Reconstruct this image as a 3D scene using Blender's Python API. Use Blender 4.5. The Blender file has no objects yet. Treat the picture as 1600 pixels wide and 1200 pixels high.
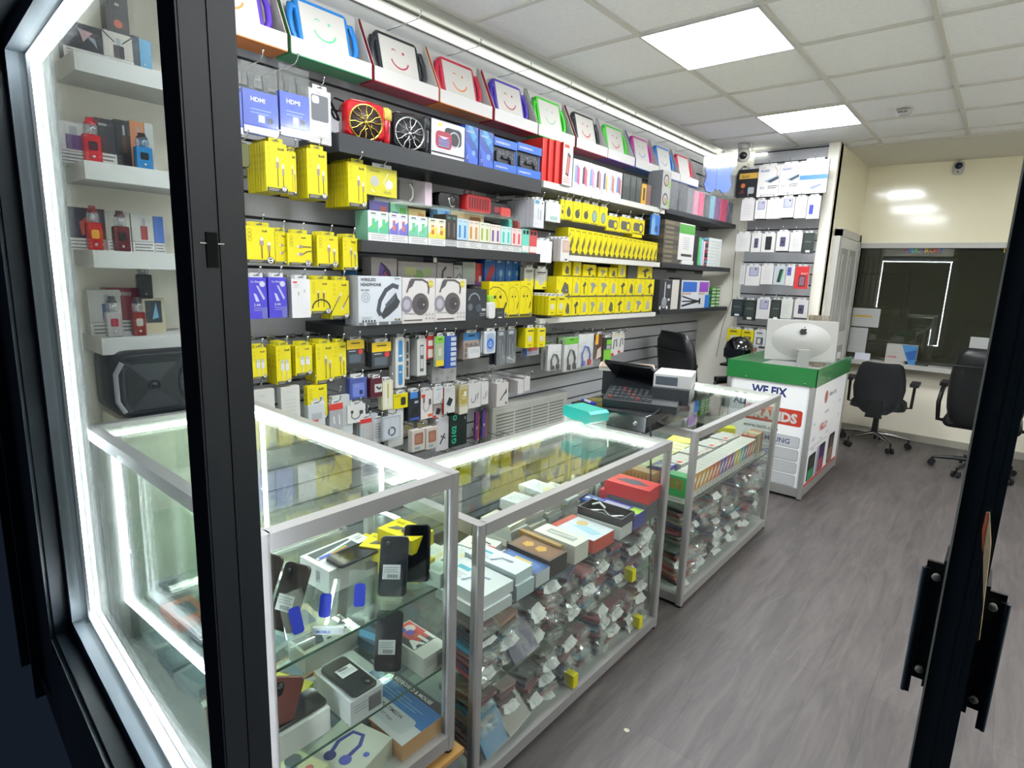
import bpy, math, random
from mathutils import Matrix, Vector
random.seed(7)
S=bpy.context.scene
COL=S.collection
PI=math.pi
# ---------------------------------------------------------------- camera
CZ=1.555; F=904.638
def camrot(y,p,r):
    cy,sy,cp,sp,cr,sr=math.cos(y),math.sin(y),math.cos(p),math.sin(p),math.cos(r),math.sin(r)
    f=Vector((-sy*cp,cy*cp,sp)); rt=Vector((cy,sy,0)); up=rt.cross(f)
    return rt*cr+up*sr, up*cr-rt*sr, f
RT,UP,FW=camrot(.698818352,-.187773443,.0356695889)
cam=bpy.data.objects.new('camera',bpy.data.cameras.new('camera')); COL.objects.link(cam)
cam.data.sensor_width=36; cam.data.lens=F/1600*36; cam.data.clip_start=.02; cam.data.clip_end=60
m=Matrix((RT,UP,-FW)).transposed().to_4x4(); m.translation=Vector((0,0,CZ)); cam.matrix_world=m
S.camera=cam
# ---------------------------------------------------------------- light and exposure
S.view_settings.view_transform='Standard'; S.view_settings.look='None'
S.view_settings.exposure=0.82; S.view_settings.gamma=1; S.view_settings.use_curve_mapping=False
PANEL=22.0; LED=16.0; LEDW=48.0; WLED=2.2
try:
    S.cycles.transparent_max_bounces=40; S.cycles.max_bounces=12; S.cycles.glossy_bounces=8
except Exception: pass
wd=bpy.data.worlds.new('night'); S.world=wd; wd.use_nodes=True
wd.node_tree.nodes['Background'].inputs[0].default_value=(.012,.018,.03,1)
wd.node_tree.nodes['Background'].inputs[1].default_value=.35
# ---------------------------------------------------------------- pixel rays of the photograph -> places in the shop
def ray(px,py): return RT*((px-800)/F)-UP*((py-600)/F)+FW
def onx(px,py,x): d=ray(px,py); t=x/d.x; return Vector((x,d.y*t,CZ+d.z*t))
def ony(px,py,y): d=ray(px,py); t=y/d.y; return Vector((d.x*t,y,CZ+d.z*t))
def onz(px,py,z): d=ray(px,py); t=(z-CZ)/d.z; return Vector((d.x*t,d.y*t,z))
# ---------------------------------------------------------------- materials
MC={}
def lin(h):
    h=h.lstrip('#'); o=[]
    for i in (0,2,4):
        c=int(h[i:i+2],16)/255; o.append(c/12.92 if c<=.04045 else ((c+.055)/1.055)**2.4)
    return (*o,1)
KEEP={'#f4eed2','#f0ead6','#ece8da','#e6e2cc','#d6d3c6','#dcdcd8','#cfcdc5','#f0f0f3','#e2e2e5','#eeeff2','#dadad7'}   # paints of the room itself keep their full tone
def M(h,rough=.5,metal=0,coat=0):
    k=(h,rough,metal,coat)
    if k in MC: return MC[k]
    m=bpy.data.materials.new('paint_'+h.lstrip('#')); m.use_nodes=True; b=m.node_tree.nodes['Principled BSDF']
    c_=lin(h); k_=1 if h in KEEP or max(c_[:3])<=.5 else .74 if c_[2]<.1 else .62; b.inputs['Base Color'].default_value=(c_[0]*k_,c_[1]*k_,c_[2]*k_,1); b.inputs['Roughness'].default_value=rough; b.inputs['Metallic'].default_value=metal
    if coat: b.inputs['Coat Weight'].default_value=coat; b.inputs['Coat Roughness'].default_value=.08
    MC[k]=m; return m
def EM(h,s):
    k=('em',h,s)
    if k in MC: return MC[k]
    m=bpy.data.materials.new('light'); m.use_nodes=True; nt=m.node_tree; nt.nodes.clear()
    e=nt.nodes.new('ShaderNodeEmission'); e.inputs[0].default_value=lin(h); e.inputs[1].default_value=s
    o=nt.nodes.new('ShaderNodeOutputMaterial'); nt.links.new(e.outputs[0],o.inputs[0]); MC[k]=m; return m
def GL(tint='#ffffff',ior=1.5,rough=.0,refl='#ffffff',bump=0,haze=0,hcol='#dfe6e0'):
    k=('gl',tint,ior,rough,refl,bump,haze,hcol)
    if k in MC: return MC[k]
    m=bpy.data.materials.new('clear'); m.use_nodes=True; nt=m.node_tree; nt.nodes.clear()
    t=nt.nodes.new('ShaderNodeBsdfTransparent'); t.inputs[0].default_value=lin(tint)
    g=nt.nodes.new('ShaderNodeBsdfGlossy'); g.inputs['Color'].default_value=lin(refl); g.inputs['Roughness'].default_value=rough
    ge=nt.nodes.new('ShaderNodeNewGeometry'); dt=nt.nodes.new('ShaderNodeVectorMath'); dt.operation='DOT_PRODUCT'
    nt.links.new(ge.outputs['Incoming'],dt.inputs[0]); nt.links.new(ge.outputs['Normal'],dt.inputs[1])
    def mth(op,x,v=None,w=None):
        q=nt.nodes.new('ShaderNodeMath'); q.operation=op; nt.links.new(x,q.inputs[0])
        if v is not None:q.inputs[1].default_value=v
        if w is not None:q.inputs[2].default_value=w
        return q
    r0=((ior-1)/(ior+1))**2
    f=mth('MULTIPLY_ADD',mth('POWER',mth('MULTIPLY_ADD',mth('ABSOLUTE',dt.outputs['Value']).outputs[0],-1,1).outputs[0],5).outputs[0],1-r0,r0)
    if bump:
        n=nt.nodes.new('ShaderNodeTexNoise'); n.inputs['Scale'].default_value=bump; n.inputs['Detail'].default_value=3
        bp=nt.nodes.new('ShaderNodeBump'); bp.inputs['Strength'].default_value=.6; bp.inputs['Distance'].default_value=.008
        tc=nt.nodes.new('ShaderNodeTexCoord'); nt.links.new(tc.outputs['Object'],n.inputs['Vector'])
        nt.links.new(n.outputs[0],bp.inputs['Height']); nt.links.new(bp.outputs[0],g.inputs['Normal']); nt.links.new(bp.outputs[0],dt.inputs[1])
    x=nt.nodes.new('ShaderNodeMixShader'); nt.links.new(f.outputs[0],x.inputs[0]); nt.links.new(t.outputs[0],x.inputs[1]); nt.links.new(g.outputs[0],x.inputs[2])
    last=x
    if haze:
        d=nt.nodes.new('ShaderNodeBsdfDiffuse'); d.inputs[0].default_value=lin(hcol)
        y=nt.nodes.new('ShaderNodeMixShader'); y.inputs[0].default_value=haze; nt.links.new(x.outputs[0],y.inputs[1]); nt.links.new(d.outputs[0],y.inputs[2]); last=y
    o=nt.nodes.new('ShaderNodeOutputMaterial'); nt.links.new(last.outputs[0],o.inputs[0]); MC[k]=m; return m
def noisy(name,h1,h2,scale,rough,stretch=(1,1,1),bump=0,detail=4,rough2=None,lo=.3,hi=.7):
    m=bpy.data.materials.new(name); m.use_nodes=True; nt=m.node_tree; b=nt.nodes['Principled BSDF']
    tc=nt.nodes.new('ShaderNodeTexCoord'); mp=nt.nodes.new('ShaderNodeMapping'); mp.inputs['Scale'].default_value=stretch
    n=nt.nodes.new('ShaderNodeTexNoise'); n.inputs['Scale'].default_value=scale; n.inputs['Detail'].default_value=detail
    r=nt.nodes.new('ShaderNodeValToRGB'); r.color_ramp.elements[0].color=lin(h1); r.color_ramp.elements[1].color=lin(h2)
    r.color_ramp.elements[0].position=lo; r.color_ramp.elements[1].position=hi
    nt.links.new(tc.outputs['Object'],mp.inputs[0]); nt.links.new(mp.outputs[0],n.inputs['Vector']); nt.links.new(n.outputs[0],r.inputs[0])
    nt.links.new(r.outputs[0],b.inputs['Base Color']); b.inputs['Roughness'].default_value=rough
    if bump:
        bp=nt.nodes.new('ShaderNodeBump'); bp.inputs['Strength'].default_value=bump; bp.inputs['Distance'].default_value=.01
        nt.links.new(n.outputs[0],bp.inputs['Height']); nt.links.new(bp.outputs[0],b.inputs['Normal'])
    return m
ALU=M('#a9a8a6',.42,.55); ALUD=M('#8b8b8a',.5,.4); CHR=M('#d8d8d8',.15,1); CHARC=M('#20262d',.45); BLK=M('#0c0d0f',.35); BLKM=M('#15171a',.7)
WHT=M('#e9e8e4',.45); CARD=M('#f2f1ee',.5); YEL='#e0d000'; RUB=M('#101113',.8)
GLASS=GL('#fafdfb',1.5); GLASSG=GL('#f6fbf8',1.5); PLAST=GL('#ffffff',1.45,.06); FILM=GL('#fafafa',1.6,.12,bump=9,haze=.05)
FILM2=GL('#f2f4f6',1.55,.15,bump=25,haze=.42); ACR=GL('#fbfffd',1.5,.02,haze=.05); EDGE=M('#9fc4b2',.2)
# ---------------------------------------------------------------- mesh builder
TXT={}
def glyphs(s,bold=0,font_shear=0):
    k=(s,bold,font_shear)
    if k in TXT: return TXT[k]
    c=bpy.data.curves.new('t','FONT'); c.body=s; c.size=1; c.resolution_u=2; c.offset=bold; c.shear=font_shear
    o=bpy.data.objects.new('t',c); COL.objects.link(o); bpy.context.view_layer.update()
    me=bpy.data.meshes.new_from_object(o.evaluated_get(bpy.context.evaluated_depsgraph_get()))
    vs=[(v.co.x,v.co.y) for v in me.vertices]; fs=[list(p.vertices) for p in me.polygons]
    bpy.data.objects.remove(o); bpy.data.curves.remove(c); bpy.data.meshes.remove(me)
    if vs:
        x0=min(v[0] for v in vs); vs=[(a-x0,b) for a,b in vs]; w=max(v[0] for v in vs)
    else: w=1
    TXT[k]=(vs,fs,w); return TXT[k]
def rr(w,h,r,n=4,cx=0,cy=0):
    r=min(r,w/2-1e-5,h/2-1e-5); o=[]
    for i,(sx,sy) in enumerate(((1,1),(-1,1),(-1,-1),(1,-1))):
        for k in range(n+1):
            a=PI/2*i+PI/2*k/n; o.append((cx+sx*(w/2-r)+r*math.cos(a),cy+sy*(h/2-r)+r*math.sin(a)))
    return o
def circ(cx,cy,r,n=16,r2=None): return [(cx+r*math.cos(2*PI*i/n),cy+(r2 or r)*math.sin(2*PI*i/n)) for i in range(n)]
class MB:
    def __init__(s): s.v=[];s.f=[];s.m=[];s.ms=[];s.sm=[]
    def mi(s,m):
        if isinstance(m,str): m=M(m)
        if m not in s.ms: s.ms.append(m)
        return s.ms.index(m)
    def add(s,vs,fs,m,smooth=False):
        b=len(s.v); k=s.mi(m); s.v+= [tuple(v) for v in vs]
        for f in fs: s.f.append([b+i for i in f]); s.m.append(k); s.sm.append(smooth)
        return s
    def box(s,x0,y0,z0,x1,y1,z1,m):
        if x0>x1:x0,x1=x1,x0
        if y0>y1:y0,y1=y1,y0
        if z0>z1:z0,z1=z1,z0
        return s.add([(x,y,z) for z in (z0,z1) for y in (y0,y1) for x in (x0,x1)],[(0,2,3,1),(4,5,7,6),(0,1,5,4),(2,6,7,3),(0,4,6,2),(1,3,7,5)],m)
    def prism(s,pts,ax,a0,a1,m,scale=1,smooth=False):
        # pts outline in the plane across axis ax; scale shrinks the far end
        n=len(pts); cx=sum(p[0] for p in pts)/n; cy=sum(p[1] for p in pts)/n
        def P(p,a,k):
            u=cx+(p[0]-cx)*k; w=cy+(p[1]-cy)*k
            return (a,u,w) if ax=='x' else (u,a,w) if ax=='y' else (u,w,a)
        vs=[P(p,a0,1) for p in pts]+[P(p,a1,scale) for p in pts]
        s.add(vs,[(i,(i+1)%n,n+(i+1)%n,n+i) for i in range(n)],m,smooth)
        s.add(vs,[list(range(n))[::-1],list(range(n,2*n))],m); return s
    def rbox(s,w,h,d,r,m,cx=0,cz=0,cy=0,b=.004):
        # rounded slab facing -y with softened front and back rims
        h2=d/2
        rings=[(-h2,-b),(-h2+b,0),(h2-b,0),(h2,-b)]
        n=None; vs=[]
        for y,o in rings:
            p=rr(w+2*o,h+2*o,max(r+o,.0005),5,cx,cz); n=len(p); vs+=[(a,cy+y,c) for a,c in p]
        fs=[]
        for k in range(3):
            for i in range(n): fs.append((k*n+i,k*n+(i+1)%n,(k+1)*n+(i+1)%n,(k+1)*n+i))
        s.add(vs,fs,m,True); s.add(vs,[list(range(n)),list(range(3*n,4*n))[::-1]],m); return s
    def tube(s,pts,r,m,n=8,rs=None,smooth=True):
        pts=[Vector(p) for p in pts]; vs=[];fs=[]
        prev=None
        for i,p in enumerate(pts):
            d=(pts[min(i+1,len(pts)-1)]-pts[max(i-1,0)]).normalized()
            if prev is None:
                a=Vector((0,0,1)) if abs(d.z)<.9 else Vector((1,0,0)); u=d.cross(a).normalized()
            else: u=(prev-d*prev.dot(d)).normalized()
            prev=u; w=d.cross(u); q=rs[i] if rs else r
            vs+=[p+(u*math.cos(2*PI*k/n)+w*math.sin(2*PI*k/n))*q for k in range(n)]
        for i in range(len(pts)-1):
            for k in range(n): fs.append((i*n+k,i*n+(k+1)%n,(i+1)*n+(k+1)%n,(i+1)*n+k))
        s.add(vs,fs,m,smooth); s.add(vs,[list(range(n))[::-1],list(range((len(pts)-1)*n,len(pts)*n))],m); return s
    def lathe(s,prof,m,n=20,c=(0,0,0),ax='z',smooth=True):
        vs=[];fs=[]
        for r,z in prof:
            for k in range(n):
                a=2*PI*k/n; u,w=r*math.cos(a),r*math.sin(a)
                vs.append((c[0]+u,c[1]+w,c[2]+z) if ax=='z' else (c[0]+u,c[1]+z,c[2]+w) if ax=='y' else (c[0]+z,c[1]+u,c[2]+w))
        for i in range(len(prof)-1):
            for k in range(n): fs.append((i*n+k,i*n+(k+1)%n,(i+1)*n+(k+1)%n,(i+1)*n+k))
        return s.add(vs,fs,m,smooth)
    def build(s,name,parent=None):
        me=bpy.data.meshes.new(name); me.from_pydata(s.v,[],s.f)
        for k in s.ms: me.materials.append(k)
        me.polygons.foreach_set('material_index',s.m); me.polygons.foreach_set('use_smooth',s.sm); me.update()
        o=bpy.data.objects.new(name,me); COL.objects.link(o)
        if parent: o.parent=parent
        return o
class Art:
    """flat printing on one face: origin o, right u, up v (w by h metres)"""
    def __init__(s,mb,o,u,v,w,h): s.mb=mb;s.o=Vector(o);s.u=Vector(u);s.v=Vector(v);s.n=s.u.cross(s.v);s.w=w;s.h=h;s.k=0
    def P(s,a,b): return s.o+s.u*(a*s.w)+s.v*(b*s.h)+s.n*(.0005+.00012*s.k)
    def poly(s,pts,m): s.k+=1; s.mb.add([s.P(*p) for p in pts],[list(range(len(pts)))],m); return s
    def rect(s,a,b,c,d,m): return s.poly([(a,b),(c,b),(c,d),(a,d)],m)
    def rrect(s,a,b,c,d,r,m):
        k=s.w/s.h; p=rr(c-a,(d-b)/k,r,3,(a+c)/2,0); return s.poly([(x,y*k+(b+d)/2) for x,y in p],m)
    def disc(s,a,b,r,m,n=14,e=1): k=s.w/s.h; return s.poly([(a+r*math.cos(2*PI*i/n),b+r*k*e*math.sin(2*PI*i/n)) for i in range(n)],m)
    def ring(s,a,b,r,t,m,n=14,a0=0,a1=2*PI,e=1):
        s.k+=1; k=s.w/s.h; vs=[]
        for i in range(n+1):
            q=a0+(a1-a0)*i/n
            for R in (r,r-t): vs.append(s.P(a+R*math.cos(q),b+R*k*e*math.sin(q)))
        s.mb.add(vs,[(2*i,2*i+2,2*i+3,2*i+1) for i in range(n)],m); return s
    def line(s,pts,t,m):
        s.k+=1; q=[Vector((a*s.w,b*s.h)) for a,b in pts]; t=t*s.w; vs=[]
        for i,p in enumerate(q):
            d=(q[min(i+1,len(q)-1)]-q[max(i-1,0)]); d=d.normalized() if d.length else Vector((1,0)); n=Vector((-d.y,d.x))*t/2
            for e in (p+n,p-n): vs.append(s.P(e.x/s.w,e.y/s.h))
        s.mb.add(vs,[(2*i,2*i+1,2*i+3,2*i+2) for i in range(len(q)-1)],m); return s
    def text(s,t,a,b,size,m,maxw=None,center=False,bold=0,shear=0,rot=0):
        vs,fs,w=glyphs(t,bold,shear); s.k+=1; sc=size*s.h
        if maxw and w*sc>maxw*s.w: sx=maxw*s.w/w
        else: sx=sc
        off=-w*sx/2 if center else 0
        c,sn=math.cos(rot),math.sin(rot); out=[]
        for x,y in vs:
            X,Y=x*sx+off,y*sc; X,Y=X*c-Y*sn,X*sn+Y*c; out.append(s.P(a+X/s.w,b+Y/s.h))
        s.mb.add(out,fs,m); return s
    def lines(s,a,b,c,n,dy,m,t=.35):
        for i in range(n): s.rect(a,b-i*dy,c-(.12*(c-a) if i%2 else 0),b-i*dy+dy*t,m)
        return s
def front(mb,w,h,d=0,y=None): return Art(mb,(-w/2,-d/2 if y is None else y,0),(1,0,0),(0,0,1),w,h)
def topart(mb,w,d,z): return Art(mb,(-w/2,-d/2,z),(1,0,0),(0,1,0),w,d)
# ---------------------------------------------------------------- objects
def tag(o,label=None,cat=None,group=None,kind=None):
    if label and len(label.split())>16: label=' '.join(w for w in label.split() if w not in('the','a','an','of') )
    if label and len(label.split())>16: label=' '.join(label.split()[:16])
    if label:o['label']=label
    if cat:o['category']=cat
    if group:o['group']=group
    if kind:o['kind']=kind
    return o
def thing(name,label,cat,loc=(0,0,0),rz=0,group=None):
    o=bpy.data.objects.new(name,None); COL.objects.link(o); o.empty_display_size=.05
    o.location=loc; o.rotation_euler=(0,0,rz); return tag(o,label,cat,group)
def solo(name,mb,label,cat,loc=(0,0,0),rz=0,group=None):
    o=mb.build(name); o.location=loc; o.rotation_euler=(0,0,rz); return tag(o,label,cat,group)
def struct(name,mb,parent=None):
    o=mb.build(name,parent)
    if not parent:o['kind']='structure'
    return o
def dup(o,loc=None,label=None,group=None,parent=None,rot=None,scale=None):
    c=o.copy(); COL.objects.link(c)
    if parent: c.parent=parent
    if loc is not None:c.location=loc
    if rot is not None:c.rotation_euler=rot
    if scale is not None:c.scale=scale
    if label: tag(c,label)
    if group:c['group']=group
    for ch in list(o.children): dup(ch,parent=c)
    return c
ORD=['first','second','third','fourth','fifth','sixth','seventh','eighth','ninth','tenth','eleventh','twelfth','thirteenth','fourteenth','fifteenth','sixteenth','seventeenth','eighteenth','nineteenth','twentieth']
WX=-2.42   # face of the slatwall
# ================================================================ SETTING
CEIL=2.767; YB=7.15; YR=5.83; RX=1.75
# floor: grey wood planks running into the shop
fm=bpy.data.materials.new('grey_planks'); fm.use_nodes=True; nt=fm.node_tree; b=nt.nodes['Principled BSDF']
tc=nt.nodes.new('ShaderNodeTexCoord'); mp=nt.nodes.new('ShaderNodeMapping'); mp.inputs['Rotation'].default_value=(0,0,PI/2)
br=nt.nodes.new('ShaderNodeTexBrick'); br.inputs['Color1'].default_value=(.30,.30,.30,1); br.inputs['Color2'].default_value=(.75,.75,.75,1); br.inputs['Mortar'].default_value=(.12,.12,.12,1)
br.inputs['Scale'].default_value=1; br.inputs['Mortar Size'].default_value=.0022; br.inputs['Brick Width'].default_value=1.22; br.inputs['Row Height'].default_value=.185; br.offset=.37
nt.links.new(tc.outputs['Object'],mp.inputs[0]); nt.links.new(mp.outputs[0],br.inputs['Vector'])
mp2=nt.nodes.new('ShaderNodeMapping'); mp2.inputs['Scale'].default_value=(9,1.1,1); nt.links.new(tc.outputs['Object'],mp2.inputs[0])
n1=nt.nodes.new('ShaderNodeTexNoise'); n1.inputs['Scale'].default_value=2.2; n1.inputs['Detail'].default_value=9; n1.inputs['Roughness'].default_value=.65; n1.inputs['Distortion'].default_value=.9
nt.links.new(mp2.outputs[0],n1.inputs['Vector'])
mx=nt.nodes.new('ShaderNodeMath'); mx.operation='MULTIPLY_ADD'; mx.inputs[1].default_value=.22; nt.links.new(br.outputs['Color'],mx.inputs[0]); nt.links.new(n1.outputs[0],mx.inputs[2])
cr=nt.nodes.new('ShaderNodeValToRGB'); cr.color_ramp.elements[0].position=.38; cr.color_ramp.elements[1].position=.85
cr.color_ramp.elements[0].color=lin('#3f3b3b'); cr.color_ramp.elements[1].color=lin('#625c5a'); nt.links.new(mx.outputs[0],cr.inputs[0]); nt.links.new(cr.outputs[0],b.inputs['Base Color']); b.inputs['Roughness'].default_value=.48
struct('floor',MB().box(-2.6,.36,-.05,RX+.1,YB+.1,0,fm))
# ceiling: plain boards with a T-bar grid below them
tile=noisy('ceiling_board','#ebebea','#f2f2f1',60,.9)
c=MB().box(-2.6,.3,CEIL+.012,RX+.1,YB+.1,CEIL+.1,tile); struct('ceiling',c)
bar=M('#cfcdc5',.6); g=MB()
XS=[-2.23+.5975*k for k in range(7)]; YS=[2.848+.598*(k-4) for k in range(10)]
for x in XS: g.box(x-.013,.36,CEIL,x+.013,6.08,CEIL+.014,bar)
for y in YS+[6.08]: g.box(-2.45,y-.012,CEIL+.001,RX,y+.012,CEIL+.015,bar)
struct('trim_1',g)
struct('trim_2',MB().box(-2.45,6.1,CEIL-.003,RX,YB,CEIL+.012,M('#d6d3c6',.8)))
# slatwall: boards with dark grooves every 100 mm
def slat(name,n_off,a0,a1,z1,horizontal_x=None,y=None):
    mb=MB(); bd=M('#a8a9ad',.42); gr=M('#1c1e20',.6)
    z=.045; zs=[]
    while z<z1: zs.append(z); z+=.1
    prev=0
    for q in zs+[z1]:
        lo=prev+(.007 if prev else 0); hi=q-(.005 if q<z1 else 0)
        if hi>lo:
            if y is None: mb.box(n_off-.016,a0,lo,n_off,a1,hi,bd)
            else: mb.box(a0,y,lo,a1,y+.016,hi,bd)
        prev=q
    if y is None: mb.box(n_off-.03,a0,0,n_off-.014,a1,z1,gr)
    else: mb.box(a0,y+.014,0,a1,y+.03,z1,gr)
    return struct(name,mb)
slat('wall_left',WX,.98,5.0,CEIL-.0)
slat('wall_left_rear',WX,5.004,5.83,CEIL)
cream=M('#e6e2cc',.35); creamg=M('#f4eed2',.12,0,.6); off=M('#ece8da',.5)
struct('wall_left_front',MB().box(-2.55,.40,0,WX-.008,.98,CEIL,off))
struct('wall_left_outer',MB().box(-2.6,.98,0,WX-.03,5.83,CEIL,off))
# return wall with its own slatwall panel, cream strips at both sides
struct('wall_return',MB().box(-2.45,YR+.032,0,-1.30,YR+.12,CEIL,off).box(WX,YR,0,-2.02,YR+.032,CEIL,off).box(-1.385,YR-.02,0,-1.30,YR+.12,CEIL-.001,off))
slat('wall_return_panel',0,-2.02,-1.385,CEIL-.0,y=YR)
struct('wall_recess',MB().box(-1.42,YR+.12,0,-1.30,YB,CEIL,creamg))
# back wall round the counter window
WZ0,WZ1,WXa,WXb=.80,1.95,-1.27,.55
bk=MB().box(-1.42,YB,0,RX+.1,YB+.1,WZ0,M('#f0ead6',.45)).box(-1.42,YB,WZ1,RX+.1,YB+.1,CEIL,creamg).box(-1.42,YB,WZ0,WXa,YB+.1,WZ1,creamg).box(WXb,YB,WZ0,RX+.1,YB+.1,WZ1,creamg)
struct('wall_back',bk)
struct('wall_right',MB().box(RX,.36,0,RX+.1,YB,CEIL,off))
w=MB().box(WXa-.02,YB-.015,WZ1,WXb+.04,YB+.11,WZ1+.05,WHT).box(WXa-.045,YB-.015,WZ0,WXa,YB+.11,WZ1+.05,WHT).box(WXb,YB-.015,WZ0,WXb+.045,YB+.11,WZ1+.05,WHT)
wo=struct('window_1',w)
MB().box(WXa,YB+.04,WZ0,WXb,YB+.048,WZ1,GL('#c9cfc8',1.6,haze=.09,hcol='#8f9078')).build('pane',wo)  # olive haze in the pane: glass dirt plus painted reflection brightening the office
struct('trim_3',MB().box(-1.31,YB-.20,WZ0-.045,WXb+.35,YB+.35,WZ0,M('#d8d6ce',.4)))
struct('baseboard_back',MB().box(-1.30,YB-.012,0,RX,YB,.07,M('#c9c5b4',.5)))
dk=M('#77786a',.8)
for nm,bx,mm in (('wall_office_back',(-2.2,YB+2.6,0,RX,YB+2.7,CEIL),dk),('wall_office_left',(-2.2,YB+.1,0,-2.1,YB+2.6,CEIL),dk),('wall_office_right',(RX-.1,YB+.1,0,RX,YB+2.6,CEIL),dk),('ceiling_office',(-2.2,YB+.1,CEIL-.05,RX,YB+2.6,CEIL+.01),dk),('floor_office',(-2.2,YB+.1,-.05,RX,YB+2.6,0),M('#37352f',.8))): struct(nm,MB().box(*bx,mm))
# white panelled door in the recess
d=MB().box(-1.302,6.12,0,-1.262,6.92,2.0,M('#dcdcd8',.35)); do=struct('door_1',d)
fr=MB()
for a,bb,z0,z1 in ((6.04,6.12,0,2.06),(6.92,7.0,0,2.06),(6.04,7.0,2.0,2.07)): fr.box(-1.3,a,z0,-1.25,bb,z1,WHT)
fr.build('door_frame',do)
mo=MB()
for a,bb in ((6.2,6.48),(6.56,6.84)):
    for z0,z1 in ((.15,.95),(1.1,1.9)):
        mo.box(-1.262,a,z0,-1.255,bb,z1,M('#cfcfca',.35)); mo.box(-1.256,a+.05,z0+.06,-1.249,bb-.05,z1-.06,M('#e2e2de',.35))
mo.build('door_panel',do)
MB().box(-1.262,6.14,.95,-1.24,6.18,1.12,CHR).tube([(-1.24,6.16,1.06),(-1.21,6.16,1.06),(-1.21,6.25,1.06)],.008,CHR).build('door_handle',do)
# shop front: window with led tape, dark frames, mullion
WY=.415; WL,WR=-2.055,-.915; ZB,ZT=.457,2.072
SKEW=[]   # the shop window stands about three degrees off the side wall's square
fr=MB()
fr.box(WL-.005,WY-.035,ZB-.05,WL-.045,WY+.01,ZT+.05,M('#5d646b',.5)).box(WL-.045,WY-.035,ZT+.005,WR,WY+.01,ZT+.045,M('#5d646b',.5)).box(WL-.045,WY-.035,ZB-.05,WR,WY+.01,ZB-.01,M('#5d646b',.5))
fd=M('#2b3540',.4)
fr.box(WL-.045,WY-.075,ZB-.16,WL-.16,WY+.01,ZT+.6,fd).box(WL-.16,WY-.075,ZT+.045,WR,WY+.01,ZT+.2,fd).box(WL-.16,WY-.075,ZB-.12,WR,WY+.01,ZB-.05,fd)
fr.box(WL-.06,WY-.085,ZB-.12,WL-.07,WY-.075,ZT+.1,M('#55626c',.3)).box(WL-.07,WY-.085,ZB-.075,WR,WY-.075,ZB-.07,M('#8a9298',.3))
win=struct('window_2',fr); SKEW.append(win)
SKEW.append(MB().box(WL-.02,WY-.022,ZB-.02,WR+.01,WY-.014,ZT+.02,GLASS).build('pane',win))
SKEW.append(struct('wall_front',MB().box(-3.2,WY-.07,-.1,WL-.16,WY+.02,3,M('#10161d',.35)).box(WL-.16,WY-.07,-.1,WR,WY+.02,ZB-.12,M('#0d1219',.3)).box(WL-.16,WY-.07,ZT+.2,RX,WY+.02,3,M('#11161c',.5)).box(-2.9,WY-.11,-.1,-2.86,WY-.07,3,M('#343d44',.35)).box(-2.62,WY-.10,-.1,-2.60,WY-.07,3,M('#3c444a',.3))))
SKEW.append(struct('wall_front_reveal',MB().box(WL-.01,WY+.012,ZB-.2,WL-.001,WY+.062,ZT+.3,M('#6e716c',.5)).box(-2.55,WY+.012,0,WL-.01,WY+.05,CEIL,off).box(WL-.001,WY+.012,ZT+.1,-.9,WY+.03,CEIL,off)))
led=MB(); e=EM('#eef6ff',LEDW); q=.005
led.box(WL,WY+.012,ZB,WL+2*q,WY+.022,ZT,e).box(WL,WY+.012,ZT-2*q,WR,WY+.022,ZT,e).box(WL,WY+.012,ZB,WR,WY+.022,ZB+2*q,e).box(WR-.030,WY+.022,ZB,WR-.018,WY+.032,ZT,e)
L=thing('led_window_light','white glowing light strip round the inside of the front window','light strip',(0,0,0))
SKEW.append(led.build('light_tube',L))
CHN=M('#77797a',.5); ch_=MB().box(WL-.004,WY+.004,ZB-.012,WL+.014,WY+.012,ZT+.012,CHN).box(WL,WY+.004,ZT,WR,WY+.012,ZT+.012,CHN).box(WL,WY+.004,ZB-.012,WR,WY+.012,ZB,CHN); SKEW.append(ch_.build('channel',L))
for o in SKEW:
    for v in o.data.vertices: v.co.y+=-.063+(-.9-v.co.x)*.052
# mullion with the strike slot of the lock
mu=MB().box(-.897,.325,-.02,-.842,.40,3,M('#1a2028',.45)).box(-.925,.335,-.02,-.897,.42,3,M('#030405',.6)).box(-.842,.328,-.02,-.8405,.361,3,M('#1c222a',.45)).box(-.842,.3632,-.02,-.840,.40,3,M('#191f27',.45))
mu=struct('trim_4',mu)
p0=onx(330,363,-.8395); p1=onx(330,418,-.8395)
MB().box(-.841,p0.y-.0075,p1.z,-.8385,p0.y+.0075,p0.z,M('#000000',.9)).build('strike_slot',mu)
MB().box(-.8395,p0.y-.016,(p0.z+p1.z)/2+.008,-.838,p0.y-.0076,(p0.z+p1.z)/2+.0095,CHR).box(-.8395,p0.y+.0076,(p0.z+p1.z)/2+.008,-.838,p0.y+.016,(p0.z+p1.z)/2+.0095,CHR).build('latch_screw',mu)
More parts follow.
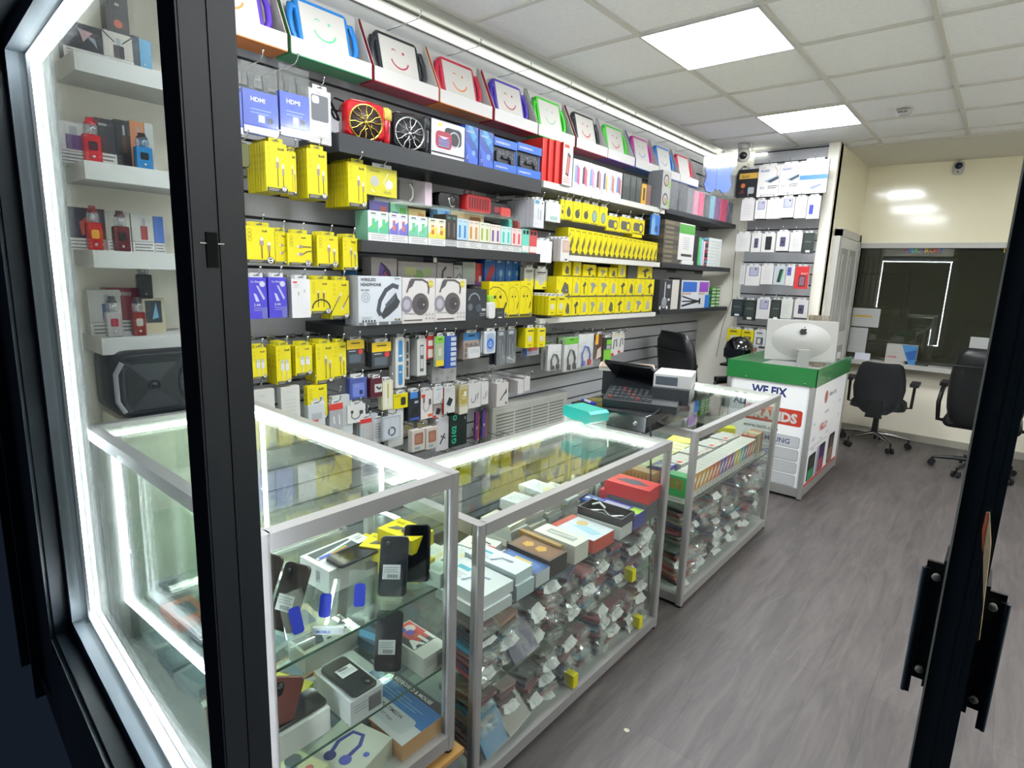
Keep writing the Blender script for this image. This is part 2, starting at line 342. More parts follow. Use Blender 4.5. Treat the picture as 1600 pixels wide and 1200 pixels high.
# glass door standing open, seen on its edge
dl=MB().box(-.010,1.0,.06,.035,1.10,2.6,M('#1e2931',.4)).box(-.010,1.72,.06,.035,1.8,2.6,M('#1e2931',.4)).box(-.010,1.1,.06,.035,1.72,.2,M('#1e2931',.4)).box(-.010,1.1,2.5,.035,1.72,2.6,M('#1e2931',.4))
dl.box(.012,.9995,.06,.0135,1.0002,2.6,M('#0a0d10',.6)).box(.024,.9995,.06,.0248,1.0002,2.6,M('#323d45',.4)); dr=struct('door_2',dl)
MB().box(-.0125,.996,.06,-.010,1.0,2.6,M('#b7bab4',.3)).build('edge_seal',dr)
MB().box(.008,1.1,.2,.016,1.72,2.5,GLASS).build('pane',dr)
for s in (-1,1):
    x=-.010 if s<0 else .035; h=MB(); z0,z1=(.93,1.16) if s<0 else (.915,1.14)
    h.box(x,1.03,z0+.02,x+s*.006,1.10,z1,BLK)
    h.box(x+s*.0,1.04,z0+.025,x+s*.026,1.046,z1-.01,BLK)
    h.tube([(x+s*.028,1.035,z0-.0),(x+s*.028,1.035,z1-.02)],.0035,M('#31404a',.3))
    h.box(x+s*.020,1.034,z0,x+s*.028,1.042,z1-.02,M('#101418',.35)); h.build('door_handle',dr)
    b=MB()
    for z in (z0+.045,z1-.03): b.lathe([(.0001,0),(.006,0),(.005,.007),(.0001,.008)],M('#7e7f78',.35),10,(x+s*.012,1.03,z),'y')
    b.build('screw',dr)
p=[onz(*q,z) for q,z in (((1548,795),0),)]
st=MB(); a=[(1541,800),(1546,800),(1548,850),(1546,870),(1530,1000),(1521,1005),(1518,900)]
pl=[ony(x,y,.993+(1548-x)*.0006) for x,y in a]; c=sum((Vector(v) for v in pl),Vector())/len(pl)
st.add([v for v in pl]+[v+Vector((.0006,.0015,0)) for v in pl],[list(range(7))[::-1],list(range(7,14))]+[(i,(i+1)%7,7+(i+1)%7,7+i) for i in range(7)],M('#e8cda0',.5))
pr=[ony(x,y,.992+(1548-x)*.0006) for x,y in ((1541,801),(1545,801),(1532,880),(1519,912),(1520,885))]
st.add(pr,[list(range(5))[::-1]],M('#d8551c',.5))
for k in range(5): 
    q0=ony(1533-k*1.6,905+k*18,.991+(15+k*1.6)*.0006); st.box(q0.x,q0.y,q0.z-.006,q0.x+.001,q0.y+.0004,q0.z,M('#777060',.6))
o=st.build('notice'); tag(o,'cream and orange notice on the edge of the open glass door','notice')
# panels of light in the ceiling
def panel(x,y,label):
    t=thing('ceiling_light',label,'ceiling light',(x,y,CEIL),0,'square ceiling light panels')
    MB().box(-.288,-.288,-.004,.288,.288,.006,EM('#f6faff',PANEL)).build('diffuser',t)
    f=MB()
    for a in (-1,1): f.box(a*.288,-.297,-.006,a*.297,.297,.008,WHT).box(-.288,a*.288,-.006,.288,a*.297,.008,WHT)
    f.build('frame',t)
panel(-1.335,3.147,'larger looking square light panel, nearer the front window')
panel(-1.335,4.941,'smaller looking square light panel, further into the shop by the smoke alarm')
for x,y,l in ((-1.335,1.353,'square light panel over the first display counter'),(1.055,1.353,'unseen added square light panel over the right side by the entrance'),(1.055,3.147,'unseen added square light panel over the middle of the right side'),(1.055,4.941,'unseen added square light panel over the right side towards the back')): panel(x,y,l)  # right-hand panels are out of view, added for light on the likely spacing
# led strip along the top of the left wall and across the return wall
e=EM('#fbfff2',WLED); L=thing('led_wall_light','long white light strip along the top of the grey slat wall','light strip')
MB().box(WX+.012,1.0,CEIL-.040,WX+.034,5.80,CEIL-.016,e).box(WX,5.79,CEIL-.052,-1.90,5.812,CEIL-.030,e).build('light_tube',L)
MB().box(WX,1.0,CEIL-.012,WX+.05,5.83,CEIL,M('#8c8c88',.6)).box(WX,1.0,CEIL-.045,WX+.010,5.8,CEIL-.012,M('#7c7c7a',.6)).build('channel',L)
struct('trim_5',MB().box(WX+.05,.98,CEIL-.003,-2.243,YR,CEIL+.012,M('#d5d6c8',.18)))
# ---------------------------------------------------------------- display counters
def counter(label,x0,x1,y0,y1,zt,zb,shelves,back=True,leds='bf',xs=None,strength=None):
    cx,cy=(x0+x1)/2,(y0+y1)/2; w,d=x1-x0,y1-y0
    t=thing('display_counter',label,'display counter',(cx,cy,zb),0)
    H=zt-zb; a,b,c,e=-w/2,w/2,-d/2,d/2; p=.032
    for nm,q0,q1 in (('top_frame',H-.036,H),('bottom_frame',.02,.062)):
        f=MB()
        for X in (a,b-p): f.box(X,c+p*.9,q0,X+p,e-p*.9,q1,ALU)
        for Y in (c,e-p): f.box(a+p*.9,Y,q0,b-p*.9,Y+p,q1-.0002,ALU)
        f.build(nm,t)
    for X in (a,b-p):
        for Y in (c,e-p):
            q=MB(); q.prism(rr(p,p,.009,3,X+p/2,Y+p/2),'z',.012,H,ALU); o=q.build('post',t)
            MB().lathe([(.001,0),(.013,0),(.013,.012),(.001,.012)],RUB,12,(X+p/2,Y+p/2,0)).build('foot',o)
    MB().box(a+p-.006,c+p-.006,H-.012,b-p+.006,e-p+.006,H-.006,GLASS).build('glass_top',t)
    for nm,bx in (('glass_panel',(b-.016,c+p,.06,b-.011,e-p,H-.036)),('glass_panel',(a+p,c+.012,.06,b-p,c+.017,H-.036)),('glass_panel',(a+p,e-.017,.06,b-p,e-.012,H-.036)),('glass_panel',(a+.012,c+p,.06,a+.017,.02,H-.036)),('glass_panel',(a+.020,-.02,.06,a+.025,e-p,H-.036))):
        MB().box(*bx,GLASS).build(nm,t)
    MB().box(a+.02,c+.02,.045,b-.02,e-.02,.06,M('#c9ccc6',.4)).build('base_board',t)
    for z in shelves:
        s=MB().box(a+.03,c+.02,z-zb-.006,b-.04,e-.02,z-zb,GLASSG).box(b-.0415,c+.02,z-zb-.006,b-.04,e-.02,z-zb,M('#3f5a4c',.2)); s.build('glass_shelf',t)
    S_=EM('#f4fff6',strength or LED)
    z0,z1=H-.040,H-.028; k=MB()
    if 'b' in leds: k.box(a+p,c+p,z0,a+p+.011,e-p,z1,S_)
    if 'f' in leds: k.box(a+p,e-p-.011,z0,b-p,e-p,z1,S_)
    if 'v' in leds: k.box(a+p+.001,e-p-.009,.1,a+p+.008,e-p-.002,z0,S_)
    k.build('light_strip',t); return t
CT=.88
counter('tall glass display counter with phones, nearest the front window',-2.10,-1.0,.465,1.0,1.055,.235,[.733,.483],leds='bfv')
counter('middle glass display counter full of boxes and bagged phone cases',-1.535,-1.0,1.075,2.275,CT,.0,[.548,.312])
counter('far glass display counter with a row of colourful vape boxes',-1.60,-.985,2.49,3.77,CT,.0,[.50,.275])
# wooden plinth of the first counter
pl=MB().box(-2.1,.47,0,-.992,1.01,.222,M('#6f7478',.5)).box(-2.11,.465,.222,-.985,1.02,.235,M('#b58a4e',.5)); tag(pl.build('plinth'),'grey boxed plinth with a raw wood edge under the first counter','plinth')
# ================================================================ GOODS: printed packages
K='#16171a'; W_='#f4f4f1'; GR='#8d9094'
def plugs(A,style,dark=True):
    pc='#8a7a6c' if dark else '#f0efe4'; hd='#e8e4da' if dark else '#bfc3c8'; cb='#4a3a26' if dark else '#e9ead8'
    if style=='v':
        for u,t in ((.55,.62),(.80,.50)):
            A.line([(u,.12),(u,t-.12)],.035,cb); A.rect(u-.055*(1.3 if u<.6 else .9),t-.13,u+.055*(1.3 if u<.6 else .9),t+.0,pc); A.rect(u-.05,t,u+.05,t+.09,hd)
    elif style=='h':
        for v,p in ((.58,[(.98,.60),(.62,.60)]),(.34,[(.98,.47),(.8,.45),(.62,.36)])):
            A.line(p,.04,cb); x,y=p[-1]; A.rect(x-.16,y-.045,x,y+.045,pc); A.rect(x-.24,y-.035,x-.16,y+.035,hd)
    elif style=='x':
        A.line([(.02,.2),(.3,.45)],.04,K); A.line([(.3,.45),(.48,.6)],.09,pc); A.line([(.48,.6),(.56,.68)],.08,hd)
        A.line([(.98,.62),(.8,.45)],.04,K); A.line([(.8,.45),(.62,.3)],.09,pc); A.line([(.62,.3),(.55,.23)],.08,hd)
    elif style=='arc':
        A.line([(.5-.42*math.cos(t),.16+.26*math.sin(t)) for t in [i*PI/10 for i in range(11)]],.06,K)
        for u in (.36,.62): A.line([(u,.2),(u,.5)],.03,K); A.rect(u-.04,.46,u+.04,.62,'#5a4d40'); A.rect(u-.035,.62,u+.035,.68,hd)
    elif style=='w':
        for u,t in ((.4,.5),(.72,.5)):
            A.line([(u,.1),(u,t-.1)],.045,'#ece9c9'); A.rrect(u-.12,t-.14,u+.12,t+.04,.03,'#e6e6e2'); A.rect(u-.09,t+.04,u+.09,t+.14,'#9fa2a6')
def cable_pack(w,h,d,style='v'):
    m=MB().box(-w/2,-d/2,0,w/2,d/2,h,YEL); A=front(m,w,h,d)
    A.text('budi',.58,.86,.085,K,maxw=.32,bold=.03)
    for i in range(3): A.ring(.16,.88-.115*i,.07,.018,'#8a8100',10)
    plugs(A,style,style!='w')
    A.rect(.04,0,1,.09,'#2c2b27'); A.lines(.1,.06,.6,2,.03,'#9c9a8a'); A.disc(.83,.085,.12,K); A.ring(.83,.085,.10,.03,W_); A.rect(.76,.07,.90,.1,W_)
    B=Art(m,(-w/2,d/2,0),(0,-1,0),(0,0,1),d,h)
    for i in range(3): B.rect(.3,.7-.14*i,.7,.78-.14*i,'#a39a00')
    return m
def plain(w,h,d,col,side=None):
    m=MB().box(-w/2,-d/2,0,w/2,d/2,h,M(col,.4) if isinstance(col,str) else col)
    if side: Art(m,(-w/2,d/2,0),(0,-1,0),(0,0,1),d,h).rect(0,0,1,1,side); Art(m,(w/2,-d/2,0),(0,1,0),(0,0,1),d,h).rect(0,0,1,1,side)
    return m
def case_pack(w,h,d,var=0,body='#eceae6'):
    m=plain(w,h,d,body,'#d9d8d4'); A=front(m,w,h,d)
    if var==0: A.text('Case',.3,.88,.05,'#8a8a8a',maxw=.4); A.lines(.22,.72,.78,7,.075,'#c9c9c9',.25)
    if var==1: A.rrect(.22,.48,.86,.94,.06,'#6e7090'); A.rrect(.28,.52,.8,.92,.05,'#b9bacb'); A.disc(.66,.84,.07,'#40404e')
    if var==2: A.rrect(.3,.22,.72,.72,.06,'#3d3b58'); A.disc(.5,.45,.1,'#15141f'); A.text('Case',.3,.86,.05,'#8a8a8a',maxw=.4)
    if var==3: A.rrect(.28,.12,.74,.84,.05,'#15171b'); A.text('Case',.3,.89,.05,'#8a8a8a',maxw=.4)
    if var==4: A.poly([(.3,.15),(.62,.15),(.8,.85),(.48,.85)],'#1b2420'); A.poly([(.55,.2),(.66,.2),(.82,.8),(.72,.8)],'#2d8a4d')
    if var==5: A.rrect(.1,.5,.6,.92,.06,'#4d4f8e'); A.disc(.3,.75,.12,'#24265c')
    if var==6: A.rrect(.12,.1,.8,.92,.04,'#e9e7ea'); A.rrect(.18,.2,.5,.62,.03,'#27348f')
    if var==7: A.rrect(.3,.1,.8,.6,.06,'#20202a'); A.rrect(.36,.15,.74,.55,.05,'#7a5a66'); A.text('BUILT',.45,.64,.12,W_,maxw=.5,rot=0)
    return m
def dark_pack(w,h,d,body='#1b2420',lab=True):
    m=plain(w,h,d,body); A=front(m,w,h,d)
    A.rrect(.12,.2,.88,.9,.05,'#2b3330'); A.rect(.2,.55,.8,.6,'#59635e')
    if lab: A.rect(.35,.05,.75,.16,W_)
    return m
BLI=GL('#ffffff',1.45,.10,haze=.04)
HOOKM=M('#b9bbbb',.25,.9)
def hook_mesh(L,tagc=True):
    k=('hook',round(L,2),tagc)
    if k in MC: return MC[k]
    m=MB().tube([(0,0,0),(0,-L+.02,0),(0,-L,.012),(0,-L-.004,.026)],.0024,HOOKM,6).lathe([(.0001,-.004),(.0045,-.003),(.0045,.003),(.0001,.004)],HOOKM,8,(0,-L-.004,.028)).box(-.018,-.004,-.012,.018,.0,.008,HOOKM)
    o=m.build('display_hook'); MC[k]=o.data; bpy.data.objects.remove(o); return MC[k]
def hook(x,y,z,L,rz,label):
    o=bpy.data.objects.new('display_hook',hook_mesh(L)); COL.objects.link(o); o.location=(x,y,z); o.rotation_euler=(0,0,rz)
    tag(o,label,'display hook','metal hooks of the slat walls'); return o
def tab(w,white=True,z=0,d=0):
    return MB().box(-w*.32,-d/2,z,w*.32,-d/2+.0016,z+.016,M('#b9b9b7',.4) if white else '#c9bd00').box(-.012,-d/2-.0004,z+.005,.012,-d/2+.002,z+.009,'#55565a')
def wallpx(l,t,r,b,xf,d,mid=None):
    y0=onx(l,(t+b)/2,xf).y; y1=onx(r,(t+b)/2,xf).y; z1=onx(l,t,xf).z; z0=onx(l,b,xf).z
    return (xf-d/2,(y0+y1)/2,z0),y1-y0,z1-z0
def hang(name,px,maker,label,cat,group=None,xf=-2.15,d=.014,n=1,sp=None,hk=True,tb=True,behind=None,jit=0,white=True):
    group=group or 'the '+label+' and those behind it'
    loc,w,h=wallpx(*px,xf,d); o=maker(w,h,d).build(name); o.location=loc; o.rotation_euler=(0,0,PI/2+jit); tag(o,label,cat,group if n>1 else None)
    if tb: tab(w,white,h,d).build('hang_tab',o)
    sp=sp or d+.004
    for i in range(1,n):
        q=dup(o,Vector(loc)-Vector((sp*i,0,0)),'one behind the '+label,group)
        q.rotation_euler=(0,0,PI/2+random.uniform(-.02,.02))
    if hk: hook(WX+.0,loc[1],loc[2]+h+.010,loc[0]+d/2-WX+.03,PI/2,('hook of the '+label) if len(label.split())<14 else 'hook of the '+' '.join(label.split()[:12]))
    return o
def stand(name,px,maker,label,cat,group=None,xf=-2.13,d=.05,zb=None,rz=PI/2):
    loc,w,h=wallpx(*px,xf,d)
    if zb is not None: h=loc[2]+h-zb; loc=(loc[0],loc[1],zb)
    o=maker(w,h,d).build(name); o.location=loc; o.rotation_euler=(0,0,rz); tag(o,label,cat,group); return o
# ---------------------------------------------------------------- shelves on the slat wall
def shelf(y0,y1,zt,th,label,col,xf=-2.118,lights=False):
    m=MB().box(WX,y0,zt-th,xf,y1,zt,col)
    o=solo('wall_shelf',m,label,'shelf')
    for y in (y0+.12,(y0+y1)/2,y1-.12): MB().box(WX,y-.012,zt-th-.03,WX+.08,y+.012,zt-th-.0005,CHR).build('bracket',o)
    return o
SA,SB_,SC=2.083,1.675,1.312
BSH=M('#202225',.4); WSH=M('#e4e2da',.4)
shelf(1.40,2.715,SA,.072,'upper black wall shelf holding the red and black karaoke speakers',BSH)
shelf(1.50,2.735,SB_,.048,'middle black wall shelf holding the pastel vape boxes',BSH)
shelf(1.405,2.72,SC,.045,'lower black wall shelf holding the wireless headphone boxes',BSH)
shelf(2.738,4.275,2.085,.036,'upper white wall shelf with red boxes and phone boxes',WSH)
shelf(2.99,4.265,1.682,.034,'middle white wall shelf with a row of thin yellow boxes',WSH)
shelf(2.76,4.26,1.297,.031,'lower white wall shelf stacked with yellow mount boxes',WSH)
shelf(4.30,5.80,2.098,.036,'upper black rear shelf under the pouches by the corner',BSH)
shelf(4.30,5.77,1.685,.036,'middle black rear shelf with black boxes piled flat',BSH)
shelf(4.33,5.80,1.312,.036,'lower black rear shelf with the dark speaker boxes',BSH)
ac=MB().box(WX,1.62,1.850,-2.19,2.62,1.856,ACR).box(-2.19,1.62,1.850,-2.188,2.62,1.870,ACR); solo('acrylic_shelf',ac,'clear acrylic shelf under the upper black shelf with small speakers','shelf')
# ---------------------------------------------------------------- boxed tablet cases along the top
def tablet_box(col,side,smile,label,y,w=.365):
    H=.265; D=.115; t=thing('tablet_case_box',label,'tablet case box',(-2.20-D/2,y+w/2,2.345),PI/2,'boxed tablet cases along the top of the wall')
    b=MB(); sd=M(side,.45); inn=M('#dcdad5',.5)
    b.box(-w/2,-D/2,0,w/2,D/2,.004,sd).box(-w/2,D/2-.004,.004,w/2,D/2,H,inn)
    b.box(-w/2,-D/2,.004,w/2,-D/2+.004,.062,inn)
    for s in (-1,1):
        pr=[(-D/2+.004,.004),(D/2-.004,.004),(D/2-.004,H),(D/2-.012,H),(-D/2+.004,.062)]
        b.prism(pr,'x',s*w/2-.003*(s>0),s*w/2+.003*(s<0),inn); b.prism([(a-.000,c) for a,c in pr],'x',s*(w/2+.0001),s*(w/2+.0009),sd)
    b.build('carton',t)
    cs=M(col,.42); cw,ch=w*.66,.205
    c=MB(); c.rbox(cw,ch,.024,.022,cs,0,.143,0)
    for s in (-1,1): pass
    co=c.build('tablet_case',t); co.location=(0,-.016,.004); co.rotation_euler=(-.24,0,0)
    for s in (-1,1):
        hm=MB().tube([(s*(cw/2-.004),-.0,.20),(s*(cw/2+.016),-.004,.205),(s*(cw/2+.027),-.006,.155),(s*(cw/2+.025),-.006,.10),(s*(cw/2+.010),-.002,.065)],.013,cs,8); hm.build('handle',co)
    sc=MB().box(-cw/2+.017,-.0135,.058,cw/2-.017,-.0122,.228,M('#eae7df',.4)); A=Art(sc,(-cw/2+.017,-.0135,.058),(1,0,0),(0,0,1),cw-.034,.17)
    sm=M(smile,.5); A.line([(.5+.24*math.cos(a),.50+.26*math.sin(a)*1.0) for a in [PI*1.08+i*PI*.84/10 for i in range(11)]],.035,sm)
    A.line([(.36+.05*math.cos(a),.66+.06*math.sin(a)) for a in [PI*.1+i*PI*.8/5 for i in range(6)]],.022,sm); A.disc(.62,.68,.032,sm)
    A.lines(.18,.17,.62,1,.03,'#b7b3aa'); sc.build('screen_card',co)
    hk=hook(WX,y+w/2,2.345+H+.02,.30,PI/2,'metal hook over the '+label)
    return t
for (col,side,sm,lab),yy in zip([('#6a3fd0','#d97c1c','#e8a04a','tablet box with a purple case beside the black mullion, orange smile and orange carton'),
 ('#1f8fe8','#3f8f5f','#5fb98a','tablet box with a bright blue case, green smile and green carton'),
 ('#23262b','#a0283a','#c02d4f','tablet box with a black case between the bright blue and the first red one'),
 ('#b5263f','#d9791a','#f08a3c','tablet box with a dark red case, orange smile and orange edged carton'),
 ('#5b3fc4','#9e2a35','#c03a4a','tablet box with a violet blue case and red smile, right of the dark red one'),
 ('#3fb52f','#38a34a','#9fcfb8','tablet box with a bright green case and pale green smile'),
 ('#2a2b2f','#97283a','#c23b45','tablet box with a black case between the two green ones'),
 ('#46b838','#6e3f98','#c13f58','tablet box with a green case and red smile, left of the magenta one'),
 ('#d63fa8','#3f6fc8','#5f9fe0','tablet box with a magenta pink case'),
 ('#2f8be6','#3472d0','#6fa8e0','tablet box with a sky blue case, left of the last red one'),
 ('#b83048','#33509e','#d9d6d2','last tablet box of the row, with a red case, nearest the corner')],[.875,1.256,1.637,2.015,2.402,2.777,3.166,3.54,3.924,4.298,4.672]): tablet_box(col,side,sm,lab,yy)
# ---------------------------------------------------------------- hdmi packs and white case pack
def hdmi(w,h,d):
    m=MB().box(-w/2,-d/2,0,w/2,d/2,h*.62,'#2450c8'); A=front(m,w,h*.62,d)
    A.text('HDMI',.22,.74,.15,W_,maxw=.6,bold=.02); A.lines(.2,.55,.8,2,.08,'#7fa2ff'); A.rect(.42,.28,.6,.45,'#cfe0ff'); A.rect(.68,.3,.84,.42,'#10142a'); A.rect(0,0,1,.16,'#e8ebf5'); A.rect(0,.17,1,.2,'#16309a')
    for u in (-.22,.2): m.box(w*u-.009,-d*.3,h*.64,w*u+.009,d*.1,h*.78,K); m.box(w*u-.012,-d*.3,h*.78,w*u+.012,d*.1,h*.86,'#2a2c30')
    return m
def blister(w,h,d,o): MB().box(-w/2,-d/2-.002,-.004,w/2,-d/2-.0012,h,BLI).box(-w/2,d/2,-.004,w/2,d/2+.001,h,PLAST).build('blister',o)
for px,lab in (((340,92,377,202),'blue HDMI cable pack peeping out beside the black mullion'),((379,93,433,204),'blue HDMI cable pack in a clear blister, nearer the mullion'),((437,98,483,208),'blue HDMI cable pack in a clear blister, next to the boxed phone case')):
    o=hang('cable_pack',px,hdmi,lab,'cable',tb=False,d=.03); l,w,h=wallpx(*px,-2.15,.03); blister(w*1.02,h*1.0,.03,o)
def phonebox(w,h,d):
    m=plain(w,h,d,'#cfcbc9'); A=front(m,w,h,d); A.rrect(.1,.42,.88,.9,.08,'#56585c'); A.rrect(.14,.74,.46,.88,.08,'#b5b6b8'); A.poly([(.1,.12),(.9,.16),(.86,.38),(.4,.42),(.14,.3)],'#eeecea'); A.text('Phone',.35,.93,.035,'#555555'); return m
hang('phone_case_pack',(483,136,517,221),phonebox,'boxed grey phone case beside the HDMI packs','phone case',d=.02)
# ---------------------------------------------------------------- rows of yellow cable packets
YG='yellow packets stacked behind each other on wall hooks'
def yel(px,lab,style='v',n=1,d=.016,sp=.021,xf=-2.15,**k):
    return hang('cable_packet',px,lambda w,h,dd:cable_pack(w,h,dd,style),lab,'cable packet','stack behind the '+lab if n>1 else None,xf,d,n,sp,behind='yellow cable packet in the stack behind the '+lab,white=False,**k)
yel((415,220,448.5,298),'big yellow cable packet of the top row, nearest the mullion',n=7)
yel((449,236,463,305),'yellow cable packet squeezed between the two big top stacks',n=3,xf=-2.17,style='v')
yel((480,231,511,309),'second big yellow cable packet of the top row',n=7)
yel((544,252,573,322),'yellow cable packet at the right end of the top row',n=8,sp=.022)
yel((383,352,429,410),'yellow cable packet at the left of the second row',n=2)
yel((430,362,449,413),'half covered yellow packet with sideways plugs in the second row','h',n=2,xf=-2.165)
yel((449.5,364,487,414),'fully seen yellow packet with sideways plugs, second row','h',n=2)
yel((495.5,367,528.5,416),'yellow cable packet right of the sideways plugs, second row',n=4)
yel((536,371,559,422),'yellow cable packet at the right end of the second row',n=4)
yel((485,437,518,491),'yellow cable packet printed with a looped black cable','arc',n=3)
yel((518,438,545.5,499),'yellow cable packet printed with two crossed plugs','x',n=4)
yel((394,545,417,594),'small yellow plug packet, leftmost of the fourth row','w',n=2)
yel((432,541,455,602),'tall yellow packet with a white cable, fourth row','w',n=4)
yel((462,541,488,588),'short yellow plug packet right of the tall one, fourth row','w',n=3)
yel((494,538,521,601),'yellow cable packet with two dark plugs, fourth row',n=4,sp=.024)
yel((521,536,541,594),'last yellow cable packet of the fourth row',n=2)
def purple(w,h,d):
    m=plain(w,h,d,'#3e35a8'); A=front(m,w,h,d); A.text('For iPhone',.2,.87,.07,W_,maxw=.5); A.disc(.78,.84,.15,'#cfd0e0'); A.poly([(.45,.8),(.56,.8),(.9,.5),(.82,.45)],'#b9bfe0'); A.poly([(.3,.62),(.44,.6),(.6,.42),(.42,.42)],'#c9cdea'); A.text('2.4A',.3,.31,.09,W_,maxw=.42); A.lines(.3,.25,.8,2,.05,'#9f9ae0'); A.rect(.7,0,1,.28,'#5a5ca0'); return m
hang('cable_packet',(387,433,417,499),purple,'purple cable packet nearest the mullion in the third row','cable packet','stack of purple packets nearest the mullion',n=4,sp=.02,d=.015)
hang('cable_packet',(420,433,448,497),purple,'purple cable packet beside the white boxed cable in the third row','cable packet','stack of purple packets beside the white box',n=5,sp=.02,d=.015)
def whitecable(w,h,d):
    m=plain(w,h,d,'#eeecec','#c9c7c7'); A=front(m,w,h,d); A.rect(.08,.9,.3,.94,'#d8252f'); A.lines(.1,.84,.4,2,.05,'#c0c0c0')
    A.line([(.35,.6),(.3,.45),(.35,.3),(.6,.15),(.75,.08)],.03,'#b9b9bb'); A.line([(.68,.68),(.5,.5),(.48,.35),(.7,.2),(.9,.22)],.03,'#b9b9bb'); A.rect(.31,.58,.41,.68,'#c4c4c6'); A.rect(.63,.66,.73,.74,'#c4c4c6'); return m
hang('cable_packet',(456,436,485,497),whitecable,'white boxed cable between the purple and yellow packets','cable packet','white boxed cables on one hook',n=3,sp=.028,d=.024)
# olive pouch
def pouch(w,h,d):
    m=MB(); m.rbox(w,h*.72,d,w*.4,M('#4a4c26',.5),0,h*.64); m.rbox(w*.5,h*.26,d*.8,.004,M('#2a2b20',.5),0,h*.14); return m
hang('earphone_pouch',(374,221,391,276),pouch,'olive green pouch half hidden beside the mullion','pouch',d=.03,tb=False)
# ---------------------------------------------------------------- karaoke speakers
def karaoke(px,body,trim,mic_px,label,miclabel,strap):
    D=.10; loc,w,h=wallpx(*px,-2.13,D); h=loc[2]+h-SA; loc=(loc[0],loc[1],SA+.001)
    t=thing('karaoke_speaker',label,'speaker',loc,PI/2-.30)
    bm=M(body,.22,0,.6); tm=M(trim,.22,.9)
    b=MB().rbox(w,h,D,.028,bm,0,h/2,0,.012); b.build('body',t)
    g=MB(); r=w*.40; cz=h*.44; y=-D/2-.002
    g.lathe([(r*.95,0),(r*1.04,-.003),(r*1.04,.003),(r*.9,.003)],tm,28,(0,y,cz),'y')
    for k in range(6):
        a=k*PI/3+.26; u=Vector((math.cos(a),0,math.sin(a))); v=Vector((-math.sin(a),0,math.cos(a)))
        c=Vector((0,y-.002,cz))
        for s in (-1,1): g.tube([c+u*r*.16,c+u*r*.42+v*s*r*.05,c+u*r*.62+v*s*r*.17,c+u*r*.95+v*s*r*.20],.0026,tm,5)
        a2=a+PI/6; u2=Vector((math.cos(a2),0,math.sin(a2))); g.tube([c+u*r*.42+v*r*.05,c+u2*r*.35],.0022,tm,5)
    g.lathe([(.001,-.007),(r*.13,-.006),(r*.15,0)],tm,12,(0,y,cz),'y')
    MB().lathe([(.001,-.0005),(r*.95,-.0005),(r*.95,.002)],M('#241012' if body!='#15171a' else '#08090a',.5),24,(0,y+.001,cz),'y').build('cone',t)
    g.build('grille',t)
    if strap:
        s=MB(); p=[(-w/2+.01,0,h*.98),(-w/2-.03,.0,h*1.03),(-w/2-.045,0,h*.9),(-w/2-.02,0,h*.6),(-w/2-.012,0,h*.45),(-w/2-.03,0,h*.5),(-w/2-.05,0,h*.75),(-w/2-.06,0,h*.96)]
        for i in range(len(p)-1):
            a,c=p[i],p[i+1]; s.add([(a[0],-.012,a[2]),(a[0],.012,a[2]),(c[0],.012,c[2]),(c[0],-.012,c[2])],[(0,1,2,3)],BLKM); s.add([(a[0]+.003,-.012,a[2]),(a[0]+.003,.012,a[2]),(c[0]+.003,.012,c[2]),(c[0]+.003,-.012,c[2])],[(3,2,1,0)],BLKM)
        s.build('strap',t)
    MB().tube([(-w*.28,0,h-.004),(-w*.25,0,h+.010),(w*.25,0,h+.010),(w*.28,0,h-.004)],.005,bm,8).build('handle',t)
    loc2,w2,h2=wallpx(*mic_px,-2.10,.04); mt=thing('microphone',miclabel,'microphone',(-2.150,loc2[1]+.010,SA),PI/2)
    R=w2/2; hh=loc2[2]+h2-SA; hb=M('#c01a24',.25,.3) if strap else M('#101114',.35)
    MB().lathe([(.001,0),(R*.62,0),(R*.66,hh*.1),(R*.8,hh*.62),(R*.72,hh*.66),(.001,hh*.66)],hb,16).box(-.003,-R*.83,hh*.3,.003,-R*.7,hh*.5,CHR).build('handle',mt)
    MB().lathe([(R*.7,hh*.64),(R*.98,hh*.68),(R*1.0,hh*.82),(R*.9,hh*.94),(R*.5,hh),(.001,hh)],noisy('mesh_gold','#8f7a2c','#d9bd55',400,.35,bump=.4) if strap else M('#1a1b1e',.5),16).build('head',mt)
karaoke((549,152,603,222),'#c4121f','#e0c25a',(603,163,619,228),'red karaoke speaker with a gold wheel shaped grille','red and gold microphone standing by the red speaker',True)
karaoke((621,172,667,238),'#15171a','#d7d9dc',(668,178,679,243),'black karaoke speaker with a silver wheel shaped grille','black microphone standing by the black speaker',False)
def spkbox(w,h,d):
    m=plain(w,h,d,'#e9e6ea','#2c2e33'); A=front(m,w,h,d); A.rrect(.38,.38,.9,.86,.1,'#1c1e22'); A.ring(.68,.56,.17,.03,'#9a9ca0'); A.rrect(.12,.24,.6,.72,.1,'#8e1f33'); A.poly([(.2,.58),(.52,.58),(.36,.5)],'#d9d2e0')
    for i in range(4): A.rect(.2,.3+.06*i,.53,.335+.06*i,'#6f7fd0' if i%2 else '#3fa0c8')
    A.rrect(.18,.86,.32,.92,.02,'#e0d840'); A.rect(0,.09,1,.13,K); A.text('WIRELESS SPEAKER',.2,.16,.035,'#444444',maxw=.6); return m
stand('speaker_box',(674,184,726,252),spkbox,'white box printed with a red and a black speaker','box',zb=SA,d=.12)
def galaxy(w,h,d):
    m=plain(w,h,d,'#1c3f8e'); A=front(m,w,h,d); A.poly([(0,.9),(.4,1),(1,.6),(1,.4)],'#2f7fd0'); A.poly([(0,.6),(1,.15),(1,0),(.3,0)],'#3558b8'); A.poly([(.2,1),(.5,1),(.9,.75),(.6,.6)],'#4fa8e0'); A.disc(.65,.3,.14,'#7fb0f0'); A.text('S',.12,.12,.12,W_); A.text('EARBUDS',.1,.82,.07,W_,maxw=.8); return m
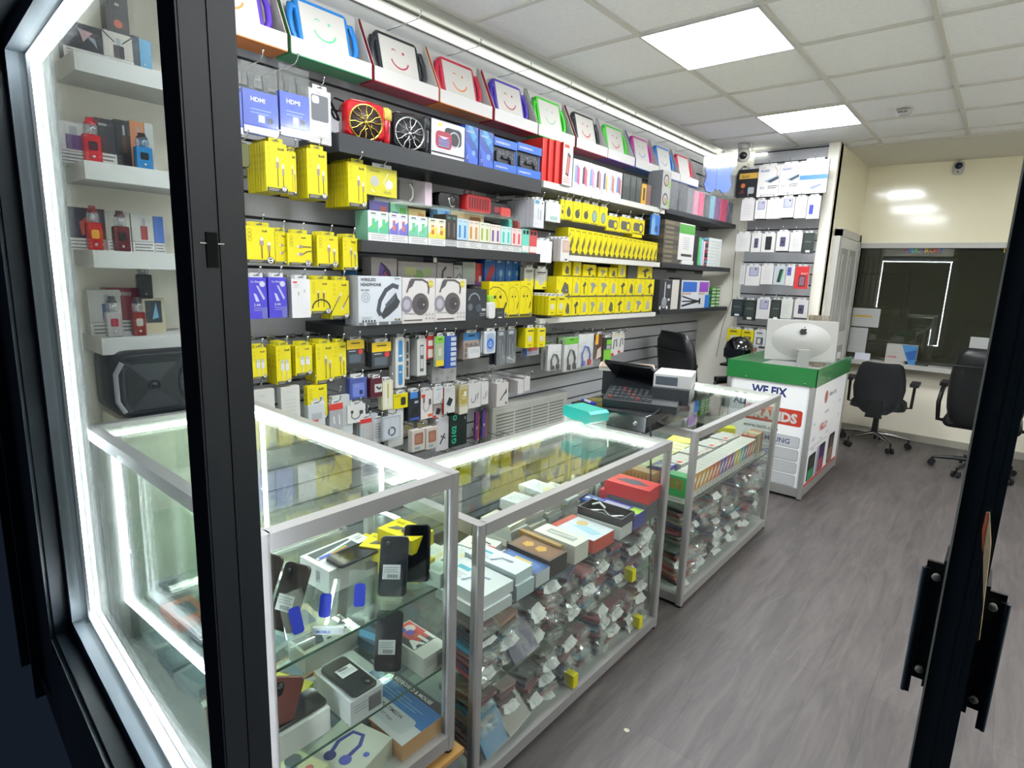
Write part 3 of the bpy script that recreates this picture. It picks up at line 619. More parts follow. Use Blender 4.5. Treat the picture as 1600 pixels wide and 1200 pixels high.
stand('slim_box',(727,194,747,257),galaxy,'slim blue galaxy patterned box, beside the speaker box','box',zb=SA,d=.10)
stand('slim_box',(749,202,771,260),galaxy,'slim blue galaxy patterned box, beside the game controllers','box',zb=SA,d=.10)
def pad(w,h,d):
    m=MB().box(-w/2,-d/2+.012,0,w/2,d/2,h,'#2467c9'); A0=MB
    m.box(-w/2,-d/2,0,w/2,-d/2+.012,h*.26,'#2a6fd6').box(-w/2,-d/2,h*.76,w/2,-d/2+.012,h,'#2a6fd6')
    A=front(m,w,h,d); A.text('DOUBLESHOCK 4',.08,.84,.085,W_,maxw=.84,bold=.02); A.text('DOUBLESHOCK 4',.08,.1,.075,W_,maxw=.8,bold=.02)
    B=front(m,w,h,0,-d/2+.012); B.rect(.04,.26,.96,.76,'#13161b')
    k=M('#2c2f35',.35); m.prism(rr(w*.66,h*.24,.012,4,0,h*.54),'y',-d/2+.002,-d/2+.011,k)
    for s in (-1,1):
        m.prism(rr(w*.16,h*.34,.008,4,s*w*.31,h*.46),'y',-d/2+.001,-d/2+.011,k)
        m.lathe([(.001,-.004),(.007,-.004),(.007,.0)],M('#0f1012',.4),10,(s*w*.14,-d/2+.001,h*.47),'y')
    for i in range(26): B.k=1; m.box(*(lambda x,z:(x,-d/2+.0008,z,x+.0035,-d/2+.002,z+.0035))(random.uniform(-.36,.33)*w,random.uniform(.42,.66)*h),random.choice(['#d8dade','#8d9298','#5a5e64']))
    return m
stand('controller_box',(772,213,808,271),pad,'blue game controller box, the nearer of the pair','game controller box',zb=SA,d=.11)
stand('controller_box',(808.5,221,846,277),pad,'blue game controller box, beside the tall red boxes','game controller box',zb=SA,d=.11)
# ---------------------------------------------------------------- vape boxes on the middle shelf
def vape(w,h,d,c1,c2,c3,warn=True,side='#6fa58a'):
    m=plain(w,h,d,'#eef0ee',side); A=front(m,w,h,d); b=.27 if warn else 0
    for i in range(2):
        a=i*.5+.01; c=a+.48
        A.rect(a,b,c,.98,c1); A.poly([(a,b),(c,b),(c,b+.45),(a,b+.15)],c2)
        A.rrect(a+.17,b+.14,a+.32,b+.48,.03,c3); A.rect(a+.19,b+.3,a+.30,b+.42,c2); A.rect(a+.12,.9,a+.36,.935,K); A.lines(a+.06,.87,a+.42,2,.03,'#9aa0a0')
    if warn: A.rect(0,0,1,.25,'#f5f5f3'); A.lines(.12,.19,.9,3,.065,'#7a7a7a')
    return m
def vb(px,lab,c1,c2,c3,**k): return stand('vape_box',px,lambda w,h,d:vape(w,h,d,c1,c2,c3,**k),lab,'vape box',zb=SB_,d=.09)
vb((575,328,607,376),'mint green twin vape box at the left end of the middle shelf','#e6f2ea','#5fc69a','#5aa55c')
vb((608,332,637,380),'lilac twin vape box on the middle shelf','#ece8f6','#7d78d2','#e0826a')
vb((638.5,336,668,384),'mint green twin vape box right of the lilac one','#e8f2ec','#7fd0ae','#58a869')
vb((669,340,696,387),'yellow twin vape box on the middle shelf','#f5f2d6','#f0e45a','#cf6a3a')
def vdark(w,h,d):
    m=plain(w,h,d,'#2a2624'); A=front(m,w,h,d)
    for a in (.05,.53): A.text('VGZ',a+.06,.86,.09,'#6fe0d0',maxw=.3); A.rrect(a+.14,.3,a+.28,.75,.04,'#5d4f48')
    A.rect(.02,.02,.98,.22,'#c9c9c8'); A.lines(.1,.17,.9,2,.07,'#777777'); return m
stand('vape_box',(696.5,334,714,389),vdark,'dark brown twin vape box on the middle shelf','vape box',zb=SB_,d=.09)
def vthin(w,h,d,c,c2):
    m=plain(w,h,d,c); A=front(m,w,h,d)
    for a in (.1,.58): A.rect(a+.06,.35,a+.24,.78,c2); A.rect(a,.9,a+.34,.94,'#9a9490')
    A.rect(0,.24,1,.27,K); A.text('PRO',.06,.29,.07,W_,maxw=.4,bold=.02); A.rect(0,0,1,.23,'#f1f1ee'); A.lines(.12,.17,.9,3,.06,'#777777'); return m
TH=[('#bfe0f4','#3f8fd0','sky blue'),('#f3e6d2','#c48a3a','tan'),('#ecefd6','#8f9a38','olive green'),('#f2e6d6','#5b3f86','cream with violet'),('#cfeeea','#2aa79c','turquoise'),('#f6d8d4','#d8494a','coral red')]
pxs=[714,731.5,749,766,782.5,799,815.5]
for i,(c,c2,nm) in enumerate(TH): stand('vape_box',(pxs[i],341+3*i,pxs[i+1]-.6,388+1.8*i),lambda w,h,d:vthin(w,h,d,c,c2),nm+' slim twin vape box with white warning label, middle shelf','vape box',zb=SB_,d=.08)
def vend(w,h,d,c): 
    m=plain(w,h,d,c); A=front(m,w,h,d)
    for a in (.12,.56): A.rrect(a,.78,a+.3,.94,.06,K); A.rect(a,.3,a+.24,.72,c)
    A.rect(.05,.05,.95,.3,'#f0e9e4'); return m
stand('vape_box',(815.5,357,827,393),lambda w,h,d:vend(w,h,d,'#5fb5a2'),'plain teal vape box near the right end of the middle shelf','vape box',zb=SB_,d=.08)
stand('vape_box',(827,359,839,395),lambda w,h,d:vend(w,h,d,'#e0565a'),'plain red vape box at the right end of the middle shelf','vape box',zb=SB_,d=.08)
def vback(w,h,d,c1,c2,c3):
    m=plain(w,h,d,c1); A=front(m,w,h,d); A.poly([(0,.35),(.5,0),(1,0),(1,.6)],c2); A.rrect(.55,.4,.9,.9,.05,c3); A.lines(.1,.75,.45,3,.1,'#5a5a88'); return m
for px,c1,c2,c3,lab in (((577,313,607,335),'#8a80d8','#6b62c4','#e07a70','lilac box standing behind the left vape boxes'),((610,316,637,338),'#8fd8ac','#5fb886','#5aa04e','green box standing behind the lilac vape box'),((638,325,665,342),'#f0d58a','#e0bc62','#c78a4a','pale yellow box standing behind the vape boxes'),((684,323,703,340),'#8ac4ec','#4f8fd0','#3c6fb0','light blue box standing behind the dark vape box'),((704,328,756,346),'#efd8a8','#c98a4a','#8a5f3a','long cream box standing behind the slim vape boxes')):
    stand('vape_carton',px,lambda w,h,d:vback(w,h,d,c1,c2,c3),lab,'vape box',xf=-2.24,zb=SB_,d=.06)
for px,c,lab in (((788,341,801,352),'#5fc0b0','teal plastic tip behind the turquoise vape box'),((802,344,815,354),'#ee7a74','coral plastic tip behind the coral vape box')):
    loc,w,h=wallpx(*px,-2.22,.03); solo('plastic_stand',MB().rbox(w,loc[2]+h-SB_,.03,w*.3,M(c,.4),0,(loc[2]+h-SB_)/2),lab,'stand',(loc[0],loc[1],SB_))
# ---------------------------------------------------------------- lower shelf: headphones and friends
def hp1(w,h,d):
    m=plain(w,h,d,'#dfe4ea','#c3c7cc'); A=front(m,w,h,d); A.text('WIRELESS',.05,.90,.085,K,maxw=.52,bold=.03); A.text('HEADPHONE',.05,.80,.085,K,maxw=.62,bold=.03); A.text('RB-700BT',.06,.70,.05,'#33363a',maxw=.3,bold=.02)
    A.ring(.16,.57,.095,.02,'#8b9096',16); A.ring(.16,.57,.05,.02,'#8b9096',10)
    A.line([(.92,.78),(.78,.82),(.62,.72),(.48,.5),(.44,.3),(.5,.2)],.09,'#3b3f48'); A.line([(.88,.72),(.78,.74),(.66,.66),(.56,.5),(.54,.36)],.03,'#e9ecf0')
    A.poly([(.62,.4),(.86,.66),(.9,.55),(.96,.48),(.9,.36),(.7,.2),(.56,.12),(.5,.2)],'#2d3036'); A.poly([(.6,.42),(.86,.68),(.82,.5),(.62,.34)],'#454a54')
    A.rect(0,0,1,.065,'#5a5e63'); A.lines(.06,.16,.3,2,.03,'#777b80')
    for i in range(5): A.disc(.09+.065*i,.09,.022,K,8)
    for i in range(3): A.disc(.14+.28*i,.032,.035,'#d0d4d8',8)
    A.rect(.82,.08,.88,.12,'#6a5a3a'); A.rect(.9,.08,.96,.12,'#6a5a3a'); A.rect(.82,.95,.94,.97,'#55585c'); return m
def hp2(w,h,d):
    m=plain(w,h,d,'#e6e1de','#bab5b2'); A=front(m,w,h,d); db='#4b4547'
    A.line([(.13,.68),(.18,.8),(.22,.92),(.36,.965),(.6,.965),(.76,.9),(.8,.78),(.78,.64)],.05,db); A.poly([(.12,.72),(.24,.98),(.4,.99),(.3,.82)],db)
    A.line([(.12,.66),(.12,.58)],.025,'#b9b4b0'); A.line([(.78,.66),(.75,.56)],.025,'#b9b4b0')
    A.disc(.13,.42,.17,'#77737c',18,1.15); A.disc(.13,.42,.10,'#9a969e',14,1.2); A.disc(.54,.42,.26,'#4d474a',22,1.0); A.disc(.57,.43,.17,'#3a3537',18); A.ring(.58,.43,.17,.015,'#5d5759',18); A.disc(.64,.41,.022,'#d8d8d8',8)
    A.text('TOP1% HEADPHONE',.04,.20,.035,K,maxw=.55,bold=.01); A.rect(.05,.05,.6,.08,'#5b4c44'); A.disc(.86,.88,.085,'#cfc03a',12); A.rect(.79,.87,.93,.89,'#f2eea8')
    for i in range(3):
        for j in (0,1): A.rect(.7+.1*i,.07+.09*j,.75+.1*i,.12+.09*j,'#bdb7b2')
    return m
stand('headphone_box',(560,431,627.5,507),hp1,'silver headphone box lettered WIRELESS HEADPHONE','headphone box',zb=SC,d=.10,xf=-2.112)
stand('headphone_box',(628.5,434,679.5,505),hp2,'white headphone box, beside the silver one','headphone box',zb=SC,d=.10,xf=-2.112)
stand('headphone_box',(680.5,435,728,503),hp2,'white headphone box, beside the dark boxed headset','headphone box',zb=SC,d=.10,xf=-2.112)
def darkset(w,h,d):
    m=plain(w,h,d,'#26292f'); A=front(m,w,h,d); A.ring(.38,.6,.3,.05,'#7d8288',16,.2,3.0); A.disc(.18,.42,.12,'#565c64'); A.disc(.6,.38,.14,'#3f454d'); A.rect(.76,.28,.96,.36,'#c9ccd0'); A.lines(.66,.18,.95,2,.06,'#8d9096'); return m
stand('headset_box',(729,452,760,500),darkset,'dark grey boxed headset between headphones and yellow boxes','headphone box',zb=SC,d=.09)
def neck(w,h,d):
    m=plain(w,h,d,YEL); A=front(m,w,h,d); A.text('budi',.55,.9,.07,K,maxw=.34)
    A.line([(.02,.78),(.2,.86),(.5,.84),(.78,.72),(.92,.52),(.88,.34),(.76,.2)],.028,'#4a4400'); A.line([(.74,.24),(.86,.42)],.05,K)
    A.line([(.62,.62),(.5,.76),(.34,.66),(.4,.5),(.5,.4),(.44,.2),(.3,.16)],.016,'#4a4400'); A.disc(.56,.58,.06,K,8); A.disc(.28,.58,.06,K,8); A.rect(.03,.02,.97,.075,'#3a3926'); A.disc(.84,.08,.085,K,10); A.ring(.84,.08,.07,.02,W_,10); return m
for i,(px,lab) in enumerate((((764,440,795,495),'yellow neckband earphone box, leftmost of three'),((795.5,440,812,494),'yellow neckband earphone box, middle of three'),((812.5,439,832,493),'yellow neckband earphone box, rightmost of three'))): stand('earphone_box',px,neck,lab,'earphone box',zb=SC,d=.06,xf=-2.15)
stand('small_bottle',(762,461,773,500),lambda w,h,d:MB().rbox(w,h*.7,w,w*.3,M('#e8e6e2',.4),0,h*.35).rbox(w*.7,h*.3,w*.7,w*.2,M('#9ccc3c',.35),0,h*.84),'small white bottle with a green cap before the neckband boxes','bottle',zb=SC,d=.04,xf=-2.12)
stand('small_box',(773.5,482,788,499),lambda w,h,d:dark_pack(w,h,d,'#17181a'),'tiny black box with white sticker on the lower black shelf','box',zb=SC,d=.04,xf=-2.12)
stand('tumbler',(743,440,760,451),lambda w,h,d:MB().lathe([(.001,0),(w*.5,0),(w*.5,h*.35),(.001,h*.35)],WHT,16).lathe([(w*.44,h*.35),(w*.5,h),(.001,h)],M('#c77ac9',.4),16),'violet topped tub above the dark boxed headset','tub',xf=-2.26,d=.05)
# second tier behind them: on a clear riser
ri=MB().box(-2.38,1.62,1.485,-2.26,2.75,1.489,ACR).box(-2.38,1.62,SC,-2.376,2.75,1.485,ACR); solo('clear_riser',ri,'clear plastic riser behind the headphone boxes','riser')
def grimg(kind):
    def f(w,h,d):
        m=plain(w,h,d,'#c6bfba' if kind<3 else '#cfd0cd'); A=front(m,w,h,d)
        if kind==0: A.poly([(.25,.25),(.35,.85),(.55,.7),(.72,.5),(.82,.12),(.5,.05),(.3,.1)],'#3a2850'); A.poly([(.25,.25),(.35,.85),(.5,.6),(.4,.3)],'#7a5fc0'); A.poly([(.4,.3),(.55,.5),(.65,.2),(.5,.08)],'#c05a8a')
        if kind==1: A.disc(.52,.35,.13,'#7a9a5a'); A.rect(.15,.4,.45,.75,'#a8ad72'); A.rect(.66,.4,.86,.75,'#93a86c')
        if kind==2: A.line([(.3,.2),(.35,.6),(.55,.8)],.12,'#3c3c3e'); A.rect(.6,.2,.9,.35,'#55504e')
        if kind==3: A.line([(.2,.3),(.8,.6),(.85,.3)],.07,K); A.disc(.85,.45,.08,K); A.rect(.1,.8,.6,.88,'#888888')
        if kind==4: A.lines(.15,.8,.85,5,.12,'#9fb8a0')
        return m
    return f
for px,k,lab in (((580,402,620,434),0,'grey box printed with a purple swirl, top tier of the lower shelf'),((622,408,682,434),1,'long grey box printed with green buds'),((683,410,708,434),2,'grey box with a dark headset picture, behind the headphone boxes'),((709,414,722,434),3,'small white box with a black earpiece picture'),((723,409,743,438),4,'pale green box with fine lettering above the headphone boxes')):
    stand('accessory_box',px,grimg(k),lab,'box',xf=-2.27,zb=1.490,d=.07)
stand('accessory_box',(743.5,411,757,434),lambda w,h,d:(lambda m:(front(m,w,h,d).rrect(.35,.1,.65,.4,.03,W_),m)[1])(plain(w,h,d,'#b8302c')),'red box left of the blue boxes on the clear riser','box',xf=-2.27,d=.06,zb=1.490)
def bluebox(k):
    def f(w,h,d):
        m=plain(w,h,d,'#2272c8','#1a5fb0'); A=front(m,w,h,d)
        if k: A.poly([(.08,.15),(.5,.1),(.95,.5),(.85,.75),(.4,.6)],'#a02c3a'); A.rect(.1,.85,.6,.92,'#8fc0f0')
        else: A.disc(.55,.45,.2,'#8fc4dc',8,1.4); A.rect(.15,.85,.5,.93,'#cfe4f8'); A.rect(.4,.08,.65,.3,'#5fa0e0')
        return m
    return f
for px,k,lab in (((757.5,401,774,436),1,'blue box with a red mouse picture'),((775,404,789,436),0,'slim blue box, nearest the mouse box'),((790,405,801,436),0,'slim blue box, middle one of three'),((801.5,405,813,436),0,'slim blue box, farthest from the mouse box')):
    stand('accessory_box',px,bluebox(k),lab+', on the clear riser','box',xf=-2.25,zb=1.490,d=.07)
def yw(w,h,d):
    m=plain(w,h,d,'#dcdcd6'); A=front(m,w,h,d); A.rect(0,0,1,.42,'#e8dd2a'); A.disc(.5,.42,.22,'#c9c9c4'); A.rect(.15,.8,.85,.86,K); A.rect(.15,.72,.7,.76,'#777777'); A.rect(.6,.05,.9,.1,K); return m
hang('charger_packet',(819,418,834,447),yw,'white and yellow charger packet left of its twin','charger','white and yellow charger packets',n=2,xf=-2.2)
hang('charger_packet',(836,420,855,452),yw,'white and yellow charger packet right of its twin, above the yellow chargers','charger',xf=-2.2)
# big water flask and blue bottle behind
solo('drink_bottle',MB().lathe([(.001,0),(.034,0),(.034,.13),(.030,.14),(.030,.19),(.034,.20),(.034,.235),(.001,.235)],GL('#6fa8cf',1.4,.1,haze=.35,hcol='#3f7fb0'),18),'blue clear bottle standing left of the headphone boxes','bottle',(-2.30,1.56,SC))
# ---------------------------------------------------------------- acrylic shelf goods
loc,w,h=wallpx(574,256,620,302,-2.16,.01)
def buds(w,h,d):
    m=plain(w,h,d,'#c9c224'); A=front(m,w,h,d); A.disc(.26,.5,.14,'#bcbcb4'); A.disc(.74,.45,.12,'#b5b5b0'); A.rect(.1,.82,.42,.88,'#8a8420'); A.line([(.7,.85),(.55,.5),(.7,.2)],.02,W_); A.line([(.15,.2),(.25,.1)],.03,W_); A.rect(.55,.1,.8,.2,'#9a942a'); return m
o=hang('earbud_packet',(573,258,620,303),buds,'wide yellow bubble packet with two round buds','earbuds',xf=-2.16)
t=thing('mask_box','clear fronted box with a white ring inside','box',wallpx(624,278,675,309,-2.2,.09)[0],PI/2); l,w,h=wallpx(624,278,675,309,-2.2,.09); t.location.z=1.861; h=.11
MB().box(-w/2,-.045,0,w/2,.045,.003,'#9a9aa4').box(-w/2,.042,0,w/2,.045,h,'#33363c').box(w*.28,-.045,0,w/2,.045,h,'#b9a8b0').box(-w/2,-.045,h-.003,w*.28,.045,h,PLAST).build('carton',t)
MB().tube([(.03*math.cos(a)-.02,-.01,h/2+.04*math.sin(a)) for a in [-1.2+i*.3 for i in range(9)]],.004,WHT,6).build('ring',t)
MB().box(-w/2,-.0455,0,w*.28,-.045,h,PLAST).build('window',t)
sp=MB().rbox(.15,.075,.06,.02,M('#0b0c0e',.2),0,.045).lathe([(.001,-.034),(.026,-.034),(.03,-.03)],CHR,16,(.02,0,.045),'y').lathe([(.001,-.036),(.02,-.036),(.022,-.034)],M('#222428',.4),14,(.02,0,.045),'y')
l,w,h=wallpx(678,290,726,317,-2.22,.06); solo('headset',sp,'black glossy headset on the clear shelf left of the red speaker','headset',(l[0],l[1],1.861),PI/2)
l,w,h=wallpx(729,303,768,326,-2.19,.06); r=MB().rbox(w,.085,.06,.018,M('#a81e22',.3),0,.0475)
for i in range(8): r.box(-w*.4+i*w*.105,-.0315,.02,-w*.4+i*w*.105+w*.05,-.0305,.076,M('#4d0a10',.5))
solo('portable_speaker',r,'small red ribbed portable speaker under the upper black shelf','speaker',(l[0],l[1],1.861),PI/2)
for k in range(2):
    o=MB().lathe([(.001,0),(.014,.004),(.016,.014),(.01,.024),(.001,.026)],M('#caa5a0',.3),12); solo('round_knob',o,('pinkish white round knob left of its twin above the red speaker','pinkish white round knob right of its twin above the red speaker')[k],'knob',(-2.26,l[1]-.03+.045*k,1.861+.095),0)
solo('black_case',MB().rbox(.13,.085,.05,.01,M('#17181b',.5),0,.05),'black case behind the red ribbed speaker on the clear shelf','case',(-2.26,l[1]-.0,1.861),PI/2)
solo('black_case',MB().rbox(.16,.07,.05,.008,M('#1b1c1f',.5),0,.04).box(-.03,-.0262,.02,.02,-.0256,.05,M('#8a2a30')),'flat black case right of the red ribbed speaker','case',(-2.23,l[1]+.165,1.861),PI/2)
l,w,h=wallpx(784,317,800,331,-2.19,.04); solo('soap_dish',MB().rbox(w,.05,.03,.014,M('#d0504a',.35),0,.028),'small coral red plastic piece at the right of the clear shelf','plastic piece',(l[0],l[1],1.861),PI/2)
solo('green_white_box',MB().box(-.075,-.05,0,.075,.05,.03,WHT).box(-.077,-.052,.03,.077,.052,.05,'#4da03c').box(-.075,-.05,.05,.075,.05,.09,M('#1c1d20')),'green and white carton under the end of the upper black shelf','box',(-2.33,2.80,1.96),PI/2).location.z=1.9
# ---------------------------------------------------------------- white shelf: red boxes and phones
ZD=2.085
def redbox(w,h,d):
    m=plain(w,h,d,'#efe6e2'); A=front(m,w,h,d)
    for y,nx,u0 in ((d/2,-1,None),): pass
    Art(m,(-w/2,d/2,0),(0,-1,0),(0,0,1),d,h).rect(0,0,1,1,'#b9261f').text('PRO',.1,.7,.05,'#e8a79a',maxw=.4)
    A.poly([(.3,.25),(.62,.2),(.78,.72),(.46,.8)],'#2a1a1c'); A.poly([(.36,.3),(.58,.26),(.7,.66),(.5,.72)],'#a05a50'); A.rect(.1,.88,.6,.96,'#e0382a'); A.lines(.1,.16,.8,3,.05,'#cf6a60'); return m
y0=onx(873,266,-2.10).y
for i in range(4):
    w=.085; h=.235; o=(redbox(w,h,.16) if i==3 else plain(w,h,.16,'#b9261f')).build('phone_box'); o.location=(-2.185-(3-i)*.012,2.765+i*.047 if i<3 else 2.945,ZD); o.rotation_euler=(0,0,PI/2)
    o.scale=(.5 if i<3 else 1.15,1,1)
    tag(o,('hindmost tall red box at the left of the upper white shelf','second tall red box from the left of the white shelf','third tall red box, behind the one with the phone picture','tall red and white box with a phone picture on the front')[i],'box')
def phonebx(c1,c2):
    def f(w,h,d):
        m=plain(w,h,d,'#eceaf0','#d9d6de'); A=front(m,w,h,d); A.poly([(.2,.2),(.2,.75),(.5,.85),(.5,.22)],c1); A.poly([(.5,.22),(.5,.85),(.86,.7),(.86,.12)],c2); A.rect(.3,.92,.8,.95,'#9a98a0'); return m
    return f
px=[895.5,908,919.5,930.5,941,951,961.5,972]; pc=[('#7aa4e6','#c05a88'),('#3a2830','#b0485a'),('#6f9ae0','#c98ab0'),('#33292c','#8f6a6a'),('#2f4a8e','#c9a83c'),('#b8c4d8','#c07a6a'),('#4f8fd8','#c05a5a')]
nm=['blue and pink','black and red','blue and lilac','black and brown','blue and yellow','grey and copper','blue and crimson']
for i in range(7): stand('phone_box',(px[i],247+i*3.4,px[i+1]-.4,294+i*2.3),phonebx(*pc[i]),'white phone box with a '+nm[i]+' phone on its front','phone box',zb=ZD,d=.09,xf=-2.13)
px=[973,985,994,1002.5]
for i in range(3): stand('phone_box',(px[i],270+i*3,px[i+1]-.5,312+2*i),lambda w,h,d:(lambda m:(front(m,w,h,d).rrect(.2,.55,.8,.9,.05,'#3f4643'),m)[1])(plain(w,h,d,'#2c332f')),('dark green upright box beside the white phone boxes','dark green upright box, middle of the three','dark green upright box beside the yellow one')[i],'box',zb=ZD,d=.09,xf=-2.13)
stand('slim_box',(1002.5,286,1010,317),lambda w,h,d:(lambda m:(front(m,w,h,d).rect(.3,.2,.7,.8,'#3a2a18'),m)[1])(plain(w,h,d,'#d9a21c')),'slim amber yellow box on the upper white shelf','box',zb=ZD,d=.09,xf=-2.13)
stand('slim_box',(1010.5,288,1017,318),lambda w,h,d:plain(w,h,d,'#6a4a42'),'slim brown box on the upper white shelf','box',zb=ZD,d=.09,xf=-2.13)
def ringl(w,h,d):
    m=plain(w,h,d,'#9c9a96','#6b6d6f'); A=front(m,w,h,d); A.ring(.45,.5,.32,.09,'#2c3032',14); A.disc(.48,.42,.18,'#c9a48a'); A.rect(.7,.1,1,.5,'#7aa05a'); return m
zt=onx(1020,252,-2.10).z
for i in range(2):
    o=ringl(.14,.135,.12).build('ring_light_box'); o.location=(-2.16,4.232,ZD+.136*i); o.rotation_euler=(0,0,PI/2); tag(o,('lower ring light box at the end of the white shelf','upper ring light box stacked on the other')[i],'box')
hang('cable_packet',(1018,334,1031,366),lambda w,h,d:(lambda m:(front(m,w,h,d).poly([(0,0),(.6,0),(.3,1),(0,.7)],'#7fb4e0').disc(.6,.3,.2,'#1c3a6a'),m)[1])(plain(w,h,d,'#2c62a8')),'blue picture packet hanging under the end of the white shelf','cable packet',xf=-2.13)
# ---------------------------------------------------------------- yellow hangers under the white shelf
def mount(k):
    sh=[[(.3,.3),(.5,.75),(.75,.6),(.8,.2),(.5,.15)],[(.3,.2),(.35,.6),(.5,.8),(.7,.6),(.7,.2)],[(.25,.55),(.6,.8),(.8,.65),(.55,.5),(.6,.15),(.45,.15),(.42,.5)],[(.2,.7),(.55,.75),(.85,.6),(.6,.45),(.5,.2),(.35,.2),(.4,.5)]][k%4]
    g=['#4a4a44','#8b8d8a','#3a3a34','#77787a'][k%4]
    def f(w,h,d):
        m=plain(w,h,d,YEL); A=front(m,w,h,d); A.poly(sh,g); A.text('budi',.55,.87,.1,K,maxw=.36); A.rect(0,0,1,.07,'#35342a'); A.disc(.8,.06,.09,'#55533e',8); A.rect(.08,.7,.16,.88,'#b5a900'); return m
    return f
def earp(k):
    def f(w,h,d):
        m=plain(w,h,d,YEL); A=front(m,w,h,d); A.text('budi',.5,.88,.09,K,maxw=.36); 
        if k==0: A.disc(.5,.4,.26,'#3c3b30',12,1.3); A.rect(.4,.6,.6,.7,'#3c3b30')
        if k==1: A.disc(.5,.4,.28,'#3c3b30',12); A.rect(.6,.6,.75,.66,'#3c3b30')
        if k==2: A.disc(.5,.42,.26,'#6f8a8c',10,1.3); A.ring(.5,.42,.28,.04,'#3c3b30',10,0,2*PI,1.3)
        if k==3: A.rrect(.12,.2,.6,.75,.1,'#4d4c44'); A.ring(.72,.45,.2,.07,'#4d4c44')
        A.rect(.05,.02,.95,.06,'#77730a'); return m
    return f
for i,(px,k) in enumerate((((876,311,882,343),0),((882.5,312,895,343),0),((895.5,314,909,346),1),((909.5,316,922,348),1),((922,319,936,350),2),((936.5,322,949,353),2),((948,336,967,360),3),((968,338,987,363),3),((987.5,341,1007,365),3))):
    hang('earphone_packet',px,earp(k),'yellow hanging packet, '+ORD[i]+' of nine under the upper white shelf','earphone packet','yellow packets under the upper white shelf',xf=-2.15-.0*(k<3),n=1)
hang('screen_pack',(853,315,876,345),lambda w,h,d:(lambda m:(front(m,w,h,d).rrect(.3,.1,.85,.85,.05,'#dfe6e2').rect(.3,.1,.8,.3,'#a9c8c0'),m)[1])(plain(w,h,d,'#e0e2df')),'pale packet right of the tall grey stack, under the red boxes','packet','pale packets under the red boxes',n=2,xf=-2.15,sp=.03)
def tallw(w,h,d):
    m=plain(w,h,d,'#e4e6ea','#a9a8ac'); A=front(m,w,h,d); A.rect(.1,.86,.5,.98,'#5fa8c8'); A.disc(.8,.9,.06,'#444444'); A.rrect(.35,.3,.5,.7,.03,'#c9ccd2'); A.rrect(.6,.28,.75,.66,.03,'#b9bcc4'); A.lines(.1,.16,.6,2,.05,'#b0b0b4'); return m
hang('charger_box',(834,311,850,355),tallw,'tall white charger box at the front of the grey stack','charger box','stack of tall charger boxes with grey sides',n=7,d=.026,sp=.029,xf=-2.10)
hang('charger_box',(838,375,862,409),lambda w,h,d:case_pack(w,h,d,0,'#dcdcd8'),'pale packet at the end of the middle black shelf','packet','pale packets at the end of the middle black shelf',n=3,sp=.03,d=.02,xf=-2.13)
hang('charger_box',(876,373,889.5,408),lambda w,h,d:(lambda m:(front(m,w,h,d).rrect(.2,.4,.95,.95,.1,'#c9a896').rrect(.3,.5,.9,.9,.1,'#d9b9a8').rect(.5,.05,.8,.12,'#333333'),m)[1])(plain(w,h,d,'#e6e2e0','#b9b4b0')),'white box with a hand picture left of the thin yellow boxes','box','white boxes left of the thin yellow boxes',n=5,sp=.03,d=.027,xf=-2.11)
# ---------------------------------------------------------------- thin yellow boxes on the middle white shelf
ZE=1.682; y0,y1=3.03,4.235; n=18
for i in range(n):
    a=y0+(y1-y0)*i/n; w=(y1-y0)/n-.003; h=.168-.0012*i
    o=(lambda m:(front(m,w,h,.10).poly([(.3,.35),(.8,.75),(.9,.5),(.5,.15)],'#5a4f2c').rect(.3,.88,.9,.94,'#8a8200').rect(0,0,1,.09,'#4a4530').disc(.5,.09,.3,'#3f3c26',8),m)[1])(plain(w,h,.10,YEL,'#c9bd00')).build('earphone_box')
    o.location=(-2.185,a+w/2,ZE); o.rotation_euler=(0,0,PI/2); tag(o,'thin yellow box, '+ORD[i]+' from the left on the middle white shelf','earphone box','thin yellow boxes on the middle white shelf')
solo('earphone_box',plain(.14,.03,.08,YEL),'flat yellow box lying on top of the thin yellow row','earphone box',(-2.19,3.93,ZE+.169),PI/2)
# ---------------------------------------------------------------- yellow mount boxes on the lower white shelf
ZF=1.297
def row(x0,cols,z,h,word,ks,xf=-2.13,d=.09,name='mount_box'):
    for i,(a,b) in enumerate(zip(cols[:-1],cols[1:])):
        ya=onx(a,475,xf).y; yb=onx(b,475,xf).y; w=yb-ya-.004
        o=mount(ks[i%len(ks)])(w,h,d).build(name); o.location=(xf-d/2,ya+w/2,z); o.rotation_euler=(0,0,PI/2)
        tag(o,'yellow mount box, '+ORD[i]+' in the '+word+' of the lower white shelf','mount box','yellow mount boxes on the lower white shelf')
row(0,[880,893,907,920,932,947,961,975,990,1005,1019],ZF,.125,'bottom row',[0,2,1,3,1])
row(0,[868,893,906,917,933,950,964,978,990,1006,1020],ZF+.1256,.128,'second row',[0,1,2,3,3,1,2])
tp=[(880,408,893,428),(897,409,909,428),(912,413,932,432),(936,418,950,434),(953,418,965,434),(967,411,979,434),(998,414,1020,436)]
for i,px in enumerate(tp):
    l,w,h=wallpx(*px,-2.16,.07); z=ZF+.1256+.1286; h=max(.07,l[2]+h-z); o=mount(i)(w,h,.07).build('mount_box'); o.location=(-2.20,l[1],z); o.rotation_euler=(0,0,PI/2); tag(o,'yellow mount box, '+ORD[i]+' in the top row of the lower white shelf','mount box','yellow mount boxes on the lower white shelf')
o=stand('mount_box',(981,412,996,436),lambda w,h,d:plain(w,h,d,'#3a3b3a'),'grey black box among the top row of yellow boxes','box',zb=ZF+.1256+.1286,d=.07,xf=-2.16)
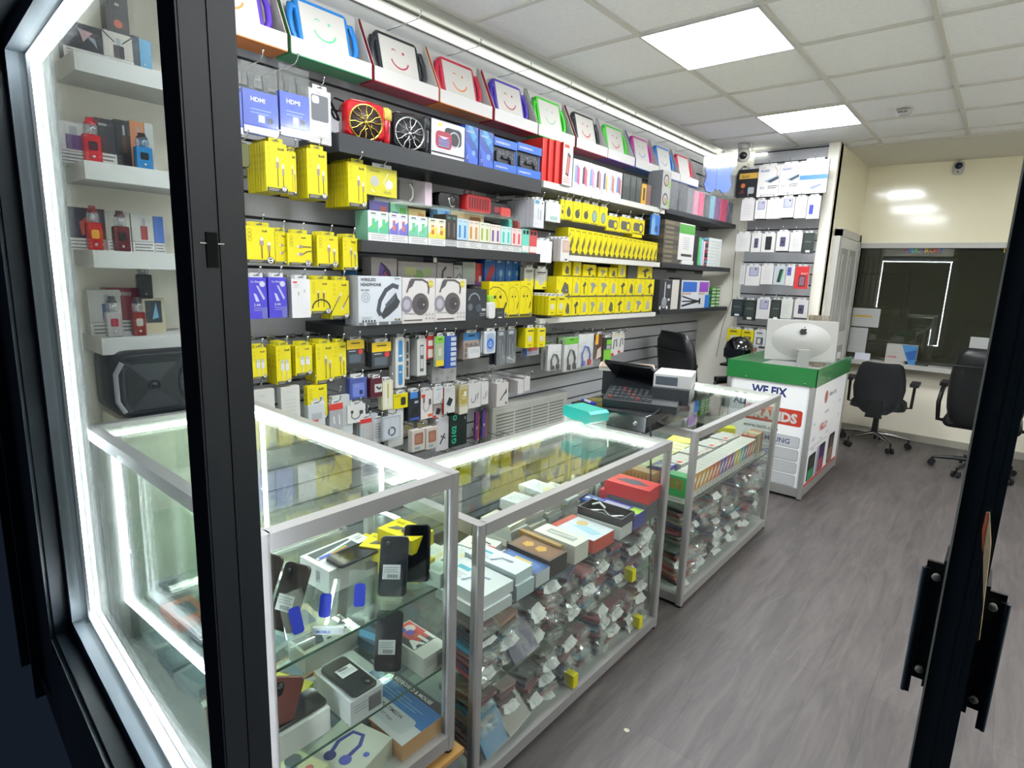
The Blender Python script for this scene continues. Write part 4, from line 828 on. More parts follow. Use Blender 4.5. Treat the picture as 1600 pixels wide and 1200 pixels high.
def chg(w,h,d):
    m=plain(w,h,d,YEL,'#d4c800'); A=front(m,w,h,d); A.disc(.5,.45,.24,'#d5d4c4'); A.rect(.25,.82,.85,.88,K); A.rect(.3,.1,.7,.16,'#8a8200'); return m
hang('charger_packet',(857,463,869,493),chg,'yellow charger packet, left stack before the lower white shelf','charger','left stack of yellow chargers',n=7,sp=.03,d=.026,xf=-2.08)
hang('charger_packet',(870,463,883,492),chg,'yellow charger packet, right stack before the lower white shelf','charger','right stack of yellow chargers',n=4,sp=.03,d=.026,xf=-2.08)
# ================================================================ lower hanging goods on the left wall
def memcard(w,h,d):
    m=plain(w,h,d,'#303438'); A=front(m,w,h,d); A.rect(0,.62,1,1,'#eec81c'); A.rect(.25,.84,.75,.89,'#3a3212'); A.rect(.1,.52,.5,.56,'#9aa0a6'); A.disc(.78,.5,.13,'#d8382e'); A.rrect(.12,.06,.8,.4,.05,'#4c545c'); return m
hang('memory_card_pack',(542,532,569,570),memcard,'black and yellow memory card pack, nearer the cables','memory card','memory card packs nearer the cables',n=3)
hang('memory_card_pack',(581,536,611,575),memcard,'black and yellow memory card pack, beside the blue watch strap','memory card','memory card packs beside the watch strap',n=3)
def strap(col):
    def f(w,h,d):
        m=plain(w,h,d,'#e3e1da'); A=front(m,w,h,d); A.rrect(.3,.05,.78,.95,.22,col)
        A.rect(.3,.46,.78,.52,'#e3e1da'); A.rect(.36,.62,.72,.66,'#dfe9f2'); A.rect(.4,.3,.68,.33,'#dfe9f2'); return m
    return f
hang('watch_strap_box',(618,528,632,607),strap('#3f8fc4'),'long box with a bright blue watch strap','watch strap','watch strap boxes on the blue strap hook',n=3,xf=-2.14)
hang('watch_strap_box',(632.5,530,640,593),strap('#4b4846'),'long box with a dark watch strap right of the blue one','watch strap',xf=-2.18)
def slot(w,h,d):
    m=plain(w,h,d,'#dddcd8','#bcbcb8'); A=front(m,w,h,d); A.rect(.3,.12,.7,.84,'#4a4b4b'); A.rect(.34,.56,.66,.8,'#cfcfcb'); A.rect(.34,.2,.66,.46,'#cfcfcb'); return m
hang('strap_box',(652,530,666,588),slot,'tall white box with a dark slotted picture','box','tall white slotted boxes',n=5,sp=.026,d=.024,xf=-2.14)
def usbred(w,h,d):
    m=plain(w,h,d,'#b5302c'); A=front(m,w,h,d); A.rect(.15,.05,.7,.42,'#e8e2dc'); A.rect(.15,.56,.7,.8,'#e8e2dc')
    for i in range(3): A.disc(.85,.1+.12*i,.07,'#f0b8ae',8)
    return m
hang('card_pack',(667,525,680,561),usbred,'red and white card pack left of the pale green one','card pack','red and white card packs',n=3,xf=-2.14)
def greencard(w,h,d):
    m=plain(w,h,d,'#aebd9a'); A=front(m,w,h,d); A.rect(0,.78,1,1,'#7cc03c'); A.rect(.3,.88,.7,.92,'#2c3a1c'); A.rect(.3,.35,.7,.6,'#d9d4c4'); A.rect(.1,0,.9,.2,'#e3c61e'); return m
hang('card_pack',(680.5,526,694,573),greencard,'pale green and yellow card pack','card pack',xf=-2.12)
def coins(w,h,d):
    m=plain(w,h,d,'#d9d6d4'); A=front(m,w,h,d)
    for i in range(5):
        for j in range(4): A.disc(.2+.21*j,.12+.18*i,.07,'#a9abb0' if (i+j)%2 else '#c0bcc0',8)
    return m
hang('button_cell_card',(675,548,713,600),coins,'white card set with rows of round button cells','battery card',xf=-2.20)
def batt(w,h,d):
    m=plain(w,h,d,'#20438c'); A=front(m,w,h,d)
    for i in range(6): A.rect(.5,.06+.155*i,.96,.17+.155*i,'#cfd6e4'); A.disc(.3,.12+.155*i,.12,'#2f63c0',8)
    return m
hang('battery_strip',(695,525,713,576),batt,'dark blue battery strip beside the green card','battery','dark blue battery strips',n=3,xf=-2.12)
def tanpack(w,h,d):
    m=plain(w,h,d,'#97887c'); A=front(m,w,h,d); A.rect(0,.72,1,1,'#3c8fd0'); A.rect(.3,.86,.7,.92,K)
    for i in range(3):
        for j in range(3): A.rect(.1+.28*j,.08+.2*i,.3+.28*j,.22+.2*i,'#6f625a')
    return m
hang('bubble_pack',(714,522,724,566),lambda w,h,d:plain(w,h,d,'#3b3a40'),'dark slim pack left of the blue topped pack','packet',xf=-2.2)
hang('bubble_pack',(724,521,748,562),tanpack,'blue topped bubble pack with brown pieces','packet','blue topped bubble packs',n=3)
def smallwhite(w,h,d): 
    m=plain(w,h,d,'#e3e3e3'); A=front(m,w,h,d); A.rect(.1,.5,.9,.9,'#cfcfd2'); A.line([(.15,.7),(.5,.6),(.85,.8)],.06,'#b2b2b5'); return m
hang('bubble_pack',(733,544,750,560),smallwhite,'small white pack hanging in front of the blue topped pack','packet',xf=-2.08,tb=False)
def bluecoil(w,h,d):
    m=MB().rbox(w,h,d,.012,M('#dfe3e8',.4),0,h/2); A=front(m,w,h,d,-d/2-.0002); A.rrect(.18,.08,.85,.9,.15,'#aebfd4'); A.ring(.5,.45,.3,.12,'#2f6fd0',12,0,2*PI,1.1); A.ring(.5,.5,.16,.08,'#3f86e0',10); return m
hang('coiled_cable_pack',(757,518,775,554),bluecoil,'rounded blister with a coiled blue cable','cable','rounded blisters with blue cables',n=4,sp=.02,xf=-2.12)
def blackplug(w,h,d):
    m=plain(w,h,d,'#3c424c'); A=front(m,w,h,d); A.line([(.2,.1),(.3,.7),(.45,.85)],.12,'#14161a'); A.line([(.7,.1),(.6,.6),(.7,.8)],.1,'#14161a'); A.line([(.3,.3),(.32,.75)],.03,'#c9ced4'); A.line([(.7,.2),(.62,.6)],.03,'#c9ced4'); A.rect(.2,.86,.7,.96,'#9ba2aa'); return m
for px,lab,g in (((776,517,790,571),'dark blister with black plugs beside the blue cables','dark blisters with plugs, left'),((791,515,806,568),'dark blister with black plugs beside the yellow chargers','dark blisters with plugs, right')):
    o=hang('plug_pack',px,blackplug,lab,'plug',g,n=2,sp=.04,xf=-2.13); l,w,h=wallpx(*px,-2.13,.014); blister(w,h,.014,o)
hang('charger_packet',(821,513,835,544),chg,'yellow charger packet, left one under the headphone shelf','charger','left stack of yellow chargers under the headphone shelf',n=4,sp=.03,d=.027,xf=-2.12)
hang('charger_packet',(840,513,852,543),chg,'yellow charger packet, right one under the headphone shelf','charger','right stack of yellow chargers under the headphone shelf',n=4,sp=.03,d=.027,xf=-2.10)
hang('card_pack',(817,543,842,557),lambda w,h,d:(lambda m:(front(m,w,h,d).rect(0,0,.25,1,'#2a4f9e').rect(.3,.5,.9,.85,'#c05a50').lines(.35,.4,.9,3,.12,'#5a6ab0'),m)[1])(plain(w,h,d,'#d9d6d8')),'white and blue card with red print under the yellow chargers','card pack',xf=-2.2)
hang('card_pack',(845,535,860,552),lambda w,h,d:plain(w,h,d,'#7ac032'),'lime green card behind the bagged black cable','card pack',xf=-2.22)
# ---- bagged cables
def bag(top,cable,back='#e3e3e1'):
    def f(w,h,d):
        m=MB(); m.box(-w/2,-d*.1,0,w/2,d/2,h,M(back,.45)); A=front(m,w,h,0,-d*.1)
        if top: A.rect(0,.80,1,1,top); A.rect(.35,.92,.65,.95,'#30342c')
        r=.006; m.tube([(-w*.2,-d*.1-r,h*.12),(-w*.28,-d*.1-r,h*.4),(-w*.12,-d*.1-r,h*.64),(w*.12,-d*.1-r,h*.6),(w*.26,-d*.1-r,h*.38),(w*.22,-d*.1-r,h*.14)],r,M(cable,.4),6)
        m.box(-w*.27,-d*.1-.014,h*.04,-w*.11,-d*.1-.001,h*.2,M('#1b1c20' if cable!='#3f55b0' else '#3a4a9a',.4)).box(w*.13,-d*.1-.014,h*.04,w*.3,-d*.1-.001,h*.22,M('#1b1c20' if cable!='#3f55b0' else '#c02c2c',.4)); return m
    return f
def bagged(px,top,cable,lab,n=1,group=None,back='#e3e3e1',xf=-2.13):
    o=hang('cable_bag',px,bag(top,cable,back),lab,'cable',group,xf=xf,d=.03,n=n,sp=.035,tb=False)
    l,w,h=wallpx(*px,xf,.03); v=[];f=[]; nx,nz=5,7
    for j in range(nz+1):
        for i in range(nx+1): v.append((-w/2-.003+(w+.006)*i/nx+random.uniform(-.003,.003),-.026+random.uniform(-.006,.004),-.006+(h*.8+.006)*j/nz))
    for j in range(nz):
        for i in range(nx): a=j*(nx+1)+i; f.append((a,a+1,a+nx+2,a+nx+1))
    MB().add(v,f,FILM,False).build('plastic_bag',o); return o
bagged((858,541,879,580),None,'#2c2d31','white bag with a short black cable, blue cards behind',2,'white bags with short black cables')
bagged((884,529,905,581),'#5aa02e','#26272b','green topped bag with a black power cable',3,'green topped bags with black cables')
bagged((906,524,929,575),None,'#3f55b0','bag with a coiled blue cable and red plug',2,'bags with blue cables')
hang('card_pack',(930,523,941,562),lambda w,h,d:(lambda m:(front(m,w,h,d).rect(0,.6,.4,1,'#e0a81e').poly([(.2,0),(.9,.1),(.8,.5),(.3,.4)],'#d9cfc0'),m)[1])(plain(w,h,d,'#4a2c22')),'brown and orange card pack right of the blue cable','card pack',xf=-2.13)
hang('card_pack',(942,528,955,566),lambda w,h,d:(lambda m:(front(m,w,h,d).rect(.1,0,1,.5,'#7cc03c').rect(.4,.7,1,.9,'#7cc03c').rect(.4,.52,.9,.68,'#8d9094'),m)[1])(plain(w,h,d,'#2a2c2a')),'black and green card pack near the end of the cable hooks','card pack',xf=-2.13)
for px,l in (((955,523,966,556),'small white card pack with a black cable, left of the last one'),((966,522,975,551),'small white card pack at the right end of the cable hooks')):
    hang('card_pack',px,lambda w,h,d:(lambda m:(front(m,w,h,d).line([(.3,.3),(.4,.7),(.7,.75),(.75,.4)],.12,K).rect(0,.9,1,1,'#d9d0b0').rect(0,0,.4,.12,'#c9302c'),m)[1])(plain(w,h,d,'#dfdedb')),l,'card pack',xf=-2.14)
# ---- fifth row
def tag_hang(name,px,body,lab,cat,paint=None,n=1,xf=-2.14,d=.014,sp=.02,group=None,side=None,**k):
    def f(w,h,dd):
        m=plain(w,h,dd,body,side); A=front(m,w,h,dd)
        if paint: paint(A)
        return m
    return hang(name,px,f,lab,cat,group,xf,d,n,sp,**k)
def cab(A,c='#38383c',v=.3):
    A.line([(.25,v+.3),(.22,v+.05),(.4,v-.1),(.62,v-.02),(.75,v+.2)],.05,c); A.rect(.18,v+.25,.32,v+.42,c); A.rect(.66,v+.15,.86,v+.36,c)
tag_hang('sd_card_pack',(547,592,573,625),'#3e4a86','blue bubble pack with a tiny card','memory card',lambda A:(A.rrect(.15,.1,.85,.75,.05,'#5d6cae'),A.rect(.55,.2,.75,.4,'#1c2040'),A.rect(.25,.55,.55,.68,'#8f9ad0')),n=2)
tag_hang('earphone_box',(579,592,597,622),'#4a1524','maroon box with a white earpiece picture','earphone box',lambda A:(A.rect(.35,.25,1,.68,'#e0dcda'),A.line([(.5,.55),(.75,.4),(.9,.5)],.14,K)),n=2,d=.03,sp=.034)
tag_hang('tube_pack',(598,596,614,641),'#bab79a','clear pack with two silver strips','packet',lambda A:(A.rect(.2,.1,.4,.95,'#f0efe6'),A.rect(.62,.1,.8,.95,'#f0efe6'),A.rect(.42,.4,.6,.9,'#c2b04a')),n=2)
tag_hang('adapter_box',(615,617,637,640),YEL,'small yellow box with a black adapter','adapter',lambda A:(A.rrect(.5,.2,.85,.75,.08,'#2c2b20'),A.rect(.05,.8,.5,.9,'#a39a00')),n=2,d=.02,sp=.03)
tag_hang('adapter_pack',(638,614,657,659),'#20252d','black pack with a blue corner and slanted adapter','adapter',lambda A:(A.rect(.15,.78,.75,1,'#4a8fe0'),A.poly([(.2,.15),(.75,.25),(.9,.5),(.35,.45)],'#14161b'),A.rect(.1,.02,.9,.1,'#3a5fc0'),A.rect(.5,.6,.8,.68,'#c9ced4')),n=2)
tag_hang('adapter_pack',(657.5,613,676,656),'#e6dfdc','white and red pack with a short grey cable','adapter',lambda A:(cab(A,'#4a4a4e',.35),A.rect(.05,.78,.35,.9,'#cf3a2a'),A.rect(.6,.06,.95,.16,'#cf5a2a')),side='#b52a22',n=2)
tag_hang('adapter_pack',(677,606,692,632),'#e3e2df','small white pack with a slanted usb stick','adapter',lambda A:(A.poly([(.3,.25),(.5,.2),(.75,.6),(.55,.68)],'#a8aab0'),A.rect(.3,.82,.8,.9,'#6fa0b8')))
tag_hang('adapter_pack',(677,633,692,654),'#e0d5d2','small white pack with a black and red gadget','adapter',lambda A:(A.poly([(.2,.3),(.6,.2),(.8,.6),(.4,.75)],'#26262a'),A.rect(0,0,.3,.2,'#b52a22')),xf=-2.16,tb=False)
tag_hang('adapter_pack',(694,606,711,647),'#dededc','white pack with a black square adapter and red side','adapter',lambda A:(A.poly([(.2,.35),(.55,.25),(.8,.5),(.45,.62)],'#22242a'),A.lines(.1,.9,.5,2,.06,'#9a9a9c')),side='#b52a22',n=2)
tag_hang('cable_packet',(718,603,731,648),'#d0c89a','white and gold striped cable packet','cable packet',lambda A:(A.rect(.1,.35,.9,.85,'#c9b25a'),A.ring(.5,.6,.22,.07,'#efeede',10),A.rect(0,0,1,.25,'#dfdccb'),A.rect(.5,.62,.8,.78,'#f4f4f0')),n=4,sp=.03,d=.012)
def pods(A): A.ring(.4,.35,.17,.04,'#3b3b3f',10,2.5,6.6,1.2); A.line([(.55,.3),(.62,.55)],.05,'#3b3b3f'); A.line([(.72,.35),(.78,.6)],.05,'#3b3b3f')
tag_hang('earphone_box',(732,601,751,639),'#e8e4e2','white box with black earphones, left of its twin','earphone box',pods,n=2,d=.02,sp=.026)
tag_hang('earphone_box',(752,598,763,633),'#e8e4e2','white box with black earphones, right of its twin','earphone box',pods,n=2,d=.02,sp=.026)
tag_hang('white_box',(776,600,794,636),'#e3ddd9','white box with black triangle print in a deep stack','box',lambda A:(A.poly([(.5,.4),(.85,.55),(.85,.75)],'#1d1d20'),A.line([(.3,.25),(.6,.5)],.08,'#2a2a2c'),A.rect(.75,.06,.9,.15,'#4a4a4c')),n=5,sp=.03,d=.028,side='#d0cac6')
tag_hang('white_box',(809,595,818,616),'#e6e2e0','small white box, left of the pair above the heater','box',lambda A:A.lines(.2,.7,.8,3,.15,'#b5b2b0'),n=4,sp=.03,d=.028,side='#cfc9c5',tb=False)
tag_hang('white_box',(819,590,828,611),'#e6e2e0','small white box, right of the pair above the heater','box',lambda A:A.lines(.2,.7,.8,3,.15,'#b5b2b0'),n=3,sp=.03,d=.028,side='#cfc9c5',tb=False)
# ---- sixth row, just above the counters
tag_hang('cable_box',(543,635,571,663),'#e9e6e3','white box with a short black cable, above the first counter','cable box',lambda A:(cab(A,'#3a3a3c',.3),A.rect(.1,.85,.4,.9,'#b9b6b2')),n=2,d=.02,sp=.03)
tag_hang('card_pack',(515,632,536,672),'#8f8f92','red topped card with white plugs seen over the first counter','card pack',lambda A:(A.rect(0,.75,1,1,'#cf3a30'),A.line([(.3,.5),(.35,.2)],.08,W_),A.line([(.7,.55),(.75,.15)],.08,W_)),n=2)
tag_hang('bubble_pack',(482,634,508,668),'#d3d6d9','whitish bubble pack behind the glass of the first counter','packet',lambda A:(A.rect(.2,.3,.8,.6,'#b7babd'),A.rect(.25,.2,.6,.3,'#d0605a')),n=2)
tag_hang('card_pack',(563,656,581,690),'#c9c3c0','thin red and white cards in a stack','card pack',lambda A:(A.rect(0,.8,1,1,'#b52a2a'),A.rect(.1,.1,.3,.7,'#8fa0a8')),n=6,sp=.022,d=.006)
tag_hang('card_pack',(584,657,597,692),'#b9b9bb','stack of thin grey striped cards','card pack',lambda A:A.lines(.1,.8,.9,6,.12,'#8d8d90'),n=5,sp=.02,d=.006)
def watch(w,h,d):
    m=plain(w,h,d,'#b9bdc4'); A=front(m,w,h,d); A.rrect(.08,.08,.92,.92,.06,'#d0d4dc'); A.ring(.5,.35,.22,.08,'#3a4450',14); A.line([(.4,.1),(.42,.9)],.05,'#9aa0aa'); return m
hang('watch_box',(598,653,626,690),watch,'clear box with a round dark watch, slightly tilted','watch box',tb=False,jit=.0,xf=-2.1)
tag_hang('card_pack',(613,640,632,662),'#c5c6c9','pale pack behind the clear watch box','packet',lambda A:A.rect(.3,0,.9,.2,'#c03a34'),xf=-2.22)
for px,l in (((630,664,646,682),'yellow and white warning card, left of the pair'),((652,660,668,676),'yellow and white warning card, right of the pair')): tag_hang('card_pack',px,'#d8d3bd',l,'card pack',lambda A:(A.rect(.1,.6,.9,.8,'#a99f5a'),A.lines(.1,.45,.9,3,.13,'#8a8670')),xf=-2.2)
def leather(w,h,d):
    m=plain(w,h,d,'#b9aea6'); A=front(m,w,h,d); A.rrect(.18,.3,.85,.85,.08,'#8a4a30'); A.rrect(.3,.4,.7,.75,.05,'#a05c40'); A.rect(.2,.08,.6,.2,'#8fb0c8'); return m
for px,l in (((644,674,664,707),'clear box with brown leather earbud case, left'),((666,670,684,703),'clear box with brown leather earbud case, right')): o=hang('leather_case_pack',px,leather,l,'case',tb=False,d=.03,n=1,xf=-2.1); ll,w,h=wallpx(*px,-2.1,.03); blister(w,h,.03,o)
tag_hang('drone_box',(681,655,702,706),'#dcd8dc','white box with a small black plane shape','box',lambda A:(A.line([(.3,.2),(.65,.5)],.1,'#3a3a3e'),A.line([(.35,.45),(.7,.35)],.08,'#3a3a3e')),d=.05,xf=-2.16)
def g102(w,h,d):
    m=plain(w,h,d,'#16201f','#101616'); A=front(m,w,h,d); A.text('G102',.36,.1,.26,'#25c79a',rot=PI/2,bold=.03,maxw=1.5); A.ring(.28,.93,.12,.05,'#25c79a',8); A.rect(.85,.82,.93,.9,'#8d9492'); return m
stand('mouse_box',(703,651,729,700),g102,'black mouse box lettered G102 in green','mouse box',d=.08,xf=-2.15)
for px,c,l in (((743,645,749,688),'#7a3a86','purple hanging strap with an orange edge, left'),((754,640,761,684),'#5a4a9a','violet hanging strap with an orange edge, right')):
    tag_hang('lanyard',px,c,l,'strap',lambda A:(A.rect(.7,0,1,1,'#c8685a'),A.rect(.2,.4,.5,.5,W_)),tb=False,xf=-2.25)
# rows seen through the first counter's glass
for i,(y,z,c,w,h,l) in enumerate(((1.06,.86,'#d9d8cf',.085,.22,'long pale packet low on the wall behind the first counter'),(1.17,.88,'#d9d8cf',.08,.2,'long pale packet low on the wall beside a yellow one'),(1.29,.92,YEL,.09,.15,'yellow packet low on the wall behind the first counter'),(1.41,.83,'#cfd3d2',.1,.18,'pale striped packet low on the wall, seen through glass'),(1.55,.70,'#c9ccd4',.09,.2,'bluish packet lowest on the wall behind glass'),(1.70,.72,'#dcdcda',.09,.19,'white packet lowest on the wall behind glass'))):
    o=cable_pack(w,h,.03,'w').build('cable_packet') if c==YEL else case_pack(w,h,.03,0,c).build('cable_packet'); o.location=(-2.16,y,z); o.rotation_euler=(0,0,PI/2); tag(o,l,'cable packet'); hook(WX,y,z+h+.01,.26,PI/2,'hook of the '+l)
for i in range(7):
    y=1.95+.115*i; o=plain(.09,.17,.05,'#d9cc1a' if i%3 else '#cfc6b0').build('cable_packet'); o.location=(-2.17,y,.40+.02*(i%2)); o.rotation_euler=(0,0,PI/2); tag(o,'dull yellow packet, '+ORD[i]+' of the low row seen through the middle counter','cable packet'); hook(WX,y,.40+.02*(i%2)+.18,.25,PI/2,'hook of the '+ORD[i]+' packet in the low row behind the middle counter')
# ================================================================ rear shelves by the corner
def bagpouch(y,w,h,col,lab,x=-2.15,z=2.098,tilt=0,d=.03):
    m=MB().rbox(w,h,d,.006,M(col,.35),0,h/2); o=solo('tablet_pouch',m,lab,'pouch',(x,y,z),PI/2); o.rotation_euler=(0,0,PI/2)
    v=[];f=[]
    for j in range(6):
        for i in range(4): v.append((-w/2-.002+(w+.004)*i/3,-d/2-.006+random.uniform(-.005,.003),h*1.04*j/5))
    for j in range(5):
        for i in range(3): a=j*4+i; f.append((a,a+1,a+5,a+4))
    MB().add(v,f,FILM).build('plastic_bag',o)
for i,(y,w,h,c,l) in enumerate(((4.43,.16,.215,'#35343a','black bagged pouch at the left of the upper rear shelf'),(4.60,.15,.21,'#2e2e34','black bagged pouch left of the pink one'),(4.75,.12,.205,'#5f6068','grey bagged pouch beside the pale pink one'),(4.875,.10,.20,'#d98fa4','pale pink bagged pouch on the upper rear shelf'),(4.99,.11,.20,'#e0487e','hot pink bagged pouch beside the pale pink one'),(5.115,.11,.20,'#3c4044','dark grey bagged pouch between pink and light blue'),(5.235,.10,.20,'#7fbcd2','light blue bagged pouch on the upper rear shelf'),(5.355,.12,.20,'#6a3a6e','plum bagged pouch on the upper rear shelf'),(5.51,.16,.20,'#d8286a','crimson pink bagged pouch near the corner'),(5.67,.10,.19,'#2e3350','navy bagged pouch at the end of the upper rear shelf'))):
    bagpouch(y,w,h,c,l)
# black boxes piled flat, middle rear shelf
for i in range(9): solo('flat_box',MB().box(-.15,-.09,0,.15,.09,.036,M(['#4a453c','#3d3a35','#57503f'][i%3],.5)).box(-.13,-.0905,.008,.02,-.0902,.026,M('#6b6350')),'dark flat tablet box, '+ORD[i]+' from the bottom of the pile','box',(-2.22,4.47,1.685+.0368*i),PI/2,'dark flat boxes piled on the middle rear shelf')
def gbox(w,h,d):
    m=plain(w,h,d,'#e6e4e0','#cfcfca'); A=front(m,w,h,d); A.rect(0,.72,1,.97,'#4a8a3c'); A.lines(.3,.6,.7,6,.06,'#b9b9bd'); A.rect(.2,.1,.9,.17,'#3a3430'); return m
stand('case_box',(1061,347,1085,398),gbox,'tall white box with a green top on the middle rear shelf','box',d=.07,zb=1.72,xf=-2.13)
solo('flat_box',MB().box(-.12,-.08,0,.12,.08,.034,WHT),'flat white box under the tall green topped one','box',(-2.21,4.80,1.685),PI/2)
for i,(y,c,l) in enumerate(((4.95,'#15161a','black upright case beside the green topped box'),(5.02,'#4aa05a','green upright case on the middle rear shelf'),(5.07,'#9fd0e0','pale blue upright case on the middle rear shelf'),(5.115,'#e8c9d0','pale pink upright case on the middle rear shelf'))): solo('tablet_case',MB().rbox(.034 if i else .07,.25-.012*i,.15,.006,M(c,.4),0,(.25-.012*i)/2),l,'case',(-2.2,y,1.685),PI/2)
for i in range(9):
    c=['#8c5a64','#6a8aa0','#b8506a','#3a3a40','#9a3a4a','#c9a0a8','#5a4a52','#b0727a','#7ab0c8'][i]
    o=MB().rbox(.30,.024,.13,.005,M(c,.35),0,.012).box(-.155,-.073,0,.155,-.071,.027,FILM2); solo('bagged_case',o,'bagged tablet case, '+ORD[i]+' from the bottom of the pink grey pile','case',(-2.2,5.36,1.685+.0282*i),PI/2,'bagged cases piled by the corner')
# lower rear shelf
def stick(w,h,d):
    m=plain(w,h,d,'#26282c'); A=front(m,w,h,d); A.rect(.4,.3,.48,.93,'#c9cccf'); A.ring(.44,.24,.2,.04,'#c9cccf',16); A.disc(.44,.24,.13,'#7d8084',12); A.disc(.14,.07,.07,W_,8); A.disc(.7,.07,.07,W_,8); A.rect(.6,.72,.85,.85,'#b9bdc4'); A.rect(.72,.3,.88,.38,'#dcdfe2'); return m
stand('speaker_box',(1030,437,1049,480),stick,'black box with a microphone stand picture','speaker box',d=.10,zb=1.312,xf=-2.13)
stand('speaker_box',(1049.5,437,1060,481),lambda w,h,d:plain(w,h,d,'#dcd8d0'),'upright white box beside the microphone stand box','box',d=.10,zb=1.312,xf=-2.13)
stand('box_frame',(1060.5,434,1064,482),lambda w,h,d:plain(w,h,d,'#23201f'),'thin dark brown upright box next to the tripod box','box',d=.10,zb=1.312,xf=-2.13)
def tri(w,h,d):
    m=plain(w,h,d,'#dfe2e8'); A=front(m,w,h,d)
    for i in range(3): A.line([(.02,.9-.35*i),(.4,.62-.1*i),(.62,.5)],.02,K); 
    A.line([(.02,.2),(.62,.55)],.03,K); A.rect(.6,.3,.66,.75,K); A.rect(.82,0,1,1,'#2f7fd8'); return m
stand('tripod_box',(1064.5,461,1108,481),tri,'white and blue box with a black tripod picture','tripod box',d=.10,zb=1.312,xf=-2.13)
h0=onx(1086,461,-2.13).z-1.312
def blu(c): 
    return lambda w,h,d:(lambda m:(front(m,w,h,d).rect(.08,.2,.92,.9,c).rect(.05,.02,.6,.16,'#c9b29a'),m)[1])(plain(w,h,d,'#e0e2e6'))
ob=stand('projector_box',(1064.5,437,1091,460.5),blu('#2f6fc8'),'white box with a blue panel on top of the tripod box','box',d=.10,xf=-2.13); ob.location.z=1.312+h0+.001
ob=stand('projector_box',(1091.5,438,1108,460.5),blu('#7a3a98'),'white box with a purple panel on top of the tripod box','box',d=.10,xf=-2.13); ob.location.z=1.312+h0+.001
for i in range(2):
    for k in range(6): solo('green_box',MB().box(-.045,-.05,0,.045,.05,.030,M('#3f7a30' if k%2 else '#2e5a28',.4)).box(-.046,-.051,.006,.046,-.0495,.02,M('#b9dca0' if (k+i)%2 else '#dfeedd',.4)),('green and white carton, '+ORD[k]+' from the bottom of the '+('left' if i==0 else 'right')+' green pile'),'box',(-2.2,5.50+.11*i,1.312+.031*k),PI/2,'green cartons piled by the corner')
for (y,c,l) in ((5.30,'#8a1c2c','crimson box lying on top at the corner end of the lower rear shelf'),): solo('flat_box',MB().box(-.05,-.05,0,.05,.05,.05,M(c,.4)),l,'box',(-2.25,5.37,1.312),PI/2)
# silicone butterfly cases hanging in the corner
def butterfly(col,lab,x,y,z,s=1,rz=.6):
    m=MB(); c=M(col,.4)
    for sx in (-1,1):
        m.prism([(sx*.012,.02),(sx*.05,-.02),(sx*.10,-.01),(sx*.125,.05),(sx*.105,.12),(sx*.13,.20),(sx*.14,.29),(sx*.105,.30),(sx*.05,.235),(sx*.012,.17)][::(-1 if sx<0 else 1)],'y',-.014,.014,c)
        m.prism(rr(.05,.13,.02,3,sx*.085,.2),'y',-.016,-.014,c)
    m.prism(rr(.035,.2,.017,4,0,.1),'y',-.018,.018,c)
    o=solo('butterfly_case',m,lab,'tablet case',(x,y,z),rz); o.scale=(s,s,s)
    w=.31; MB().box(-.15,-.024,-.04,.15,-.022,.35,BLI).build('plastic_bag',o); return o
butterfly('#1f6fe0','bright blue butterfly shaped tablet case hanging in the corner',-2.14,5.30,2.352,1.0,.75)
butterfly('#1a1b1f','black butterfly shaped case behind the blue one',-2.12,5.62,2.35,.9,.95)
for x,y in ((-2.14,5.30),(-2.12,5.62)):
    hook(x,y+.05,2.70,.03,0,'small wire above the '+('blue' if y<5.5 else 'black')+' butterfly case').location=(x-.02,y+.12,2.705)
